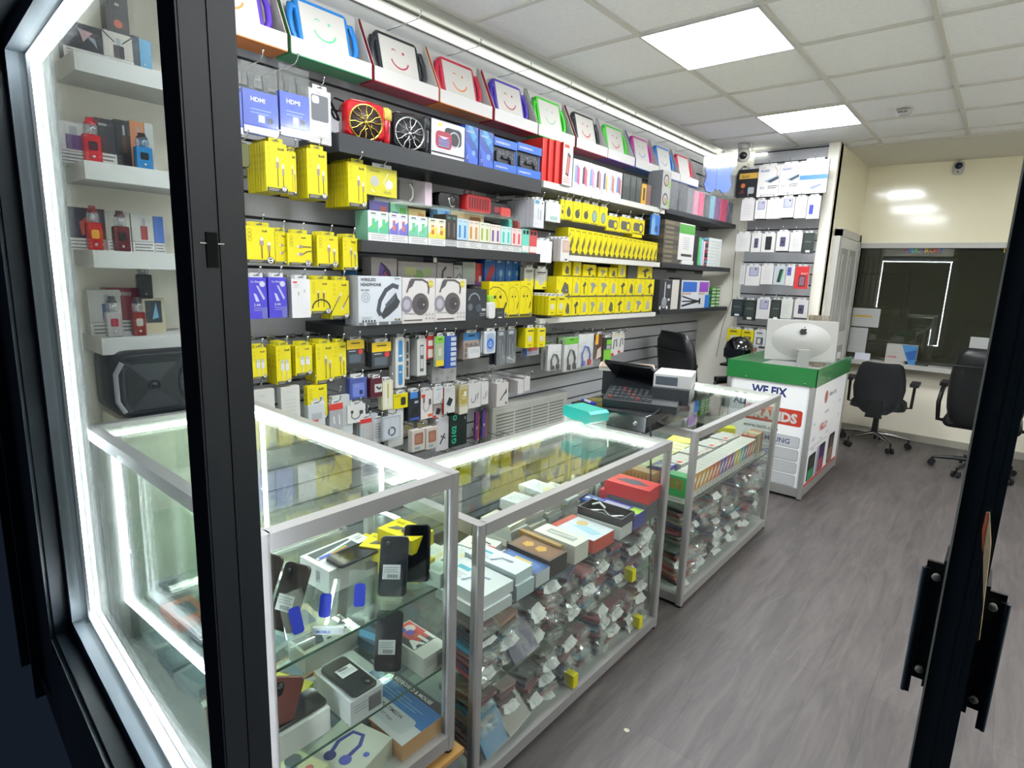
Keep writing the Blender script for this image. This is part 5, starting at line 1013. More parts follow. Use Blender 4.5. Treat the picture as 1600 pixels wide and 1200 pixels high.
# ================================================================ return wall
def ret(px,maker,lab,cat='phone case',yf=5.60,d=.03,n=1,name='phone_case_pack',hk=True,sp=.036,grp=None):
    l,t,r,b=px; a=ony(l,(t+b)/2,yf); c=ony(r,(t+b)/2,yf); z1=ony(l,t,yf).z; z0=ony(l,b,yf).z; w=c.x-a.x; h=z1-z0
    o=maker(w,h,d).build(name); loc=Vector(((a.x+c.x)/2,yf+d/2,z0)); o.location=loc; g=grp or 'the '+lab+' and those behind it'
    tag(o,lab,cat,g if n>1 else None); tab(w,True,h,d).build('hang_tab',o)
    for i in range(1,n): dup(o,loc+Vector((0,sp*i,0)),'one behind the '+lab,g)
    if hk: hook(loc.x,YR,z0+h+.01,YR-yf+.03,0,'hook of the '+lab)
    return o
def glassp(k):
    def f(w,h,d):
        m=plain(w,h,d,['#1b1b1d','#e6e4dd','#e9ebf2'][k]); A=front(m,w,h,d)
        if k==0: A.rect(.08,.66,1,.86,'#b8923a'); A.text('GLASS',.2,.71,.1,'#3a2c10',maxw=.6,bold=.02); A.disc(.3,.42,.11,'#c8702c'); A.rrect(.55,.12,.85,.35,.06,'#8d9296'); A.poly([(.1,.14),(.3,.3),(.4,.14)],'#5a2a24')
        if k==1: A.text('TEMPERED',.1,.92,.035,K,maxw=.4); A.text('GLASS',.1,.80,.1,'#2c3f8e',maxw=.5,bold=.03); A.poly([(.3,.5),(.95,.68),(1,.55),(.6,.42)],'#a8b6c8'); A.poly([(.45,.49),(.95,.64),(.97,.56),(.62,.45)],'#2c3238'); A.line([(.75,.95),(.9,.8),(.85,.66)],.04,'#c9a8a0'); A.text('9H',.12,.24,.13,'#4a5aa0',maxw=.25); A.lines(.5,.32,.95,2,.06,K); 
        if k==2: A.text('TEMPERED',.3,.86,.06,'#b9c0d8',maxw=.5); A.text('GLASS',.22,.70,.11,'#8d9ab8',maxw=.6); A.rect(0,.42,1,.56,'#3f7fd8'); A.poly([(.1,.2),(.5,.36),(.92,.24),(.5,.1)],'#c9d2e6'); A.poly([(.4,.18),(.75,.28),(.85,.24),(.5,.12)],'#7f86d0')
        if k: 
            for i in range(6): A.disc(.22+.11*i,.06,.025,'#55585e' if k==1 else '#c9c9cc',6)
        return m
    return f
GP='screen protector'
ret((1152,266,1184,309),glassp(0),'black and gold screen protector pack on the return wall',GP,yf=5.62,name='screen_protector')
ret((1184,260,1217,308),glassp(1),'white screen protector pack beside the black and gold one',GP,yf=5.60,name='screen_protector')
ret((1218,257,1249,305),glassp(1),'white screen protector pack beside the blue striped one',GP,yf=5.60,name='screen_protector')
ret((1249.5,252,1293,303),glassp(2),'white screen protector pack with a blue stripe',GP,yf=5.59,name='screen_protector')
cp=lambda v,b='#e6e3e0':(lambda w,h,d:case_pack(w,h,d,v,b))
dk_=lambda c:(lambda w,h,d:dark_pack(w,h,d,c))
R2=['first','second','third','fourth','fifth','sixth']
for rn,row_ in (('first case row of the return wall',[((1158,312,1178,345),cp(0),'white lettered'),((1180,313,1197,342),cp(1),'white with a violet phone'),((1198,312,1219,342),cp(0),'plain white'),((1219,309,1241,340),cp(1),'white with a big violet phone'),((1242,308,1260,341),cp(0),'white grey lettered'),((1261,307,1281,342),cp(6,'#b9b4b8'),'red sided')]),
 ('second case row of the return wall',[((1150,365,1172,393),cp(0),'white lettered'),((1174,364,1189,394),cp(2),'white with a dark purple phone'),((1190,365,1211,394),cp(3),'white with a black phone'),((1213,362,1233,392),cp(2),'white with a round lens phone'),((1234,363,1253,393),cp(0),'plain white'),((1254,364,1271,396),dk_('#1f2c28'),'dark green')]),
 ('third case row of the return wall',[((1156,415,1164,444),cp(0,'#b5b3b2'),'grey'),((1165,415,1188,446),cp(1),'white with a violet phone'),((1189,414,1208,444),cp(0),'white lettered'),((1209,416,1227,445),cp(4,'#c9d4d8'),'pale blue with a green phone'),((1228,415,1241,446),cp(5),'white with a blue phone'),((1242,416,1263,451),cp(7,'#b8262a'),'bright red')]),
 ('fourth case row of the return wall',[((1143,467,1160,494),dk_('#1c2733'),'dark navy'),((1162,468,1180,500),dk_('#20261f'),'dark olive'),((1182,466,1203,498),cp(1),'white with a violet phone'),((1204,468,1220,500),dk_('#23261f'),'black'),((1218.5,467,1238,497),cp(0,'#e6e8de'),'white lettered'),((1241,468,1262,496),cp(2),'white with a purple phone')])):
    for i,(px,mk,c) in enumerate(row_):
        o=ret(px,mk,c+' case pack, '+R2[i]+' in '+rn[:-19]+'on return wall',n=2 if i%2==0 else 1)
        if i in (0,4,5) and 'fourth' in rn or (i in(0,4) and 'second' in rn): 
            pass
def pbank(c,pc,side='#cfc400'):
    def f(w,h,d):
        m=plain(w,h,d,c,side); A=front(m,w,h,d); A.rrect(.2,.2,.8,.62,.05,pc); A.rrect(.3,.26,.6,.56,.04,'#b9b3ac'); A.rect(.2,.84,.7,.9,K); A.lines(.2,.78,.8,1,.06,'#8a8200'); return m
    return f
for px,mk,l in (((1136,513,1157,539),pbank(YEL,'#b9b6a0'),'yellow power bank box, leftmost in the yellow row by the desk'),((1158,515,1177,541),pbank(YEL,'#4a443c'),'yellow box with dark phones picture, second in the row'),((1178,516,1196,543),pbank('#e2e6e6','#3a3f44','#c9cdd0'),'white and teal box between the yellow ones'),((1197,514,1214,543),pbank(YEL,'#4a443c'),'yellow box with dark phones picture, nearest the computer')): ret(px,mk,l,'accessory box',n=2,name='power_bank_box')
for px,c,l in (((1136,543,1149,566),'#4a4c50','dark packet with a curved hook picture, lowest row'),((1151,542,1166,564),'#d9d5d3','white packet with a black bracket picture, lowest row'),((1168,543,1180,564),'#cfc9c6','white packet with an orange top, lowest row'),((1181,543,1198,566),'#d5d2d2','white packet with a red gadget picture, lowest row')):
    ret(px,lambda w,h,d,c=c:(lambda m:((front(m,w,h,d).rect(0,.75,1,1,'#d8622c') if 'orange' in l else front(m,w,h,d)).poly([(.3,.2),(.7,.25),(.6,.6),(.4,.7)],'#2c2c30' if 'red' not in l else '#9a4a48'),m)[1])(plain(w,h,d,c)),l,'packet',name='bracket_pack')
hook(-1.70,YR,2.52,.2,0,'empty looking hook above the screen protectors')
# security cameras, smoke alarm
def ptz(x,y,z,lab,s=1,rz=0):
    t=thing('security_camera',lab,'camera',(x,y,z),rz)
    MB().lathe([(.001,.0),(.038*s,.0),(.040*s,-.02*s),(.034*s,-.03*s),(.001,-.03*s)],WHT,18).build('base',t)
    MB().lathe([(.001,-.028*s),(.034*s,-.034*s),(.044*s,-.06*s),(.043*s,-.085*s),(.03*s,-.108*s),(.001,-.115*s)],M('#e6e3dc',.3),18).build('head',t)
    MB().lathe([(.001,-.047*s),(.018*s,-.045*s),(.026*s,-.034*s)],M('#1c1416',.2),16,(0,0,-.075*s),'y').build('lens',t)
ptz(-2.01,5.50,CEIL,'white dome camera with a dark lens at the corner of the ceiling',1.35,.4)
ca=MB().tube([(-2.0,5.5,CEIL-.03),(-1.95,5.49,CEIL-.02),(-1.93,5.49,CEIL-.07),(-1.925,5.49,CEIL-.0)],.002,'#5a5a58',5); tag(ca.build('cable'),'thin cable looping beside the corner dome camera','cable')
t=thing('security_camera','small white wall camera above the counter window','camera',(-.55,YB,2.69),0)
MB().rbox(.085,.12,.03,.03,WHT,0,0,-.015).build('body',t); MB().lathe([(.001,-.052),(.022,-.047),(.030,-.03)],M('#131a33',.15),16,(0,0,.02),'y').lathe([(.001,-.034),(.006,-.034),(.007,-.03)],BLK,8,(0,0,-.035),'y').build('lens',t)
MB().tube([(0,-.01,.05),(0,-.005,.085)],.004,WHT,6).build('cable',t)
t=thing('smoke_alarm','white smoke alarm on the ceiling','smoke alarm',(-.75,5.02,CEIL)); MB().lathe([(.001,-.038),(.03,-.038),(.045,-.028),(.05,0),(.001,0)],WHT,8).build('body',t)
v=MB()
for i in range(5): v.box(-.03+.012*i,-.047,-.024,-.024+.012*i,-.042,-.012,'#55554f')
v.build('vent',t)
# cream wall cable between return wall and corner
cb=MB().tube([(-2.1,YR-.004,2.05),(-2.105,YR-.004,1.7),(-2.09,YR-.004,1.4),(-2.16,YR-.004,1.1),(-2.19,YR-.004,.8)],.003,'#7a6a58',5); tag(cb.build('cable'),'thin brown cable running down the cream corner strip','cable')
# ================================================================ heater on the slat wall
t=thing('wall_heater','white slatted panel heater on the wall behind the middle counter','heater',(-2.35,2.96,.30),PI/2)
b=MB().rbox(.80,.45,.10,.012,M('#e2e1dc',.4),0,.225); b.build('body',t)
g=MB(); 
for j in range(4):
    for i in range(8): g.box(-.36+.181*j,-.0515,.24+.021*i,-.36+.181*j+.165,-.0502,.249+.021*i,M('#77776f',.5))
g.build('grille',t)
g=MB().box(-.395,-.052,.428,.395,-.05,.436,M('#b9b8b2')); g.build('seam',t)
# ================================================================ cash drawer and till on the far counters
cd=MB().rbox(.40,.078,.46,.006,M('#1d2023',.18,.3,.5),0,.039,0,.002); t=thing('cash_drawer','black glossy cash drawer bridging the two nearer glass counters','cash drawer',(-1.335,2.505,CT+.001),0)
cd.build('body',t); MB().box(-.20,-.232,.008,.20,-.2305,.07,M('#17191c',.15,.2,.6)).build('front_panel',t); MB().lathe([(.001,-.006),(.01,-.006),(.012,0)],CHR,12,(.15,-.233,.04),'y').build('lock',t)
zt=CT+.08; t=thing('till','black cash register with keyboard and tilted screen','till',(-1.27,2.52,zt+.001),.30)
m=MB(); m.prism([(-.17,0),(.16,0),(.16,.11),(.05,.10),(-.17,.035)],'x',-.17,.17,M('#1c1f22',.4)); m.build('body',t)
k=MB()
for i in range(8):
    for j in range(4): k.box(-.15+.026*i,-.155+.03*j,.04+.0088*j,-.13+.026*i,-.132+.03*j,.052+.0088*j,M('#3a3e42',.5) if (i+j)%5 else '#6a3a3a')
k.build('key_block',t)
m=MB().rbox(.26,.15,.016,.008,M('#15181b',.15),0,.075,0,.002); o=m.build('screen',t); o.location=(-.06,.10,.10); o.rotation_euler=(-.95,0,PI*.9)
m=MB().box(.04,-.06,.10,.21,.15,.16,M('#b5b5b3',.5)).box(.04,-.10,.03,.21,.15,.101,M('#25282b',.4)).box(.05,-.0605,.11,.15,-.06,.15,M('#4a5058',.2)); m.build('printer',t)
solo('price_tray',MB().box(-.14,-.09,0,.14,.09,.02,M('#b9b5ae',.5)).box(-.135,-.095,.02,.135,.095,.0215,M('#8f7a6c',.6)),'pale printed tray lying behind the till keyboard','tray',(-1.47,2.68,zt+.125),.5)
solo('tray_stand',MB().box(-.12,-.08,0,.12,.08,.12,M('#23262a',.5)),'black block carrying the pale printed tray','stand',(-1.47,2.68,zt+.001),.5)
solo('marker_pen',MB().tube([(0,0,0),(.10,0,0)],.007,M('#1f2a9e',.3),10).tube([(.02,0,0),(.07,0,0)],.0075,M('#c9cbe0',.4),10),'blue marker pen lying on the cash drawer','pen',(-1.50,2.32,zt+.009),-.35)
solo('power_cable',MB().tube([(-1.13,2.40,zt+.02),(-1.118,2.268,zt+.0),(-1.10,2.262,CT+.0),(-1.105,2.30,.7),(-1.11,2.36,.35),(-1.11,2.40,.01)],.004,BLKM,6),'black cable hanging from the till between two counters','cable')
# teal lidded box
t=thing('ticket_box','small clear box with a teal lid on the middle counter','box',(-1.37,2.15,CT+.001),-.25)
MB().box(-.085,-.05,0,.085,.05,.055,GL('#eef6f4',1.45,.05,haze=.25)).build('body',t)
MB().prism([(-.09,.055),(-.03,.045),(.03,.05),(.06,.04),(.09,.055),(.092,.09),(.075,.1),(-.08,.1),(-.092,.09)],'y',-.055,.055,M('#1f9c92',.35)).build('lid',t)
# ================================================================ green and white desk
DX0,DX1,DY0,DY1=-1.565,-.945,4.44,5.55
t=thing('reception_desk','white poster fronted desk with a green acrylic band round the top','desk',((DX0+DX1)/2,(DY0+DY1)/2,0)); cx,cy=(DX0+DX1)/2,(DY0+DY1)/2; w,l=DX1-DX0,DY1-DY0
b=MB().box(-w/2+.01,-l/2+.01,.05,w/2-.01,l/2-.01,.845,M('#e2e2e5',.35)); b.build('body',t)
for X in (-1,1):
    for Y in (-1,1): MB().prism(rr(.036,.036,.008,3,X*(w/2-.016),Y*(l/2-.016)),'z',0.01,.85,ALU).build('post',t)
g=M('#1f7a3c',.25,0,.3); gb=MB().box(-w/2-.006,-l/2-.008,.845,w/2+.006,-l/2,.975,g).box(w/2,-l/2-.008,.845,w/2+.008,l/2,.975,g).box(-w/2-.008,-l/2,.845,-w/2,l/2,.975,g); gb.build('green_band',t)
MB().box(-w/2,-l/2,.845,w/2,l/2,.87,M('#c9c9c4',.4)).build('desk_top',t)
MB().box(-w/2,-l/2+.002,.02,w/2,-l/2+.03,.085,ALU).box(w/2-.03,-l/2,.02,w/2-.001,l/2,.085,ALU).build('plinth_rail',t)
sc_=MB()
for x in (-w/2+.14,w/2-.07): sc_.lathe([(.001,-.004),(.006,-.004),(.006,0)],CHR,8,(x,-l/2-.008,.86),'y')
for y in (-l/2+.35,): sc_.lathe([(.001,.004),(.006,.004),(.006,0)],CHR,8,(w/2+.008,y,.87),'x')
sc_.build('screw',t)
po=MB().box(-w/2+.05,-l/2+.006,.09,w/2-.045,-l/2+.0095,.84,M('#f0f0f3',.3)); A=Art(po,(-w/2+.05,-l/2+.006,.09),(1,0,0),(0,0,1),w-.095,.75)
nv='#1f2a6e'; rd='#d8412a'
A.text('WE FIX',.26,.875,.115,nv,maxw=.48,bold=.04); A.text('ALL',.02,.745,.10,nv,maxw=.22,bold=.04)
A.rrect(.2,.60,.97,.76,.03,rd); A.text('BRANDS',.25,.632,.125,W_,maxw=.66,bold=.05); A.text('www.tech.com',.2,.525,.055,'#3a3d4a',maxw=.6,bold=.01)
for i,(tx,c) in enumerate((('SAMSUNG',nv),('vivo','#3f4fc8'),('oppo','#3a3f44'),('LG','#55565a'))):
    v0=.385-.128*i; A.rrect(.3,v0,.98,v0+.115,.03,'#c2c4cc'); A.rrect(.308,v0+.006,.972,v0+.109,.027,'#ecedf2'); 
    if tx=='LG': A.disc(.44,v0+.058,.055,'#b01c3c'); A.ring(.44,v0+.058,.04,.009,W_,12,.3,5.5); A.text('LG',.55,v0+.03,.075,c,maxw=.25,bold=.01)
    else: A.text(tx,.4 if i<2 else .38,v0+.035,.07 if i<1 else .085,c,maxw=.46,bold=.01)
po.build('front_poster',t)
ps=MB().box(w/2-.0095,-l/2+.045,.09,w/2-.006,l/2-.03,.84,M('#eeeff2',.3)); A=Art(ps,(w/2-.006,-l/2+.045,.09),(0,1,0),(0,0,1),l-.075,.75)
A.text('Alliance Tech',.45,.83,.06,nv,maxw=.4,bold=.01); A.disc(.36,.84,.05,'#e08a80'); A.text('Say hello',.38,.66,.05,'#e08a80',maxw=.35); A.text('HELLO',.28,.50,.10,'#d8503c',maxw=.45,bold=.03); A.text('htc',.08,.60,.05,'#7a86c8'); A.text('ASUS',.08,.44,.05,'#8a93a8'); A.text('Nokia',.1,.34,.045,'#9aa6c0'); A.text('sony',.33,.40,.045,'#55565a'); A.text('alcatel',.5,.42,.04,'#e08a80'); A.text('ZTE',.85,.52,.05,'#7aa86a'); A.text('moto',.82,.70,.045,'#5a8a8a')
for (a,b_,c,d_,c1,c2) in ((.06,.03,.26,.30,'#1e2c28','#2f8a5a'),(.36,.03,.54,.33,'#3a2a5a','#c05a6a'),(.66,.03,.84,.36,'#4a3a3a','#8a6a5a')): A.rrect(a,b_,c,d_,.02,'#101214'); A.rect(a+.02,b_+.01,c-.02,d_-.16,c2); A.rect(a+.02,d_-.16,c-.02,d_-.03,c1)
A.rect(.3,.0,.36,.33,'#c9b8e0'); A.rect(0,0,1,.025,rd); A.rect(.0,.375,.55,.385,W_)
ps.build('side_poster',t)
# computer
t=thing('desktop_computer','silver all in one computer seen from behind on the desk','computer',(-1.20,4.97,.871),.50)
sv=M('#cfcfcb',.4,.3); m=MB(); n=10
prof=[(0,.004),(.15,.016),(.3,.022)]
m.rbox(.53,.325,.012,.012,sv,0,.245,.0,.003)
k0=len(m.v); m.lathe([(.001,-.030),(.06,-.027),(.11,-.016),(.15,-.0055)],sv,28,(0,0,.245),'y')
for v in range(k0,len(m.v)): a=m.v[v]; m.v[v]=(a[0]*1.5,a[1],.245+(a[2]-.245)*.95)
o=m.build('display',t); o.rotation_euler=(-.10,0,0)
st=MB(); st.prism([(-.048,0),(.048,0),(.042,.19),(-.042,.19)],'y',-.074,-.068,sv).box(-.042,-.07,.17,.042,-.02,.185,sv); o=st.build('stand_leg',t); o.rotation_euler=(.08,0,0); o.location=(0,-.015,.0)
MB().box(-.085,-.075,0,.085,.10,.004,sv).build('stand_foot',t); 
h=MB().lathe([(.001,-.001),(.018,-.001),(.018,0)],M('#4a4a48',.6),16,(0,-.066,.055),'y'); h.build('cable_hole',t).location=(0,-.014,0)
lg=MB(); A=Art(lg,(-.03,-.058,.29),(1,0,0),(0,0,1),.06,.06)
pts=[(.5,.72),(.62,.8),(.8,.78),(.92,.66),(.82,.55),(.82,.38),(.96,.28),(.84,.08),(.68,.0),(.5,.06),(.34,.0),(.18,.08),(.06,.32),(.1,.62),(.26,.78),(.4,.78)]
A.poly(pts,'#17181a'); A.poly([(.5,.82),(.54,.98),(.7,1.08),(.68,.92)],'#17181a'); o=lg.build('logo',t); o.rotation_euler=(-.10,0,0); o.location=(0,.012,0)
solo('power_cable',MB().tube([(-1.18,4.88,.93),(-1.12,4.80,.90),(-1.06,4.78,.885),(-1.0,4.85,.878)],.003,WHT,6),'white cable curling out of the computer stand','cable')
solo('phone_charger_stand',MB().box(-.03,-.03,0,.03,.03,.008,WHT).tube([(0,0,.008),(0,0,.13)],.004,CHR,6).box(-.012,-.006,.10,.012,.006,.15,WHT),'thin white stand at the far edge of the desk beside the computer','stand',(-.99,5.30,.871))
bg=MB(); random.seed(3)
for k in range(3):
    vs=[];fs=[];n=10
    for j in range(8):
        for i in range(n):
            a=2*PI*i/n; r=(.055+.02*math.sin(j*1.1+k))*(1+random.uniform(-.18,.18)); vs.append((-.03+.035*k+r*math.cos(a)*.7,r*math.sin(a)*.6,.06*j+.01))
    for j in range(7):
        for i in range(n): fs.append((j*n+i,j*n+(i+1)%n,(j+1)*n+(i+1)%n,(j+1)*n+i))
    bg.add(vs,fs,GL('#d8d2c6',1.6,.15,bump=12,haze=.35,hcol='#b0a898'),True)
solo('plastic_bag_roll',bg,'crumpled clear plastic bag bundle standing behind the computer','plastic bag',(-1.20,5.42,.871))
solo('plastic_bag_riser',MB().box(-.06,-.06,0,.06,.06,.001,WHT),'thin white sheet under the crumpled bag bundle','sheet',(-1.2,5.42,.8705)) if False else None
# ================================================================ chairs
def star(t,R,zc,armm,caster=True,n=5,a0=.3):
    for i in range(n):
        a=a0+2*PI*i/n; c,s=math.cos(a),math.sin(a)
        m=MB().tube([(c*.03,s*.03,zc),(c*R*.5,s*R*.5,zc-.01),(c*R,s*R,zc-.035)],.016,armm,8,rs=[.024,.018,.012]); o=m.build('base_arm',t)
        MB().tube([(c*R-.013*s-.002,s*R+.013*c,.028),(c*R-.03*s,s*R+.03*c,.028)],.027,RUB,12).tube([(c*R+.013*s,s*R-.013*c,.028),(c*R+.03*s,s*R-.03*c,.028)],.027,RUB,12).tube([(c*R,s*R,.03),(c*R,s*R,zc-.03)],.008,BLK,6).build('caster',o)
def task_chair(loc,rz,label):
    t=thing('office_chair',label,'office chair',loc,rz); fab=noisy('black_fabric','#0e0f11','#15171a',90,.85)
    star(t,.30,.13,CHR); MB().tube([(0,0,.12),(0,0,.40)],.026,BLK,12,rs=[.03,.022]).build('gas_column',t)
    s=MB(); s.prism(rr(.46,.46,.12,5),'z',.40,.455,fab,.96); s.prism(rr(.44,.44,.12,5),'z',.455,.475,fab,.9); s.build('seat',t)
    # curved shell back, seen from behind (-y)
    n=10; b=MB(); vs=[]; rows=[(.36,.10),(.42,.17),(.50,.20),(.60,.215),(.70,.205),(.79,.185),(.835,.165),(.85,.13)]
    for side in (0,1):
        for z,hw in rows:
            for i in range(n+1):
                u=-1+2*i/n; y=-.25+.07*u*u+.05*(z-.6)**2*2*(-1)+(.035 if side else 0); vs.append((u*hw,y-(.0)*side+(-.02 if z<.45 else 0),z))
    m_=len(rows)*(n+1); fs=[]
    for sd in (0,1):
        for j in range(len(rows)-1):
            for i in range(n): a=sd*m_+j*(n+1)+i; fs.append((a,a+1,a+n+2,a+n+1) if sd==0 else (a+n+1,a+n+2,a+1,a))
    for j in range(len(rows)-1):
        for i in (0,n): a=j*(n+1)+i; fs.append((a,a+n+1,a+n+1+m_,a+m_))
    for i in range(n):
        for j in (0,len(rows)-1): a=j*(n+1)+i; fs.append((a,a+1,a+1+m_,a+m_))
    b.add(vs,fs,fab,True).build('backrest',t)
    MB().prism([(-.07,.33),(.07,.33),(.05,.5),(-.05,.5)],'y',-.29,-.262,M('#0b0c0d',.5)).box(-.035,-.27,.36,.035,-.05,.40,BLK).build('back_bracket',t)
    for sx in (-1,1):
        MB().box(sx*.27-.035,-.12,.64,sx*.27+.035,.13,.67,M('#141517',.6)).build('armrest',t)
        MB().tube([(sx*.21,0,.42),(sx*.265,0,.42),(sx*.27,0,.64)],.013,M('#1a1112',.5),8).build('armrest_post',t)
task_chair((-.83,6.62,0),0.02,'low backed black office chair with chrome base at the counter window')
def exec_chair(loc,rz,label,base_m,hb=1.1,seat=.5):
    t=thing('office_chair',label,'office chair',loc,rz); le=M('#111214',.38)
    star(t,.30,.11,base_m,a0=.6); MB().tube([(0,0,.1),(0,0,seat-.09)],.03,BLK,12).build('gas_column',t)
    MB().rbox(.52,.10,.50,.05,le,0,seat-.04,0,.03).build('seat',t)
    b=MB(); n=8; vs=[];fs=[]; H=hb-seat+.06; K_=9
    for j in range(K_+1):
        v=j/K_; z=seat-.06+H*v; hw=.255*(1-.25*(2*v-1)**6)*(.92+.08*math.sin(PI*v)); 
        for i in range(2*n):
            a=2*PI*i/(2*n); ca,sa=math.cos(a),math.sin(a); x=hw*(abs(ca)**.45)*(1 if ca>0 else -1); y=-.27-.10*v+.055*(abs(sa)**.7)*(1 if sa>0 else -1)*(1 if 0<j<K_ else .4)+.06*(x/.26)**2*.5
            vs.append((x,y,z))
    for j in range(K_):
        for i in range(2*n): fs.append((j*2*n+i,j*2*n+(i+1)%(2*n),(j+1)*2*n+(i+1)%(2*n),(j+1)*2*n+i))
    fs.append(tuple(range(2*n))[::-1]); fs.append(tuple(range(K_*2*n,(K_+1)*2*n))); b.add(vs,fs,le,True).build('backrest',t)
    MB().tube([(-.235,-.385,hb-.15),(0,-.425,hb-.145),(.235,-.385,hb-.15)],.006,BLK,6).build('seam',t)
    for sx in (-1,1):
        MB().tube([(sx*.20,-.12,seat-.06),(sx*.30,-.14,seat-.05),(sx*.31,-.17,seat+.1),(sx*.30,-.12,seat+.22),(sx*.30,.12,seat+.23)],.018,BLK,8).build('armrest_post',t)
        MB().prism(rr(.06,.26,.025,3,sx*.30,.0),'z',seat+.235,seat+.265,M('#0c0d0e',.5)).build('armrest',t)
    return t
exec_chair((-.02,6.28,0),-.02,'high backed black leather chair partly behind the open glass door',M('#1b1c1e',.4),1.10,.50)
exec_chair((-1.93,4.92,0),2.6+PI,'black leather chair between the wall shelves and the green desk',M('#1b1c1e',.4),1.12,.52)
exec_chair((.68,6.2,0),.1,'black leather chair with chrome foot right of the glass door',CHR,1.1,.5)
# helmet on a stand in the corner
t=thing('helmet','glossy black rounded helmet on a small black stand in the corner','helmet',(-1.86,5.50,0))
MB().box(-.12,-.12,.78,.12,.12,.80,BLK).box(-.05,-.05,0,.05,.05,.78,BLK).box(-.2,-.15,0,.2,.15,.03,BLK).build('stand',t)
MB().lathe([(.001,0),(.09,.01),(.125,.06),(.135,.13),(.115,.20),(.07,.245),(.001,.26)],M('#090a0c',.12,0,.8),24,(0,0,.80)).build('shell',t)
MB().box(-.09,-.137,.87,.09,-.10,.95,M('#1c2026',.1)).lathe([(.001,-.012),(.02,-.008),(.024,0)],CHR,12,(.03,-.13,.86),'y').build('visor',t)
# ================================================================ counter window things and the dark office
def sheet(px,y,lab,hl=None,cat='paper notice'):
    a=ony(px[0],px[1],y); b_=ony(px[2],px[3],y); w=b_.x-a.x; h=a.z-b_.z; m=MB().box(0,-.001,0,w,0,h,M('#d9dcda',.6)); A=Art(m,(0,-.001,0),(1,0,0),(0,0,1),w,h)
    A.lines(.15,.82,.9,5,.13,'#a5a8aa',.2); 
    if hl: A.rect(.2,.52,.78,.62,'#d9b43a')
    solo('notice',m,lab,cat,(a.x,y,b_.z))
sheet((1324,480,1372,512),YB+.036,'white sheet with a yellow highlighted line taped to the window',1)
sheet((1318,510,1351,552),YB+.038,'plain typed white sheet under the highlighted one')
sheet((1517,526,1557,551),YB+.034,'white typed sheet near the high backed chair')
bx=MB().box(-.13,-.05,0,.13,.05,.19,M('#d5d2cb',.5)); A=front(bx,.26,.19,.1); A.poly([(.5,1),(1,1),(1,0),(.78,0)],'#4f9fe0'); A.poly([(.62,.6),(1,.8),(1,.3),(.8,.2)],'#2f6fc0'); A.text('up to 25%',.05,.5,.12,'#9a9a9a',maxw=.35); A.text('OFFER',.05,.26,.16,'#d8505a',maxw=.38,bold=.02); A.rect(.55,.05,.7,.1,'#8a8a8a')
p=ony(1407,562,YB-.1); solo('flyer_box',bx,'white and blue flyer box on the window sill','flyer box',(p.x,YB-.10,WZ0),0)
p=ony(1348,553,YB-.14); solo('card_holder',MB().prism([(0,0),(.04,0),(.02,.07)],'x',-.07,.07,M('#dfe2ee',.4)),'small folded white card on the left of the window sill','card',(p.x,YB-.16,WZ0))
solo('tape_dispenser',MB().box(-.1,-.03,0,.1,.03,.03,M('#2a2b28',.5)),'dark flat gadget lying on the window sill','gadget',(-.62,YB-.12,WZ0))
solo('ink_pad',MB().box(-.04,-.03,0,.04,.03,.08,M('#2a4a9e',.5)),'small blue block on the window sill beside the high chair','block',(-.27,YB-.12,WZ0))
for i,(x,tx,c) in enumerate(((-.90,'THUCEROAY','x'),(-.12,'TOP UP','y'))):
    mb=MB(); A=Art(mb,(x,YB+.036,WZ1-.045),(1,0,0),(0,0,1),.6,.055); u=0; cols=['#d8505a','#e0c03a','#5ab05a','#4a7fd8','#e07a3a','#9a5ac0','#4fb8b0']
    for j,ch in enumerate(tx):
        if ch!=' ': A.text(ch,u,.1,1.1,cols[(j*3+i)%7],bold=.03)
        u+=.062
    o=mb.build('window_lettering'); tag(o,('coloured lettering along the top left of the window','coloured lettering along the top right of the window')[i],'lettering')
exec_chair((-.25,8.3,.0),2.9,'black chair in the dark office behind the window',M('#1b1c1e',.4),1.22,.52)
mo=MB().box(-.26,-.02,.12,.26,.02,.44,M('#0b0c0d',.25)).box(-.03,-.01,0,.03,.03,.12,BLK).box(-.12,-.09,0,.12,.09,.015,BLK); solo('monitor',mo,'dark computer monitor in the office behind the window','monitor',(-.86,7.52,.80),.1)
solo('office_desk',MB().box(-1.3,7.3,.76,.5,7.9,.799,M('#6a675f',.5)).box(-1.3,7.32,0,-1.26,7.88,.76,M('#4a473f',.5)).box(.46,7.32,0,.5,7.88,.76,M('#4a473f',.5)),'desk inside the dark office behind the window','desk')
sh=MB()
for z in (.1,.5,.9,1.3,1.7): sh.box(-.25,-.15,z,.25,.15,z+.02,M('#191a18',.5))
for x in (-.25,.23):
    for y in (-.15,.13): sh.box(x,y,0,x+.02,y+.02,1.75,M('#191a18',.5))
solo('shelving_rack',sh,'dark metal rack against the office wall behind the window','rack',(-1.18,8.3,0))
solo('office_cabinet',MB().box(-.2,-.2,0,.2,.2,1.6,M('#5c5f58',.6)).box(-.19,-.205,.8,.19,-.2,1.55,M('#6a6d66',.6)),'grey cabinet in the right of the dark office','cabinet',(.25,9.3,0))
# litter on the floor
solo('paper_scrap',MB().prism([(-.008,-.006),(.004,-.01),(.01,.0),(.006,.009),(-.004,.008),(-.01,.003)],'z',0,.003,M('#d9d6b8',.7)),'tiny scrap of white paper on the plank floor','paper scrap',tuple(onz(979,1142,.0)))
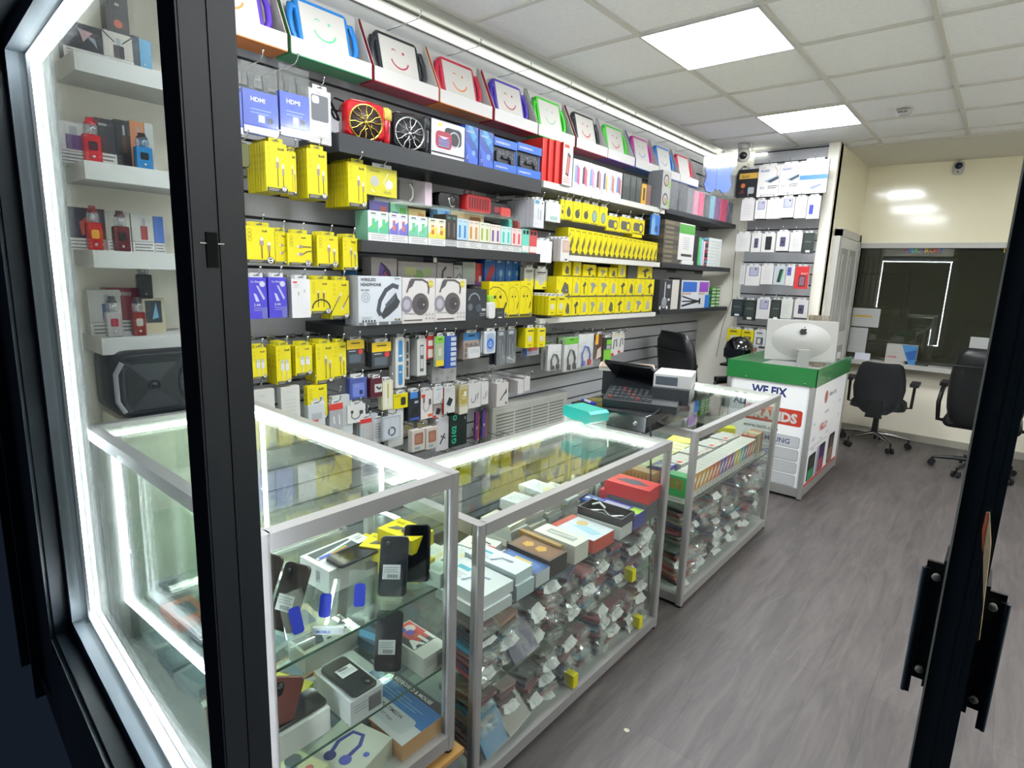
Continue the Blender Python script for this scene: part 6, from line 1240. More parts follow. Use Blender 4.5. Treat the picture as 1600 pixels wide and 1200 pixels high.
# ================================================================ goods inside the glass counters
def lay(name,x,y,z,w,d,h,col,lab,cat,rz=0,paint=None,side=None,frontp=None,group=None,parts=None):
    m=MB().box(-w/2,-d/2,0,w/2,d/2,h,M(col,.42)) if isinstance(col,str) else MB().box(-w/2,-d/2,0,w/2,d/2,h,col)
    if side:
        Art(m,(w/2,-d/2,0),(0,1,0),(0,0,1),d,h).rect(0,0,1,1,side); front(m,w,h,d).rect(0,0,1,1,side)
    if paint: paint(topart(m,w,d,h))
    if frontp: frontp(Art(m,(w/2,-d/2,0),(0,1,0),(0,0,1),d,h),front(m,w,h,d))
    o=m.build(name); o.location=(x,y,z); o.rotation_euler=(0,0,rz); tag(o,lab,cat,group); return o
def phone(name,lab,loc,rot,col='#1c1e22',w=.072,h=.148,label=True,screen=False,cam=True,cat='phone'):
    """slab whose back (or screen) faces -y before rotation, standing on its short edge"""
    t=thing(name,lab,cat,loc); t.rotation_euler=rot
    MB().rbox(w,h,.009,.012,M(col,.25,0,.3),0,h/2,0,.0018).build('body',t)
    if screen:
        MB().prism(rr(w-.006,h-.006,.010,4,0,h/2),'y',-.0052,-.0046,M('#08090b',.06,0,.6)).build('screen',t)
    else:
        if cam: MB().prism(rr(.020,.030,.008,4,-w*.24,h-.026),'y',-.0062,-.0046,M('#0b0c0e',.2)).lathe([(.001,-.001),(.006,-.001),(.006,0)],M('#2b3038',.1),10,(-w*.24,-.0064,h-.019),'y').build('camera_lens',t)
        if label:
            m=MB(); A=Art(m,(-w*.36,-.0048,h*.28),(1,0,0),(0,0,1),w*.62,h*.24); A.rect(0,0,1,1,'#e4e6e4'); A.lines(.08,.78,.9,3,.15,'#777a7c',.3)
            for i in range(12): A.rect(.3+.05*i,.1,.3+.05*i+(.02 if i%3 else .035),.34,K)
            m.build('price_sticker',t)
    return t
def stand_acr(x,y,z,rz,lab,logo=False,h=.10):
    t=thing('acrylic_stand',lab,'display stand',(x,y,z),rz)
    MB().prism([(-.035,.0),(.03,.0),(.03,.003),(-.028,.004),(.022,h),(.0195,h+.0005),(-.032,.006),(-.036,.018),(-.039,.017)],'x',-.028,.028,ACR).build('holder',t)
    if logo:
        m=MB(); k=h
        P0=Vector((-.022,-.0275,.014)); v=Vector((0,.050,h-.004)).normalized()
        A=Art(m,P0,(1,0,0),tuple(v),.044,h*.82); A.rrect(.2,.18,.8,.82,.15,'#1238d8'); m.build('blue_sign',t)
    return t
S1,S2,S3=.7335,.4835,.295
# --- first counter, upper glass shelf
def wbf(A,B):
    A.rect(.6,.3,.95,.7,'#c9ccce'); A.lines(.62,.62,.93,4,.09,'#6a6d70'); B.rect(.55,.3,.7,.8,'#b9bcbc'); B.lines(.56,.75,.69,6,.07,'#5f6264')
def rainbow(A):
    A.rect(.06,.08,.78,.92,'#2a3a3c'); A.poly([(.06,.3),(.78,.75),(.78,.62),(.06,.12)],'#e6efe8'); A.rect(.1,.1,.3,.3,'#2b3c9e'); A.poly([(.3,.2),(.62,.36),(.62,.28),(.3,.12)],'#d8762a'); A.poly([(.3,.28),(.62,.44),(.62,.36),(.3,.2)],'#3f8f3f'); A.lines(.84,.7,.97,2,.2,'#8d9090')
a=lay('phone_box',-1.275,.835,S1,.125,.19,.066,'#e9eae6','white phone box with a printed rainbow phone, back of the top glass shelf','phone box',.06,None,None,wbf)
rm=MB(); A=Art(rm,(.0,-.09,.0664),(0,1,0),(-1,0,0),.18,.058); rainbow(A); rm.build('box_print',a)
phone('phone','glossy dark phone lying on the white rainbow phone box',(-1.226,.765,S1+.0745),(-PI/2,0,0),'#2a2d33',screen=True).rotation_euler=(PI/2*-1,0,.0)
o=S.objects; 
for ob in [o for o in bpy.data.objects if o.get('label','').startswith('glossy dark phone lying')]: ob.rotation_euler=(PI/2,0,.05); ob.location=(-1.235,.915,S1+.072); ob.rotation_euler=(-PI/2,0,PI+.05); 
stand_acr(-1.09,.85,S1,.7,'clear stand under the black phone with a white sticker'); phone('phone','black phone with white sticker upright on the top glass shelf',(-1.075,.838,S1+.012),(-.42,0,.75),'#1b1e24')
stand_acr(-1.10,.937,S1,.75,'clear stand under the shiny screened phone'); phone('phone','phone with reflecting dark screen beside the corner of the first counter',(-1.085,.925,S1+.012),(-.42,0,.8),'#14161a',screen=True)
stand_acr(-1.15,.60,S1,.2,'clear stand under the brown phone near the mullion'); phone('phone','dark brown phone with white stickers leaning near the black mullion',(-1.14,.575,S1+.014),(-.50,.0,.35),'#2a211f')
phone('phone','second dark brown phone half hidden behind the mullion',(-1.23,.555,S1+.014),(-.50,0,.30),'#2a211f')
stand_acr(-1.11,.675,S1,.75,'clear stand with a blue sign, in front of the white phone box',True,.10)
stand_acr(-1.09,.755,S1,.8,'clear stand with a blue sign, left of the black phone',True,.10)
stand_acr(-1.10,.59,S1,1.5,'clear stand with a blue sign seen edge on near the mullion',True,.11)
mb=MB().box(-.035,-.004,0,.035,.004,.017,M('#dfe4e6',.3)); front(mb,.07,.017,.008).text('MOBILE',.12,.25,.55,'#3a55b8',maxw=.76,bold=.03); solo('name_strip',mb,'small strip lettered MOBILE below the blue sign','sign',(-1.07,.655,S1),.75)
def ymt(A):
    A.disc(.62,.45,.17,'#3a3a36',10,.8); A.text('budi',.1,.68,.2,'#5a5400',maxw=.35); A.poly([(.15,.2),(.4,.3),(.5,.55),(.25,.5)],'#55554c')
for i,(x,y,z,rz,l) in enumerate(((-1.16,.955,0,.3,'lowest yellow mount box in the far corner of the first counter'),(-1.30,.94,0,.15,'yellow mount box lying left of the corner pile'),(-1.21,.93,.041,.5,'yellow mount box bridging the two lower ones'),(-1.17,.96,.082,.1,'topmost yellow mount box of the corner pile'))): lay('mount_box',x,y,S1+z,.13,.085,.04,YEL,l,'mount box',rz,ymt)
for i in range(3): lay('clear_case',-1.06,.985-.0,S1+.014*i,.06,.06,.013,'#cfe6d4','small greenish white box, '+ORD[i]+' from the bottom by the corner post','box',.1,lambda A:A.rect(.2,.2,.8,.8,'#b9d6c0'),group='small greenish boxes by the corner post')
# tablets and phones on the window side of the shelf, seen through the window
for i,(x,y,rz,c,l,sc) in enumerate(((-1.78,.70,-.2,'#7a3a34','brown red tablet leaning in the window side of the first counter',1.25),(-1.62,.66,-.1,'#5a5f66','grey phone leaning in the window side of the first counter',1),(-1.92,.74,.0,'#33363c','dark phone leaning at the left end of the first counter',1),(-1.47,.62,-.15,'#c9472e','orange red boxed phone near the mullion in the first counter',1.0))):
    stand_acr(x,y+.01,S1,rz,'clear stand under the '+l); p=phone('phone',l,(x,y,S1+.014),(-.45,0,rz),c,screen=False,label=i!=2); p.scale=(sc,)*3
for i,(x,y,c,l) in enumerate(((-1.95,.62,'#c9cdd0','pale flat box left end of the lower glass shelf'),(-1.78,.60,'#b86a4a','orange brown flat box on the lower glass shelf'),(-1.60,.62,'#3a4550','dark flat box on the lower glass shelf'),(-1.44,.60,'#d8d8d2','white flat box on the lower glass shelf near the mullion'),(-1.88,.82,'#e0e0da','white flat box further back on the lower glass shelf'),(-1.68,.84,'#4a5560','slate flat box further back on the lower glass shelf'),(-1.48,.82,'#c8b48a','tan flat box further back on the lower glass shelf'))):
    lay('phone_box',x,y,S2,.14,.09,.03,c,l,'box',.1*((i%3)-1),lambda A:A.rrect(.2,.2,.8,.8,.05,'#55606a'))
for i in range(12):
    x=-2.0+.155*(i%6); y=.60+.22*(i//6); lay('phone_box',x,y,S3,.13,.09,.025+.01*(i%3),['#cfd4d6','#5a6570','#b9c0c4','#8a6a55','#e2e2dc','#3b444e'][i%6],('front' if i<6 else 'back')+' row box, '+ORD[i%6]+' from the left in the bottom of the first counter','box',random.uniform(-.3,.3),lambda A:A.rrect(.15,.15,.85,.85,.05,'#70808c'))
# --- first counter, lower glass shelf
def barcode(A,B=None):
    A.lines(.1,.7,.5,3,.12,'#8a8d8e'); 
    for i in range(10): A.rect(.55+.04*i,.2,.55+.04*i+.02,.8,K)
a=lay('phone_box',-1.115,.735,S2,.15,.092,.066,'#dfe2e2','white phone box with a black phone lying on it, lower glass shelf','phone box',.0,None,None,barcode and (lambda A,B:(barcode(A),None)))
p=phone('phone','black phone with a barcode sticker lying on the white phone box',(-1.188,.735,S2+.072),(0,0,0),'#1e2124'); p.rotation_euler=(-PI/2,0,PI/2+PI); p.location=(-1.19,.735,S2+.0715)
p.rotation_euler=(-PI/2,0,-PI/2)
a=lay('phone_box',-1.115,.575,S2,.092,.155,.062,'#e8e9e4','white phone box nearest the mullion on the lower glass shelf','phone box',0)
p=phone('phone','black screened phone lying on the white box near the mullion',(-1.115,.655,S2+.0675),(-PI/2,0,0),'#16181b',screen=True); p.rotation_euler=(-PI/2,0,PI)
stand_acr(-1.14,.865,S2,.7,'clear stand under the wrapped black phone'); phone('phone','wrapped black phone upright on the lower glass shelf',(-1.115,.853,S2+.02),(-.36,0,.75),'#15181b',h=.155)
def a11(A): A.rect(.02,.05,.72,.95,'#23282c'); A.rect(.02,.3,.6,.95,'#b0392e'); A.disc(.2,.7,.10,'#e6d4cc'); A.disc(.3,.55,.08,'#6a4ac0'); A.disc(.45,.62,.07,'#d8603a'); A.disc(.15,.45,.07,'#3a5ac0')
a=lay('phone_box',-1.125,.962,S2,.165,.088,.058,'#e4e4da','phone box with red dark cover picture lettered A11','phone box',0,a11,None,lambda A,B:(barcode(A),None))
m=MB(); Art(m,(.035,-.04,.0586),(0,1,0),(-1,0,0),.085,.06).text('A11',.02,.05,.85,'#f2f2ec',maxw=.95,bold=.05); m.build('lettering',a)
a=lay('phone_box',-1.33,.80,S2,.088,.17,.055,'#deded6','dark covered phone box lettered A12 behind the clear stand','phone box',.0,lambda A:A.rect(.05,.05,.8,.95,'#33383b'))
m=MB(); Art(m,(.03,-.02,.0556),(0,1,0),(-1,0,0),.085,.06).text('A12',.02,.05,.85,'#f2f2ec',maxw=.95,bold=.05); m.build('lettering',a)
for x,y,z,rz,l in ((-1.26,.64,0,.4,'yellow earphone packet lying on the lower glass shelf'),(-1.30,.56,.0,-.2,'yellow packet lying near the mullion on the lower glass shelf'),(-1.25,.60,.022,.2,'top yellow packet of the pair near the mullion')): lay('earphone_packet',x,y,S2+z,.12,.08,.02,'#e0dc3a',l,'earphone packet',rz,ymt)
lay('blue_box',-1.24,.93,S2,.16,.09,.03,'#3a5a70','blue grey patterned box behind the wrapped phone','box',.1,lambda A:(A.poly([(0,0),(1,.3),(1,.6),(0,.3)],'#4f8fb8'),A.rect(.1,.6,.4,.8,'#20282c')))
t=phone('phone','reddish brown phone case leaning at the near end of the lower shelf',(-1.09,.515,S2+.02),(-.2,.35,1.3),'#6a3a34',label=False,h=.16)
# --- first counter, base
def kbd(A):
    A.rect(0,0,1,1,'#e1e2e0'); A.rect(0,.82,1,1,'#222a2c'); A.text('KEYBOARD & MOUSE',.48,.86,.10,W_,maxw=.48,bold=.03); A.text('Multimedia',.2,.86,.08,W_,maxw=.2)
    A.rect(.30,.38,1,.82,'#2f7fc8'); A.rrect(.56,.10,.93,.46,.03,'#d2d5d4'); A.text('MULTIMEDIA',.60,.33,.095,K,maxw=.32,bold=.01); A.text('8 HOT Keys',.62,.20,.08,K,maxw=.24); A.rect(.36,.26,.5,.37,'#1f2628'); A.text('OFFICE',.375,.285,.06,W_,maxw=.11); A.text('Keyboard & Mouse',.6,.68,.05,'#bfe0f4',maxw=.33); A.lines(.5,.62,.9,2,.06,'#7fb6e4',.3)
lay('keyboard_box',-1.235,.915,S3,.42,.17,.05,'#b98a58','long cardboard box lettered KEYBOARD and MOUSE with a blue panel','keyboard box',0,kbd)
def hpw(A):
    A.rect(0,0,1,1,'#dfe0cf'); A.line([(.35,.2),(.28,.5),(.36,.78),(.55,.8),(.64,.6),(.62,.3)],.07,'#343a7e'); A.disc(.36,.2,.1,'#2a2f66'); A.disc(.63,.25,.1,'#4a4f9a'); A.rect(.15,.85,.28,.95,'#343a8e'); A.disc(.85,.5,.05,'#4a5aa0')
lay('headphone_box',-1.12,.735,S3,.16,.15,.055,'#d9dac6','cream box with a dark violet headset picture','headphone box',.25,hpw)
lay('bracket_box',-1.16,.58,S3,.17,.12,.07,'#d8d9a8','pale yellow box with a dark phone mount picture near the mullion','mount box',.3,lambda A:(A.rrect(.2,.2,.5,.4,.05,'#4a5058'),A.disc(.6,.5,.12,'#5a6aa8'),A.disc(.8,.75,.06,'#c86a6a'),A.disc(.5,.75,.12,'#3f464e')))
# --- middle counter, top goods
M1=.5485
def kit(A): A.rect(.1,.55,.35,.7,'#4ab0c4'); A.line([(.45,.2),(.55,.6),(.75,.65)],.05,'#70748a'); A.lines(.1,.4,.4,3,.08,'#b9bcc0')
FR=[(-1.135,1.20,0,.20,.135,.035,'#e9ecee','lowest white kit box with a red edge at the near end',kit,'#e3e6e8'),(-1.15,1.215,.036,.21,.14,.036,'#e6eaec','white kit box with a black cable picture, on the red edged one',kit,None),(-1.135,1.335,0,.20,.085,.05,'#dfe9ec','white and teal kit box between the cable box and blue cards',kit,'#c9dde2'),
(-1.155,1.335,.051,.22,.085,.035,'#e9eef0','white and teal kit box topmost at the near end',kit,'#d5e6ea'),(-1.13,1.43,0,.18,.075,.05,'#2c4a7e','dark blue playing card box with gold print',lambda A:(A.rect(.1,.15,.9,.85,'#3f6096'),A.rect(.3,.3,.7,.7,'#b9a05a')),'#dfe2e6'),
(-1.14,1.525,0,.19,.10,.062,'#4a3022','brown box with gold stars in front',lambda A:(A.rect(.05,.1,.95,.9,'#6a4628'),A.disc(.3,.5,.12,'#c9962e',5),A.disc(.6,.5,.12,'#c9962e',5)),'#1d1817'),(-1.17,1.585,.0,.19,.02,.070,'#8a6a2a','narrow gold box between brown and cream boxes',None,None),
(-1.13,1.655,0,.19,.085,.07,'#e6e3d6','cream box with a clear window and metal strip',lambda A:(A.rect(.2,.3,.85,.7,'#8a8a80'),A.line([(.25,.45),(.8,.6)],.04,'#dcdcda')),None),
(-1.13,1.80,0,.20,.14,.052,'#d9dfe6','white box with a pale blue massager picture and red edge',lambda A:(A.poly([(0,0),(.15,0),(.15,1),(0,1)],'#a8402e'),A.poly([(.3,.4),(.85,.25),(.95,.5),(.5,.65)],'#a9d4e8'),A.disc(.4,.7,.12,'#d9b878')),'#b5402e'),
(-1.12,1.945,0,.20,.10,.05,'#e4e6e4','white box under the open black tray',None,None),(-1.12,2.065,0,.19,.10,.06,'#3a3f9a','violet blue box with green corner under glass',lambda A:(A.rect(.1,.2,.7,.8,'#c9c8e6'),A.rect(.75,.3,1,.9,'#a4d43c')),'#2f348a'),
(-1.12,2.17,0,.19,.10,.075,'#44484c','dark grey box beside the bright red one',lambda A:A.rect(.6,.35,.75,.5,W_),None)]
for x,y,z,w,d,h,c,l,pf,sd in FR: lay('gadget_box',x,y,M1+z,w,d,h,c,l,'box',random.uniform(-.04,.04),pf,sd)
lay('gadget_box',-1.13,2.185,M1+.0765,.21,.12,.06,'#d8262a','bright red box on top at the far end of the middle counter','box',.05,lambda A:(A.poly([(.15,.35),(.6,.25),(.9,.45),(.55,.75),(.3,.65)],'#3a3648'),A.rect(.05,.8,.4,.92,'#e8604a')))
t=thing('tray','open black tray with silver cable lying inside','tray',(-1.12,1.955,M1+.051),.04)
MB().box(-.10,-.055,0,.10,.055,.004,BLK).build('base',t)
r=MB()
for a,b_,c,d_ in ((-.10,-.055,.10,-.050),(-.10,.050,.10,.055),(-.10,-.05,-.095,.05),(.095,-.05,.10,.05)): r.box(a,b_,.004,c,d_,.034,M('#1c1e21',.35))
r.build('rim',t); MB().tube([(-.07,-.02,.012),(-.02,.02,.014),(.03,-.015,.012),(.07,.02,.014)],.006,CHR,6).tube([(-.08,.03,.02),(-.05,.035,.035),(-.02,.03,.02)],.005,WHT,6).build('cable',t)
# piles of small pale boxes further back
pal=['#e2e3da','#dfe2e0','#e6e4cf','#d6dfe0','#eceae0']
def pb(A): A.rect(.15,.2,.7,.8,'#cdd2cf'); A.rect(.3,.35,.55,.65,'#9aa2a0'); A.rect(.75,.2,.9,.8,'#d9d3a0')
ks=0
for bx,by,n,w,d in ((-1.36,1.22,4,.15,.10),(-1.35,1.335,2,.13,.09),(-1.36,1.60,4,.14,.10),(-1.36,1.72,6,.14,.10),(-1.37,1.84,7,.14,.10),(-1.36,1.96,5,.13,.09),(-1.36,2.07,4,.12,.08),(-1.24,1.48,1,.04,.04)):
    for k in range(n):
        ks+=1; lay('small_box',bx+random.uniform(-.012,.012),by+random.uniform(-.008,.008),M1+.0205*k,w,d,.020,pal[(k+n)%5],'pale small boxed accessory in the piles at the back of the middle counter','accessory box',random.uniform(-.12,.12),pb,group='pale small boxes piled at the back of the middle counter')
lay('gadget_box',-1.33,1.435,M1,.13,.10,.045,'#e2e0da','white and red box with a black headset picture in the middle counter','box',.2,lambda A:(A.disc(.4,.4,.12,K),A.line([(.5,.7),(.8,.6)],.06,K),A.rect(.75,0,1,.5,'#c8302c')))
lay('card_deck',-1.25,1.32,M1,.05,.09,.012,'#3a4a86','small blue card lying between the piles','card',.4)
for i in range(6):
    solo('glue_tube',MB().lathe([(.001,0),(.012,0),(.013,.07),(.008,.08),(.001,.08)],M('#cdd6cf',.3),12),'small pale tube standing by the red pack, '+ORD[i]+' of six','tube',(-1.18+.0*i-.001,1.98+.0*i,M1),0).location=(-1.45+.028*i,2.20,M1)
lay('gadget_box',-1.25,2.19,M1,.06,.06,.07,'#b8343a','red and white pack next to the pale tubes','box',.1,lambda A:A.rect(.2,.3,.8,.6,W_),None)
lay('blue_ring_box',-1.27,2.08,M1,.09,.07,.05,'#3a62c0','blue box with round cut outs at the far end','box',0,lambda A:(A.disc(.3,.5,.14,W_),A.disc(.7,.5,.14,W_)))
# ---- bagged phone cases in the lower parts
cols=['#1c1b1e','#2b2a30','#6a1f2c','#8a2a34','#2c3f6a','#4a3a6a','#3f8fb0','#b9876f','#c9a89a','#5a4038','#77202f','#3b3f45','#8f4a5a','#243044','#b03a44','#6a5a50']
cn=['black','charcoal','dark red','red','navy','violet','light blue','tan','rose gold','brown','maroon','dark grey','pink brown','midnight blue','bright red','taupe']
protos=[]
def sleeve(k):
    vs=[];fs=[];nx,ny=6,4
    for j in range(ny+1):
        for i in range(nx+1): vs.append((-.085+.17*i/nx,-.044+.088*j/ny,.0145+random.uniform(-.002,.005)))
    for j in range(ny):
        for i in range(nx): a=j*(nx+1)+i; fs.append((a,a+1,a+nx+2,a+nx+1))
    m=MB().add(vs,fs,FILM3)
    # crinkled flap hanging over the front end
    if k in (3,5): return m
    vs=[];fs=[]
    for j in range(4):
        for i in range(6): vs.append((.083+.006*j+random.uniform(-.008,.006),-.038+.076*i/5+random.uniform(-.009,.009),.016-.008*j+random.uniform(-.008,.008)))
    for j in range(3):
        for i in range(5): a=j*6+i; fs.append((a,a+1,a+7,a+6))
    m.add(vs,fs,CARDF if k==0 else FILM3); return m
CARDF=GL('#ffffff',1.5,.2,bump=30,haze=.7,hcol='#eeeeec'); FILM3=GL('#f4f6f6',2.1,.12,bump=14,haze=.13)
sl=[]
for k in range(6):
    o=sleeve(k).build('plastic_sleeve'); sl.append(o.data); bpy.data.objects.remove(o)
cm=[]
for c in cols:
    m=MB(); m.box(-.078,-.039,0,.078,.039,.0055,M(c,.35)).box(-.078,-.039,.0055,.078,.039,.0075,M('#c9b3a0' if random.random()<.4 else '#15151a',.5)).box(-.078,-.039,.0075,.078,.039,.013,M(c,.35))
    topart(m,.156,.078,.0132).rrect(.08,.2,.3,.8,.03,'#0d0e10'); Art(m,(.078,-.039,0),(0,1,0),(0,0,1),.078,.013).rect(.2,.1,.8,.9,c)
    o=m.build('phone_case'); cm.append(o.data); bpy.data.objects.remove(o)
def pilecases(X,y0,y1,ncol,z,n,where,amp=.10):
    for c in range(ncol):
        y=y0+(y1-y0)*(c+.5)/ncol; h=0; rz0=random.uniform(-.25,.25); tilt=random.uniform(-.12,.22); 
        for k in range(n-(c*7+3)%3):
            i=random.randrange(16); o=bpy.data.objects.new('phone_case',cm[i]); COL.objects.link(o)
            o.location=(X+random.uniform(-.015,.012)-abs(tilt)*.03,y+random.uniform(-.006,.006),z+.006+h+abs(tilt)*.02); o.rotation_euler=(tilt+random.uniform(-.05,.05),random.uniform(-.08,.14),rz0+random.uniform(-amp,amp))
            tag(o,cn[i]+' phone case in a crinkled clear sleeve piled '+where,'phone case',cn[i]+' sleeved phone cases piled '+where)
            q=bpy.data.objects.new('plastic_sleeve',sl[random.randrange(6)]); COL.objects.link(q); q.parent=o; h+=.0215
random.seed(11)
pilecases(-1.135,1.13,2.24,10,.318,9,'on the middle counter shelf')
pilecases(-1.135,1.13,2.24,10,.063,9,'in the bottom of the middle counter')
pilecases(-1.125,2.56,3.72,10,.281,8,'on the far counter shelf')
pilecases(-1.125,2.56,3.72,10,.063,8,'in the bottom of the far counter')
# a few leaning large ones in front
for x,y,z,rot,c,l in ((-1.075,1.33,.325,(.25,.9,.1),'#2c2358','purple wallet case leaning against the front glass of the middle counter'),(-1.08,1.30,.075,(.2,.8,.2),'#4a3832','brown tablet sleeve leaning low in the middle counter'),(-1.07,1.20,.07,(.1,1.0,.1),'#3f86b8','blue sleeve leaning in the low near corner of the middle counter')):
    m=MB().box(-.085,-.055,0,.085,.055,.012,M(c,.4)); o=solo('wallet_case',m,l,'phone case',(x,y,z+.085)); o.rotation_euler=rot
    MB().box(-.088,-.058,.0135,.088,.058,.014,FILM).build('plastic_sleeve',o)
for i,(y,z) in enumerate(((1.62,.07),(2.12,.07),(2.02,.33))):
    m=MB(); m.box(-.02,-.015,0,.02,.015,.05,M('#e8e01c',.4)); solo('yellow_tag',m,('yellow tag low in the middle of the middle counter','yellow tag low at the far end of the middle counter','yellow tag on the shelf at the far end of the middle counter')[i],'tag',(-1.025,y,z))
# --- far counter, row of vape boxes on top shelf
F1=.5005; vc=['#e0902c','#e09c34','#e0a83c','#dfa22e','#e0872a','#e06c34','#d8583a','#5a3f9a','#4a3fa8','#d84a6a','#5a4aa8','#e0c030','#cfcf3a','#4aa8b0','#3f9ac0','#c8503a','#d87a5a','#8a6a50']
n=len(vc)
for i in range(n):
    y=2.66+.052*i; c=vc[i]
    def fr(A,B,c=c): A.rect(0,.28,1,1,c); A.poly([(.1,.5),(.9,.95),(.9,.7),(.1,.3)],'#f0ead6'); A.rect(0,0,1,.26,'#ecebe4'); A.lines(.15,.18,.85,2,.1,'#8a8a86')
    lay('vape_box',-1.09,y,F1,.09,.050,.12,'#e9e8e0','slim vape box with bright front, '+ORD[i]+' from the near end of the front row',"vape box",0,lambda A:A.rect(.1,.1,.9,.9,'#e2e0d6'),None,fr,'vape boxes in the front row of the far counter')
def gfr(c1,c2): return lambda A,B:(A.rect(0,.25,1,1,c1),A.rect(.2,.4,.8,.9,c2),A.rect(0,0,1,.22,'#ecebe4'),B.rect(0,.25,1,1,c1),B.rect(0,0,1,.22,'#ecebe4'),B.lines(.1,.18,.9,2,.1,'#8a8a86'),[B.rect(.1+.13*i,.5,.16+.13*i,.9,'#b9661c') for i in range(6)])
lay('vape_carton',-1.28,2.56,F1,.16,.07,.115,'#e0a03c','orange yellow carton at the near end of the far counter','vape box',0,None,None,gfr('#e0a03c','#e8b860'))
lay('vape_carton',-1.09,2.585,F1,.11,.07,.13,'#3f9a5a','green carton at the near end of the front row','vape box',0,None,None,gfr('#3f9a5a','#dfe8e0'))
lay('vape_carton',-1.21,2.66,F1,.09,.10,.13,'#4a3f9a','violet and white carton behind the green one','vape box',.1,lambda A:A.poly([(0,0),(.5,0),(1,1),(.6,1)],W_),None,gfr('#4a3f9a','#e0e0ec'))
for k in range(12):
    lay('vape_box',-1.21+.0*k,2.78+.072*k,F1,.11,.068,.125-.004*(k%3),['#ecebe6','#e4e6e6','#e8e0dc'][k%3],'pale vape carton in the second row, '+ORD[k]+' from the near end','vape box',random.uniform(-.04,.04),lambda A,k=k:(A.rect(.1,.1,.6,.9,'#dcdcd6'),A.rect(.65,.2,.9,.8,['#c8503a','#d8d0b0','#c9a8a0'][k%3])),group='pale vape cartons in the second row of the far counter')
for k in range(9):
    lay('tube_pack',-1.36,2.62+.07*k,F1,.12,.066,.10,'#dcd89a','pale yellow carton in the third row, '+ORD[k]+' from the near end','box',0,lambda A:(A.disc(.3,.5,.14,'#ecebc4'),A.disc(.7,.5,.14,'#ecebc4')),group='pale yellow cartons in the third row of the far counter')
lay('yellow_box',-1.40,3.30,F1,.14,.16,.10,'#d8d83a','yellow green box standing in the middle of the far counter','box',.1,lambda A:A.disc(.5,.5,.2,'#e6e690'))
lay('yellow_box',-1.26,3.66,F1+.0,.10,.09,.14,'#d8d42c','yellow box at the far end of the far counter','box',.4)
for i in range(4): lay('vape_box',-1.10,3.60+.045*i,F1,.08,.04,.13,['#b06a5a','#8a8a6a','#d9cfa8','#c98a6a'][i],('reddish','olive','cream','copper')[i]+' slim box at the far end of the front row','vape box',0)
solo('plug_adapter',MB().rbox(.06,.10,.012,.02,M('#e6e4c9',.4),0,.05).box(-.012,-.02,.1,-.006,-.01,.115,CHR),'cream plastic bracket standing in the far counter','bracket',(-1.5,3.15,F1))
# ================================================================ floating shelves and goods seen through the front window
def wshelf(z,lab,y0=.565,y1=.97,xf=-2.215): return solo('floating_shelf',MB().box(WX-.008,y0,z-.055,xf,y1,z,M('#e6e6e4',.35)),lab,'shelf')
Z4=[2.162,1.852,1.583,1.303]
for z,l in zip(Z4,('topmost white floating shelf seen through the front window','second white floating shelf from the top, under the red vape device','third white floating shelf, with the flame red vape devices','lowest white floating shelf, above the black loudspeaker')): wshelf(z,l)
def wbox(px,z,mk,lab,d=.05,xf=-2.30,cat='vape box'):
    return stand('vape_box',px,mk,lab,cat,xf=xf,d=d,zb=z)
def wb(body,pc=None,warn=True,extra=None,side=None):
    def f(w,h,d):
        m=plain(w,h,d,body,side); A=front(m,w,h,d)
        if pc: A.rrect(.4,.34,.72,.7,.02,pc); A.rrect(.48,.7,.64,.9,.03,'#8f9298')
        if warn: A.rect(0,0,1,.28,'#efeeea'); A.rect(0,.28,1,.29,K); A.lines(.1,.2,.92,3,.08,'#5a5a5c')
        if extra: extra(A)
        return m
    return f
wbox((97,28,160,88),Z4[0],wb('#1c1b1e',None,True,lambda A:(A.poly([(.4,.85),(.75,.8),(.5,.5)],'#c8a8a8'),A.poly([(.6,.7),(.8,.65),(.85,.4)],'#7a8494'),A.rect(.05,.6,.25,.65,'#9a9aa0'))),'black vape box with a pink triangle picture on the top shelf')
wbox((160,45,207,98),Z4[0],wb('#d9d4ca',None,True,lambda A:(A.rrect(.35,.3,.7,.65,.04,'#2a2228'),A.rrect(.45,.65,.6,.85,.03,'#8a9098'),A.line([(.0,.98),(.4,.72)],.04,K),A.line([(1,.98),(.65,.72)],.04,K))),'white vape box with a winged device picture on the top shelf')
wbox((207,55,218,100),Z4[0],wb('#1b2a3a',None,False),'narrow navy box on the top shelf')
wbox((218,60,236,102),Z4[0],wb('#4f8ab0',None,False,lambda A:A.disc(.4,.3,.1,'#b9d0e0')),'blue box on the top shelf beside the mullion')
o=wbox((165,-10,200,46),Z4[0],wb('#2a2826',None,False,lambda A:(A.disc(.5,.12,.2,'#b0604a'),A.lines(.4,.55,.6,3,.1,'#9a968e'))),'dark rounded carton standing above the winged box',xf=-2.36); o.location.z=Z4[0]+.125
lo=wbox((165,44,202,60),Z4[0],wb('#cfc9bd',None,False),'plain pale carton under the dark rounded one',xf=-2.37,d=.04); 
wbox((70,183,148,245),Z4[1],wb('#e6e4e2','#5a3a6a',True,lambda A:A.disc(.12,.9,.08,'#5aa8d8',10,.5)),'white vape box with a purple device picture on the second shelf',xf=-2.33)
wbox((149,183,180,248),Z4[1],wb('#2a2a2e',None,True,lambda A:A.rect(.2,.85,.6,.9,'#8a8a8e')),'black vape box between the red device and the brown box',xf=-2.30)
wbox((181,186,204,250),Z4[1],wb('#26221f','#4a2f22',False),'dark brown vape box on the second shelf',xf=-2.31)
wbox((204,188,226,252),Z4[1],wb('#b0724a','#d9cfc4',False),'copper brown vape box behind the blue device',xf=-2.31)
wbox((227,192,240,254),Z4[1],wb('#cfd3d0',None,False),'pale box beside the mullion on the second shelf',xf=-2.31)
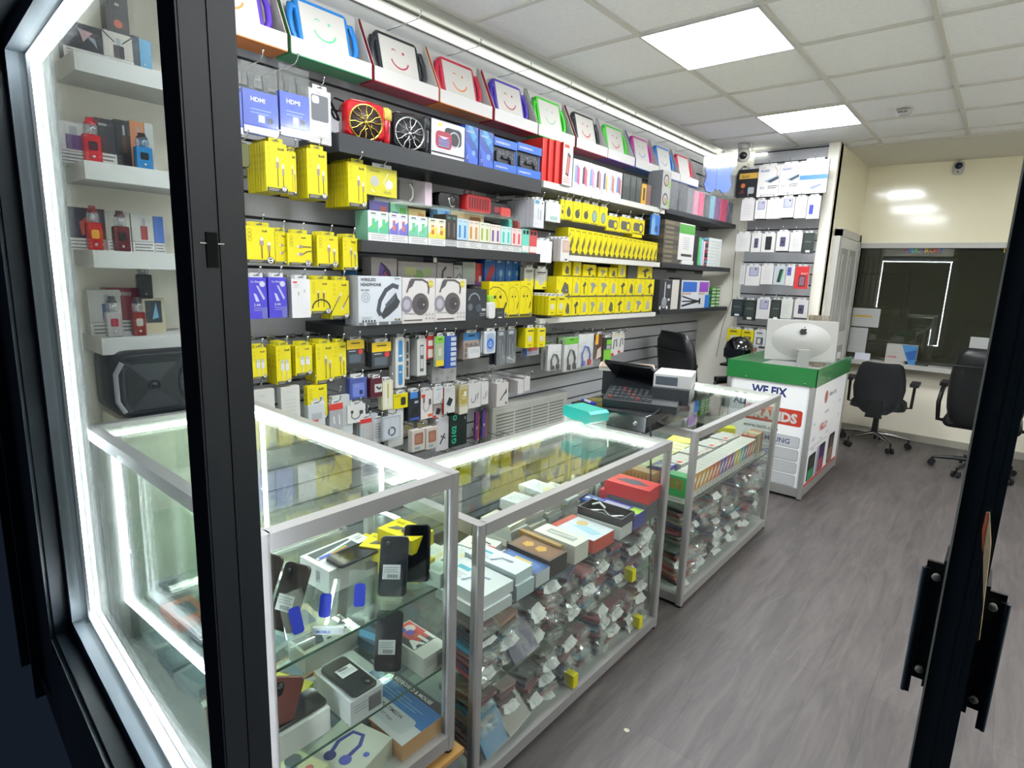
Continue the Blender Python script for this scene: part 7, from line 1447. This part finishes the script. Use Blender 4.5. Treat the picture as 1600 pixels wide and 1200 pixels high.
wbox((101,322,165,388),Z4[2],wb('#2a2733',None,True,lambda A:A.poly([(.4,.35),(.6,.4),(.55,.8),(.35,.65)],'#b04a34')),'dark vape box with a flame picture on the third shelf',xf=-2.33)
wbox((166,330,204,390),Z4[2],wb('#d6d8cc','#3a5a78',True),'white vape box behind the dark red device',xf=-2.32)
wbox((206,334,240,391),Z4[2],wb('#dfe0da','#8a2a2a',True),'white vape box with a slim red device picture',xf=-2.32)
wbox((241,338,256,392),Z4[2],wb('#3f62a8',None,True),'blue and white vape box beside the mullion',xf=-2.32)
wbox((139,453,190,520),Z4[3],wb('#dadbd4','#3a4a80',True),'white vape box on the lowest floating shelf',xf=-2.31)
o=wbox((166,450,226,519),Z4[3],wb('#8a2a38',None,True,lambda A:A.text('TESSO',.3,.84,.1,W_,maxw=.6,bold=.02)),'crimson vape box with white lettering at its top',xf=-2.37)
o=wbox((224,467,258,516),Z4[3],wb('#d9cfae',None,False,lambda A:(A.rect(.1,.3,.85,.95,'#2a3238'),A.poly([(.4,.4),(.6,.9),(.7,.45)],'#6a9ab8'))),'cream box with a dark blue picture on the lowest shelf',xf=-2.31)
def mod(x,y,z,w,h,col,lab,tank='#b9babc',top='#2a2a2c',d=.028,accent=None):
    t=thing('vape_device',lab,'vape device',(x,y,z),PI/2)
    m=MB().rbox(w,h*.62,d,.006,M(col,.25,.3,.3),0,h*.31,0,.003); m.build('body',t)
    MB().prism(rr(w*.5,h*.2,.005,3,0,h*.36),'y',-d/2-.001,-d/2,M(accent or '#0c0d0f',.2)).lathe([(.001,-.003),(.004,-.003),(.005,0)],CHR,8,(0,-d/2-.001,h*.12),'y').build('button_panel',t)
    r=w*.36; MB().lathe([(r,h*.62),(r*1.05,h*.66),(r*1.15,h*.74),(r*1.05,h*.83),(r*.9,h*.84)],GL('#ffffff',1.6,.05,haze=.3,hcol=tank),14).lathe([(.001,h*.62),(r*.5,h*.62),(r*.5,h*.84),(.001,h*.84)],CHR,10).build('tank',t)
    MB().lathe([(r*.95,h*.84),(r*.95,h*.89),(r*.7,h*.9),(r*.66,h*.99),(r*.4,h),(.001,h)],M(top,.3),12).build('mouthpiece',t); return t
def modpx(px,z,col,lab,**k):
    a=onx(px[0],(px[1]+px[3])/2,-2.235); b_=onx(px[2],(px[1]+px[3])/2,-2.235); top=onx(px[0],px[1],-2.235).z; return mod(-2.25,(a.y+b_.y)/2,z,b_.y-a.y,max(.06,top-z),col,lab,**k)
modpx((130,180,158,248),Z4[1],'#b0121c','red square vape device on the second floating shelf',top='#b0202a')
modpx((212,205,238,255),Z4[1],'#1f8fd8','bright blue curved vape device beside the mullion',tank='#5a8ab0')
modpx((136,320,160,388),Z4[2],'#c0241c','flame red curved vape device with a yellow side',top='#6a1a1a',accent='#d8a02a')
modpx((178,328,203,390),Z4[2],'#5a141c','dark red vape device on the third floating shelf',top='#3a1a1e')
modpx((166,463,190,521),Z4[3],'#c9c4c6','silver and red vape device on the lowest floating shelf',accent='#8a1f30')
modpx((207,465,228,520),Z4[3],'#7a2420','rusty red vape device on the lowest floating shelf',accent='#a8a8a0')
o=modpx((229,423,252,466),Z4[3]+.085,'#1a1b1d','black vape device standing on the cream box'); o.location.x=-2.33; o.location.z=Z4[3]+.0
z_=ony; oo=[q for q in bpy.data.objects if q.get('label','').startswith('cream box with a dark blue')][0]; o.location.z=max(v.co.z for v in oo.data.vertices)+Z4[3]+.001
# loudspeaker lying on its side behind the first counter
t=thing('loudspeaker','black loudspeaker on its side with horn and round grille','loudspeaker',(-2.265,.775,1.035),PI/2)
w,h,d=.39,.225,.26
b=MB().rbox(w,h,d,.045,M('#17191b',.5),0,h/2,0,.01); b.build('cabinet',t)
MB().prism(rr(w-.03,h-.03,.035,5,0,h/2),'y',-d/2-.004,-d/2,M('#23262a',.35)).build('front_baffle',t)
hm=MB(); cx=-.095; o_=[(-.08,-.08),(.08,-.08),(.08,.08),(-.08,.08)]; i_=[(-.02,-.02),(.02,-.02),(.02,.02),(-.02,.02)]
vs=[(cx+a,-d/2-.006,h/2+b_) for a,b_ in o_]+[(cx+a,-d/2-.0045,h/2+b_) for a,b_ in i_]
for k_,cc in enumerate(('#2a2d30','#1b1d20','#34373a','#15171a')): hm.add([vs[k_],vs[(k_+1)%4],vs[4+(k_+1)%4],vs[4+k_]],[(0,1,2,3)],M(cc,.4))  # each flare facet has its own grey, shading painted into the colour
hm.lathe([(.001,-.008),(.008,-.008),(.009,-.005),(.016,-.004),(.018,-.008)],M('#121315',.3),14,(cx,-d/2,h/2),'y').build('horn',t)
sl_=MB()
for z in (.022,.034,h-.034,h-.022): sl_.box(cx-.075,-d/2-.0065,z-.003,cx+.085,-d/2-.0045,z+.003,BLK)
sl_.build('port',t)
gm=bpy.data.materials.new('speaker_mesh'); gm.use_nodes=True; nt=gm.node_tree; vb_=nt.nodes.new('ShaderNodeTexVoronoi'); vb_.inputs['Scale'].default_value=160; tc=nt.nodes.new('ShaderNodeTexCoord'); rp=nt.nodes.new('ShaderNodeValToRGB'); rp.color_ramp.elements[0].color=lin('#0d0e10'); rp.color_ramp.elements[1].color=lin('#3c4044'); rp.color_ramp.elements[0].position=.25; rp.color_ramp.elements[1].position=.45
nt.links.new(tc.outputs['Object'],vb_.inputs['Vector']); nt.links.new(vb_.outputs['Distance'],rp.inputs[0]); nt.links.new(rp.outputs[0],nt.nodes['Principled BSDF'].inputs['Base Color'])
MB().lathe([(.001,-.022),(.05,-.019),(.085,-.012),(.098,-.005)],gm,28,(.085,-d/2,h/2),'y').lathe([(.098,-.006),(.104,-.01),(.108,-.004)],BLK,28,(.085,-d/2,h/2),'y').build('grille',t)
MB().tube([(-w/2+.012,-d/2-.002,.03),(-w/2-.004,-d/2+.01,h*.3),(-w/2-.004,-d/2+.01,h*.7),(-w/2+.012,-d/2-.002,h-.03)],.008,M('#b9bcc0',.3),8).build('rim_trim',t)
solo('loudspeaker_stand',MB().box(-.19,-.10,0,.19,.10,1.034,M('#ece8da',.6)),'plain cream box under the loudspeaker behind the first counter','stand',(-2.27,.775,0),PI/2)
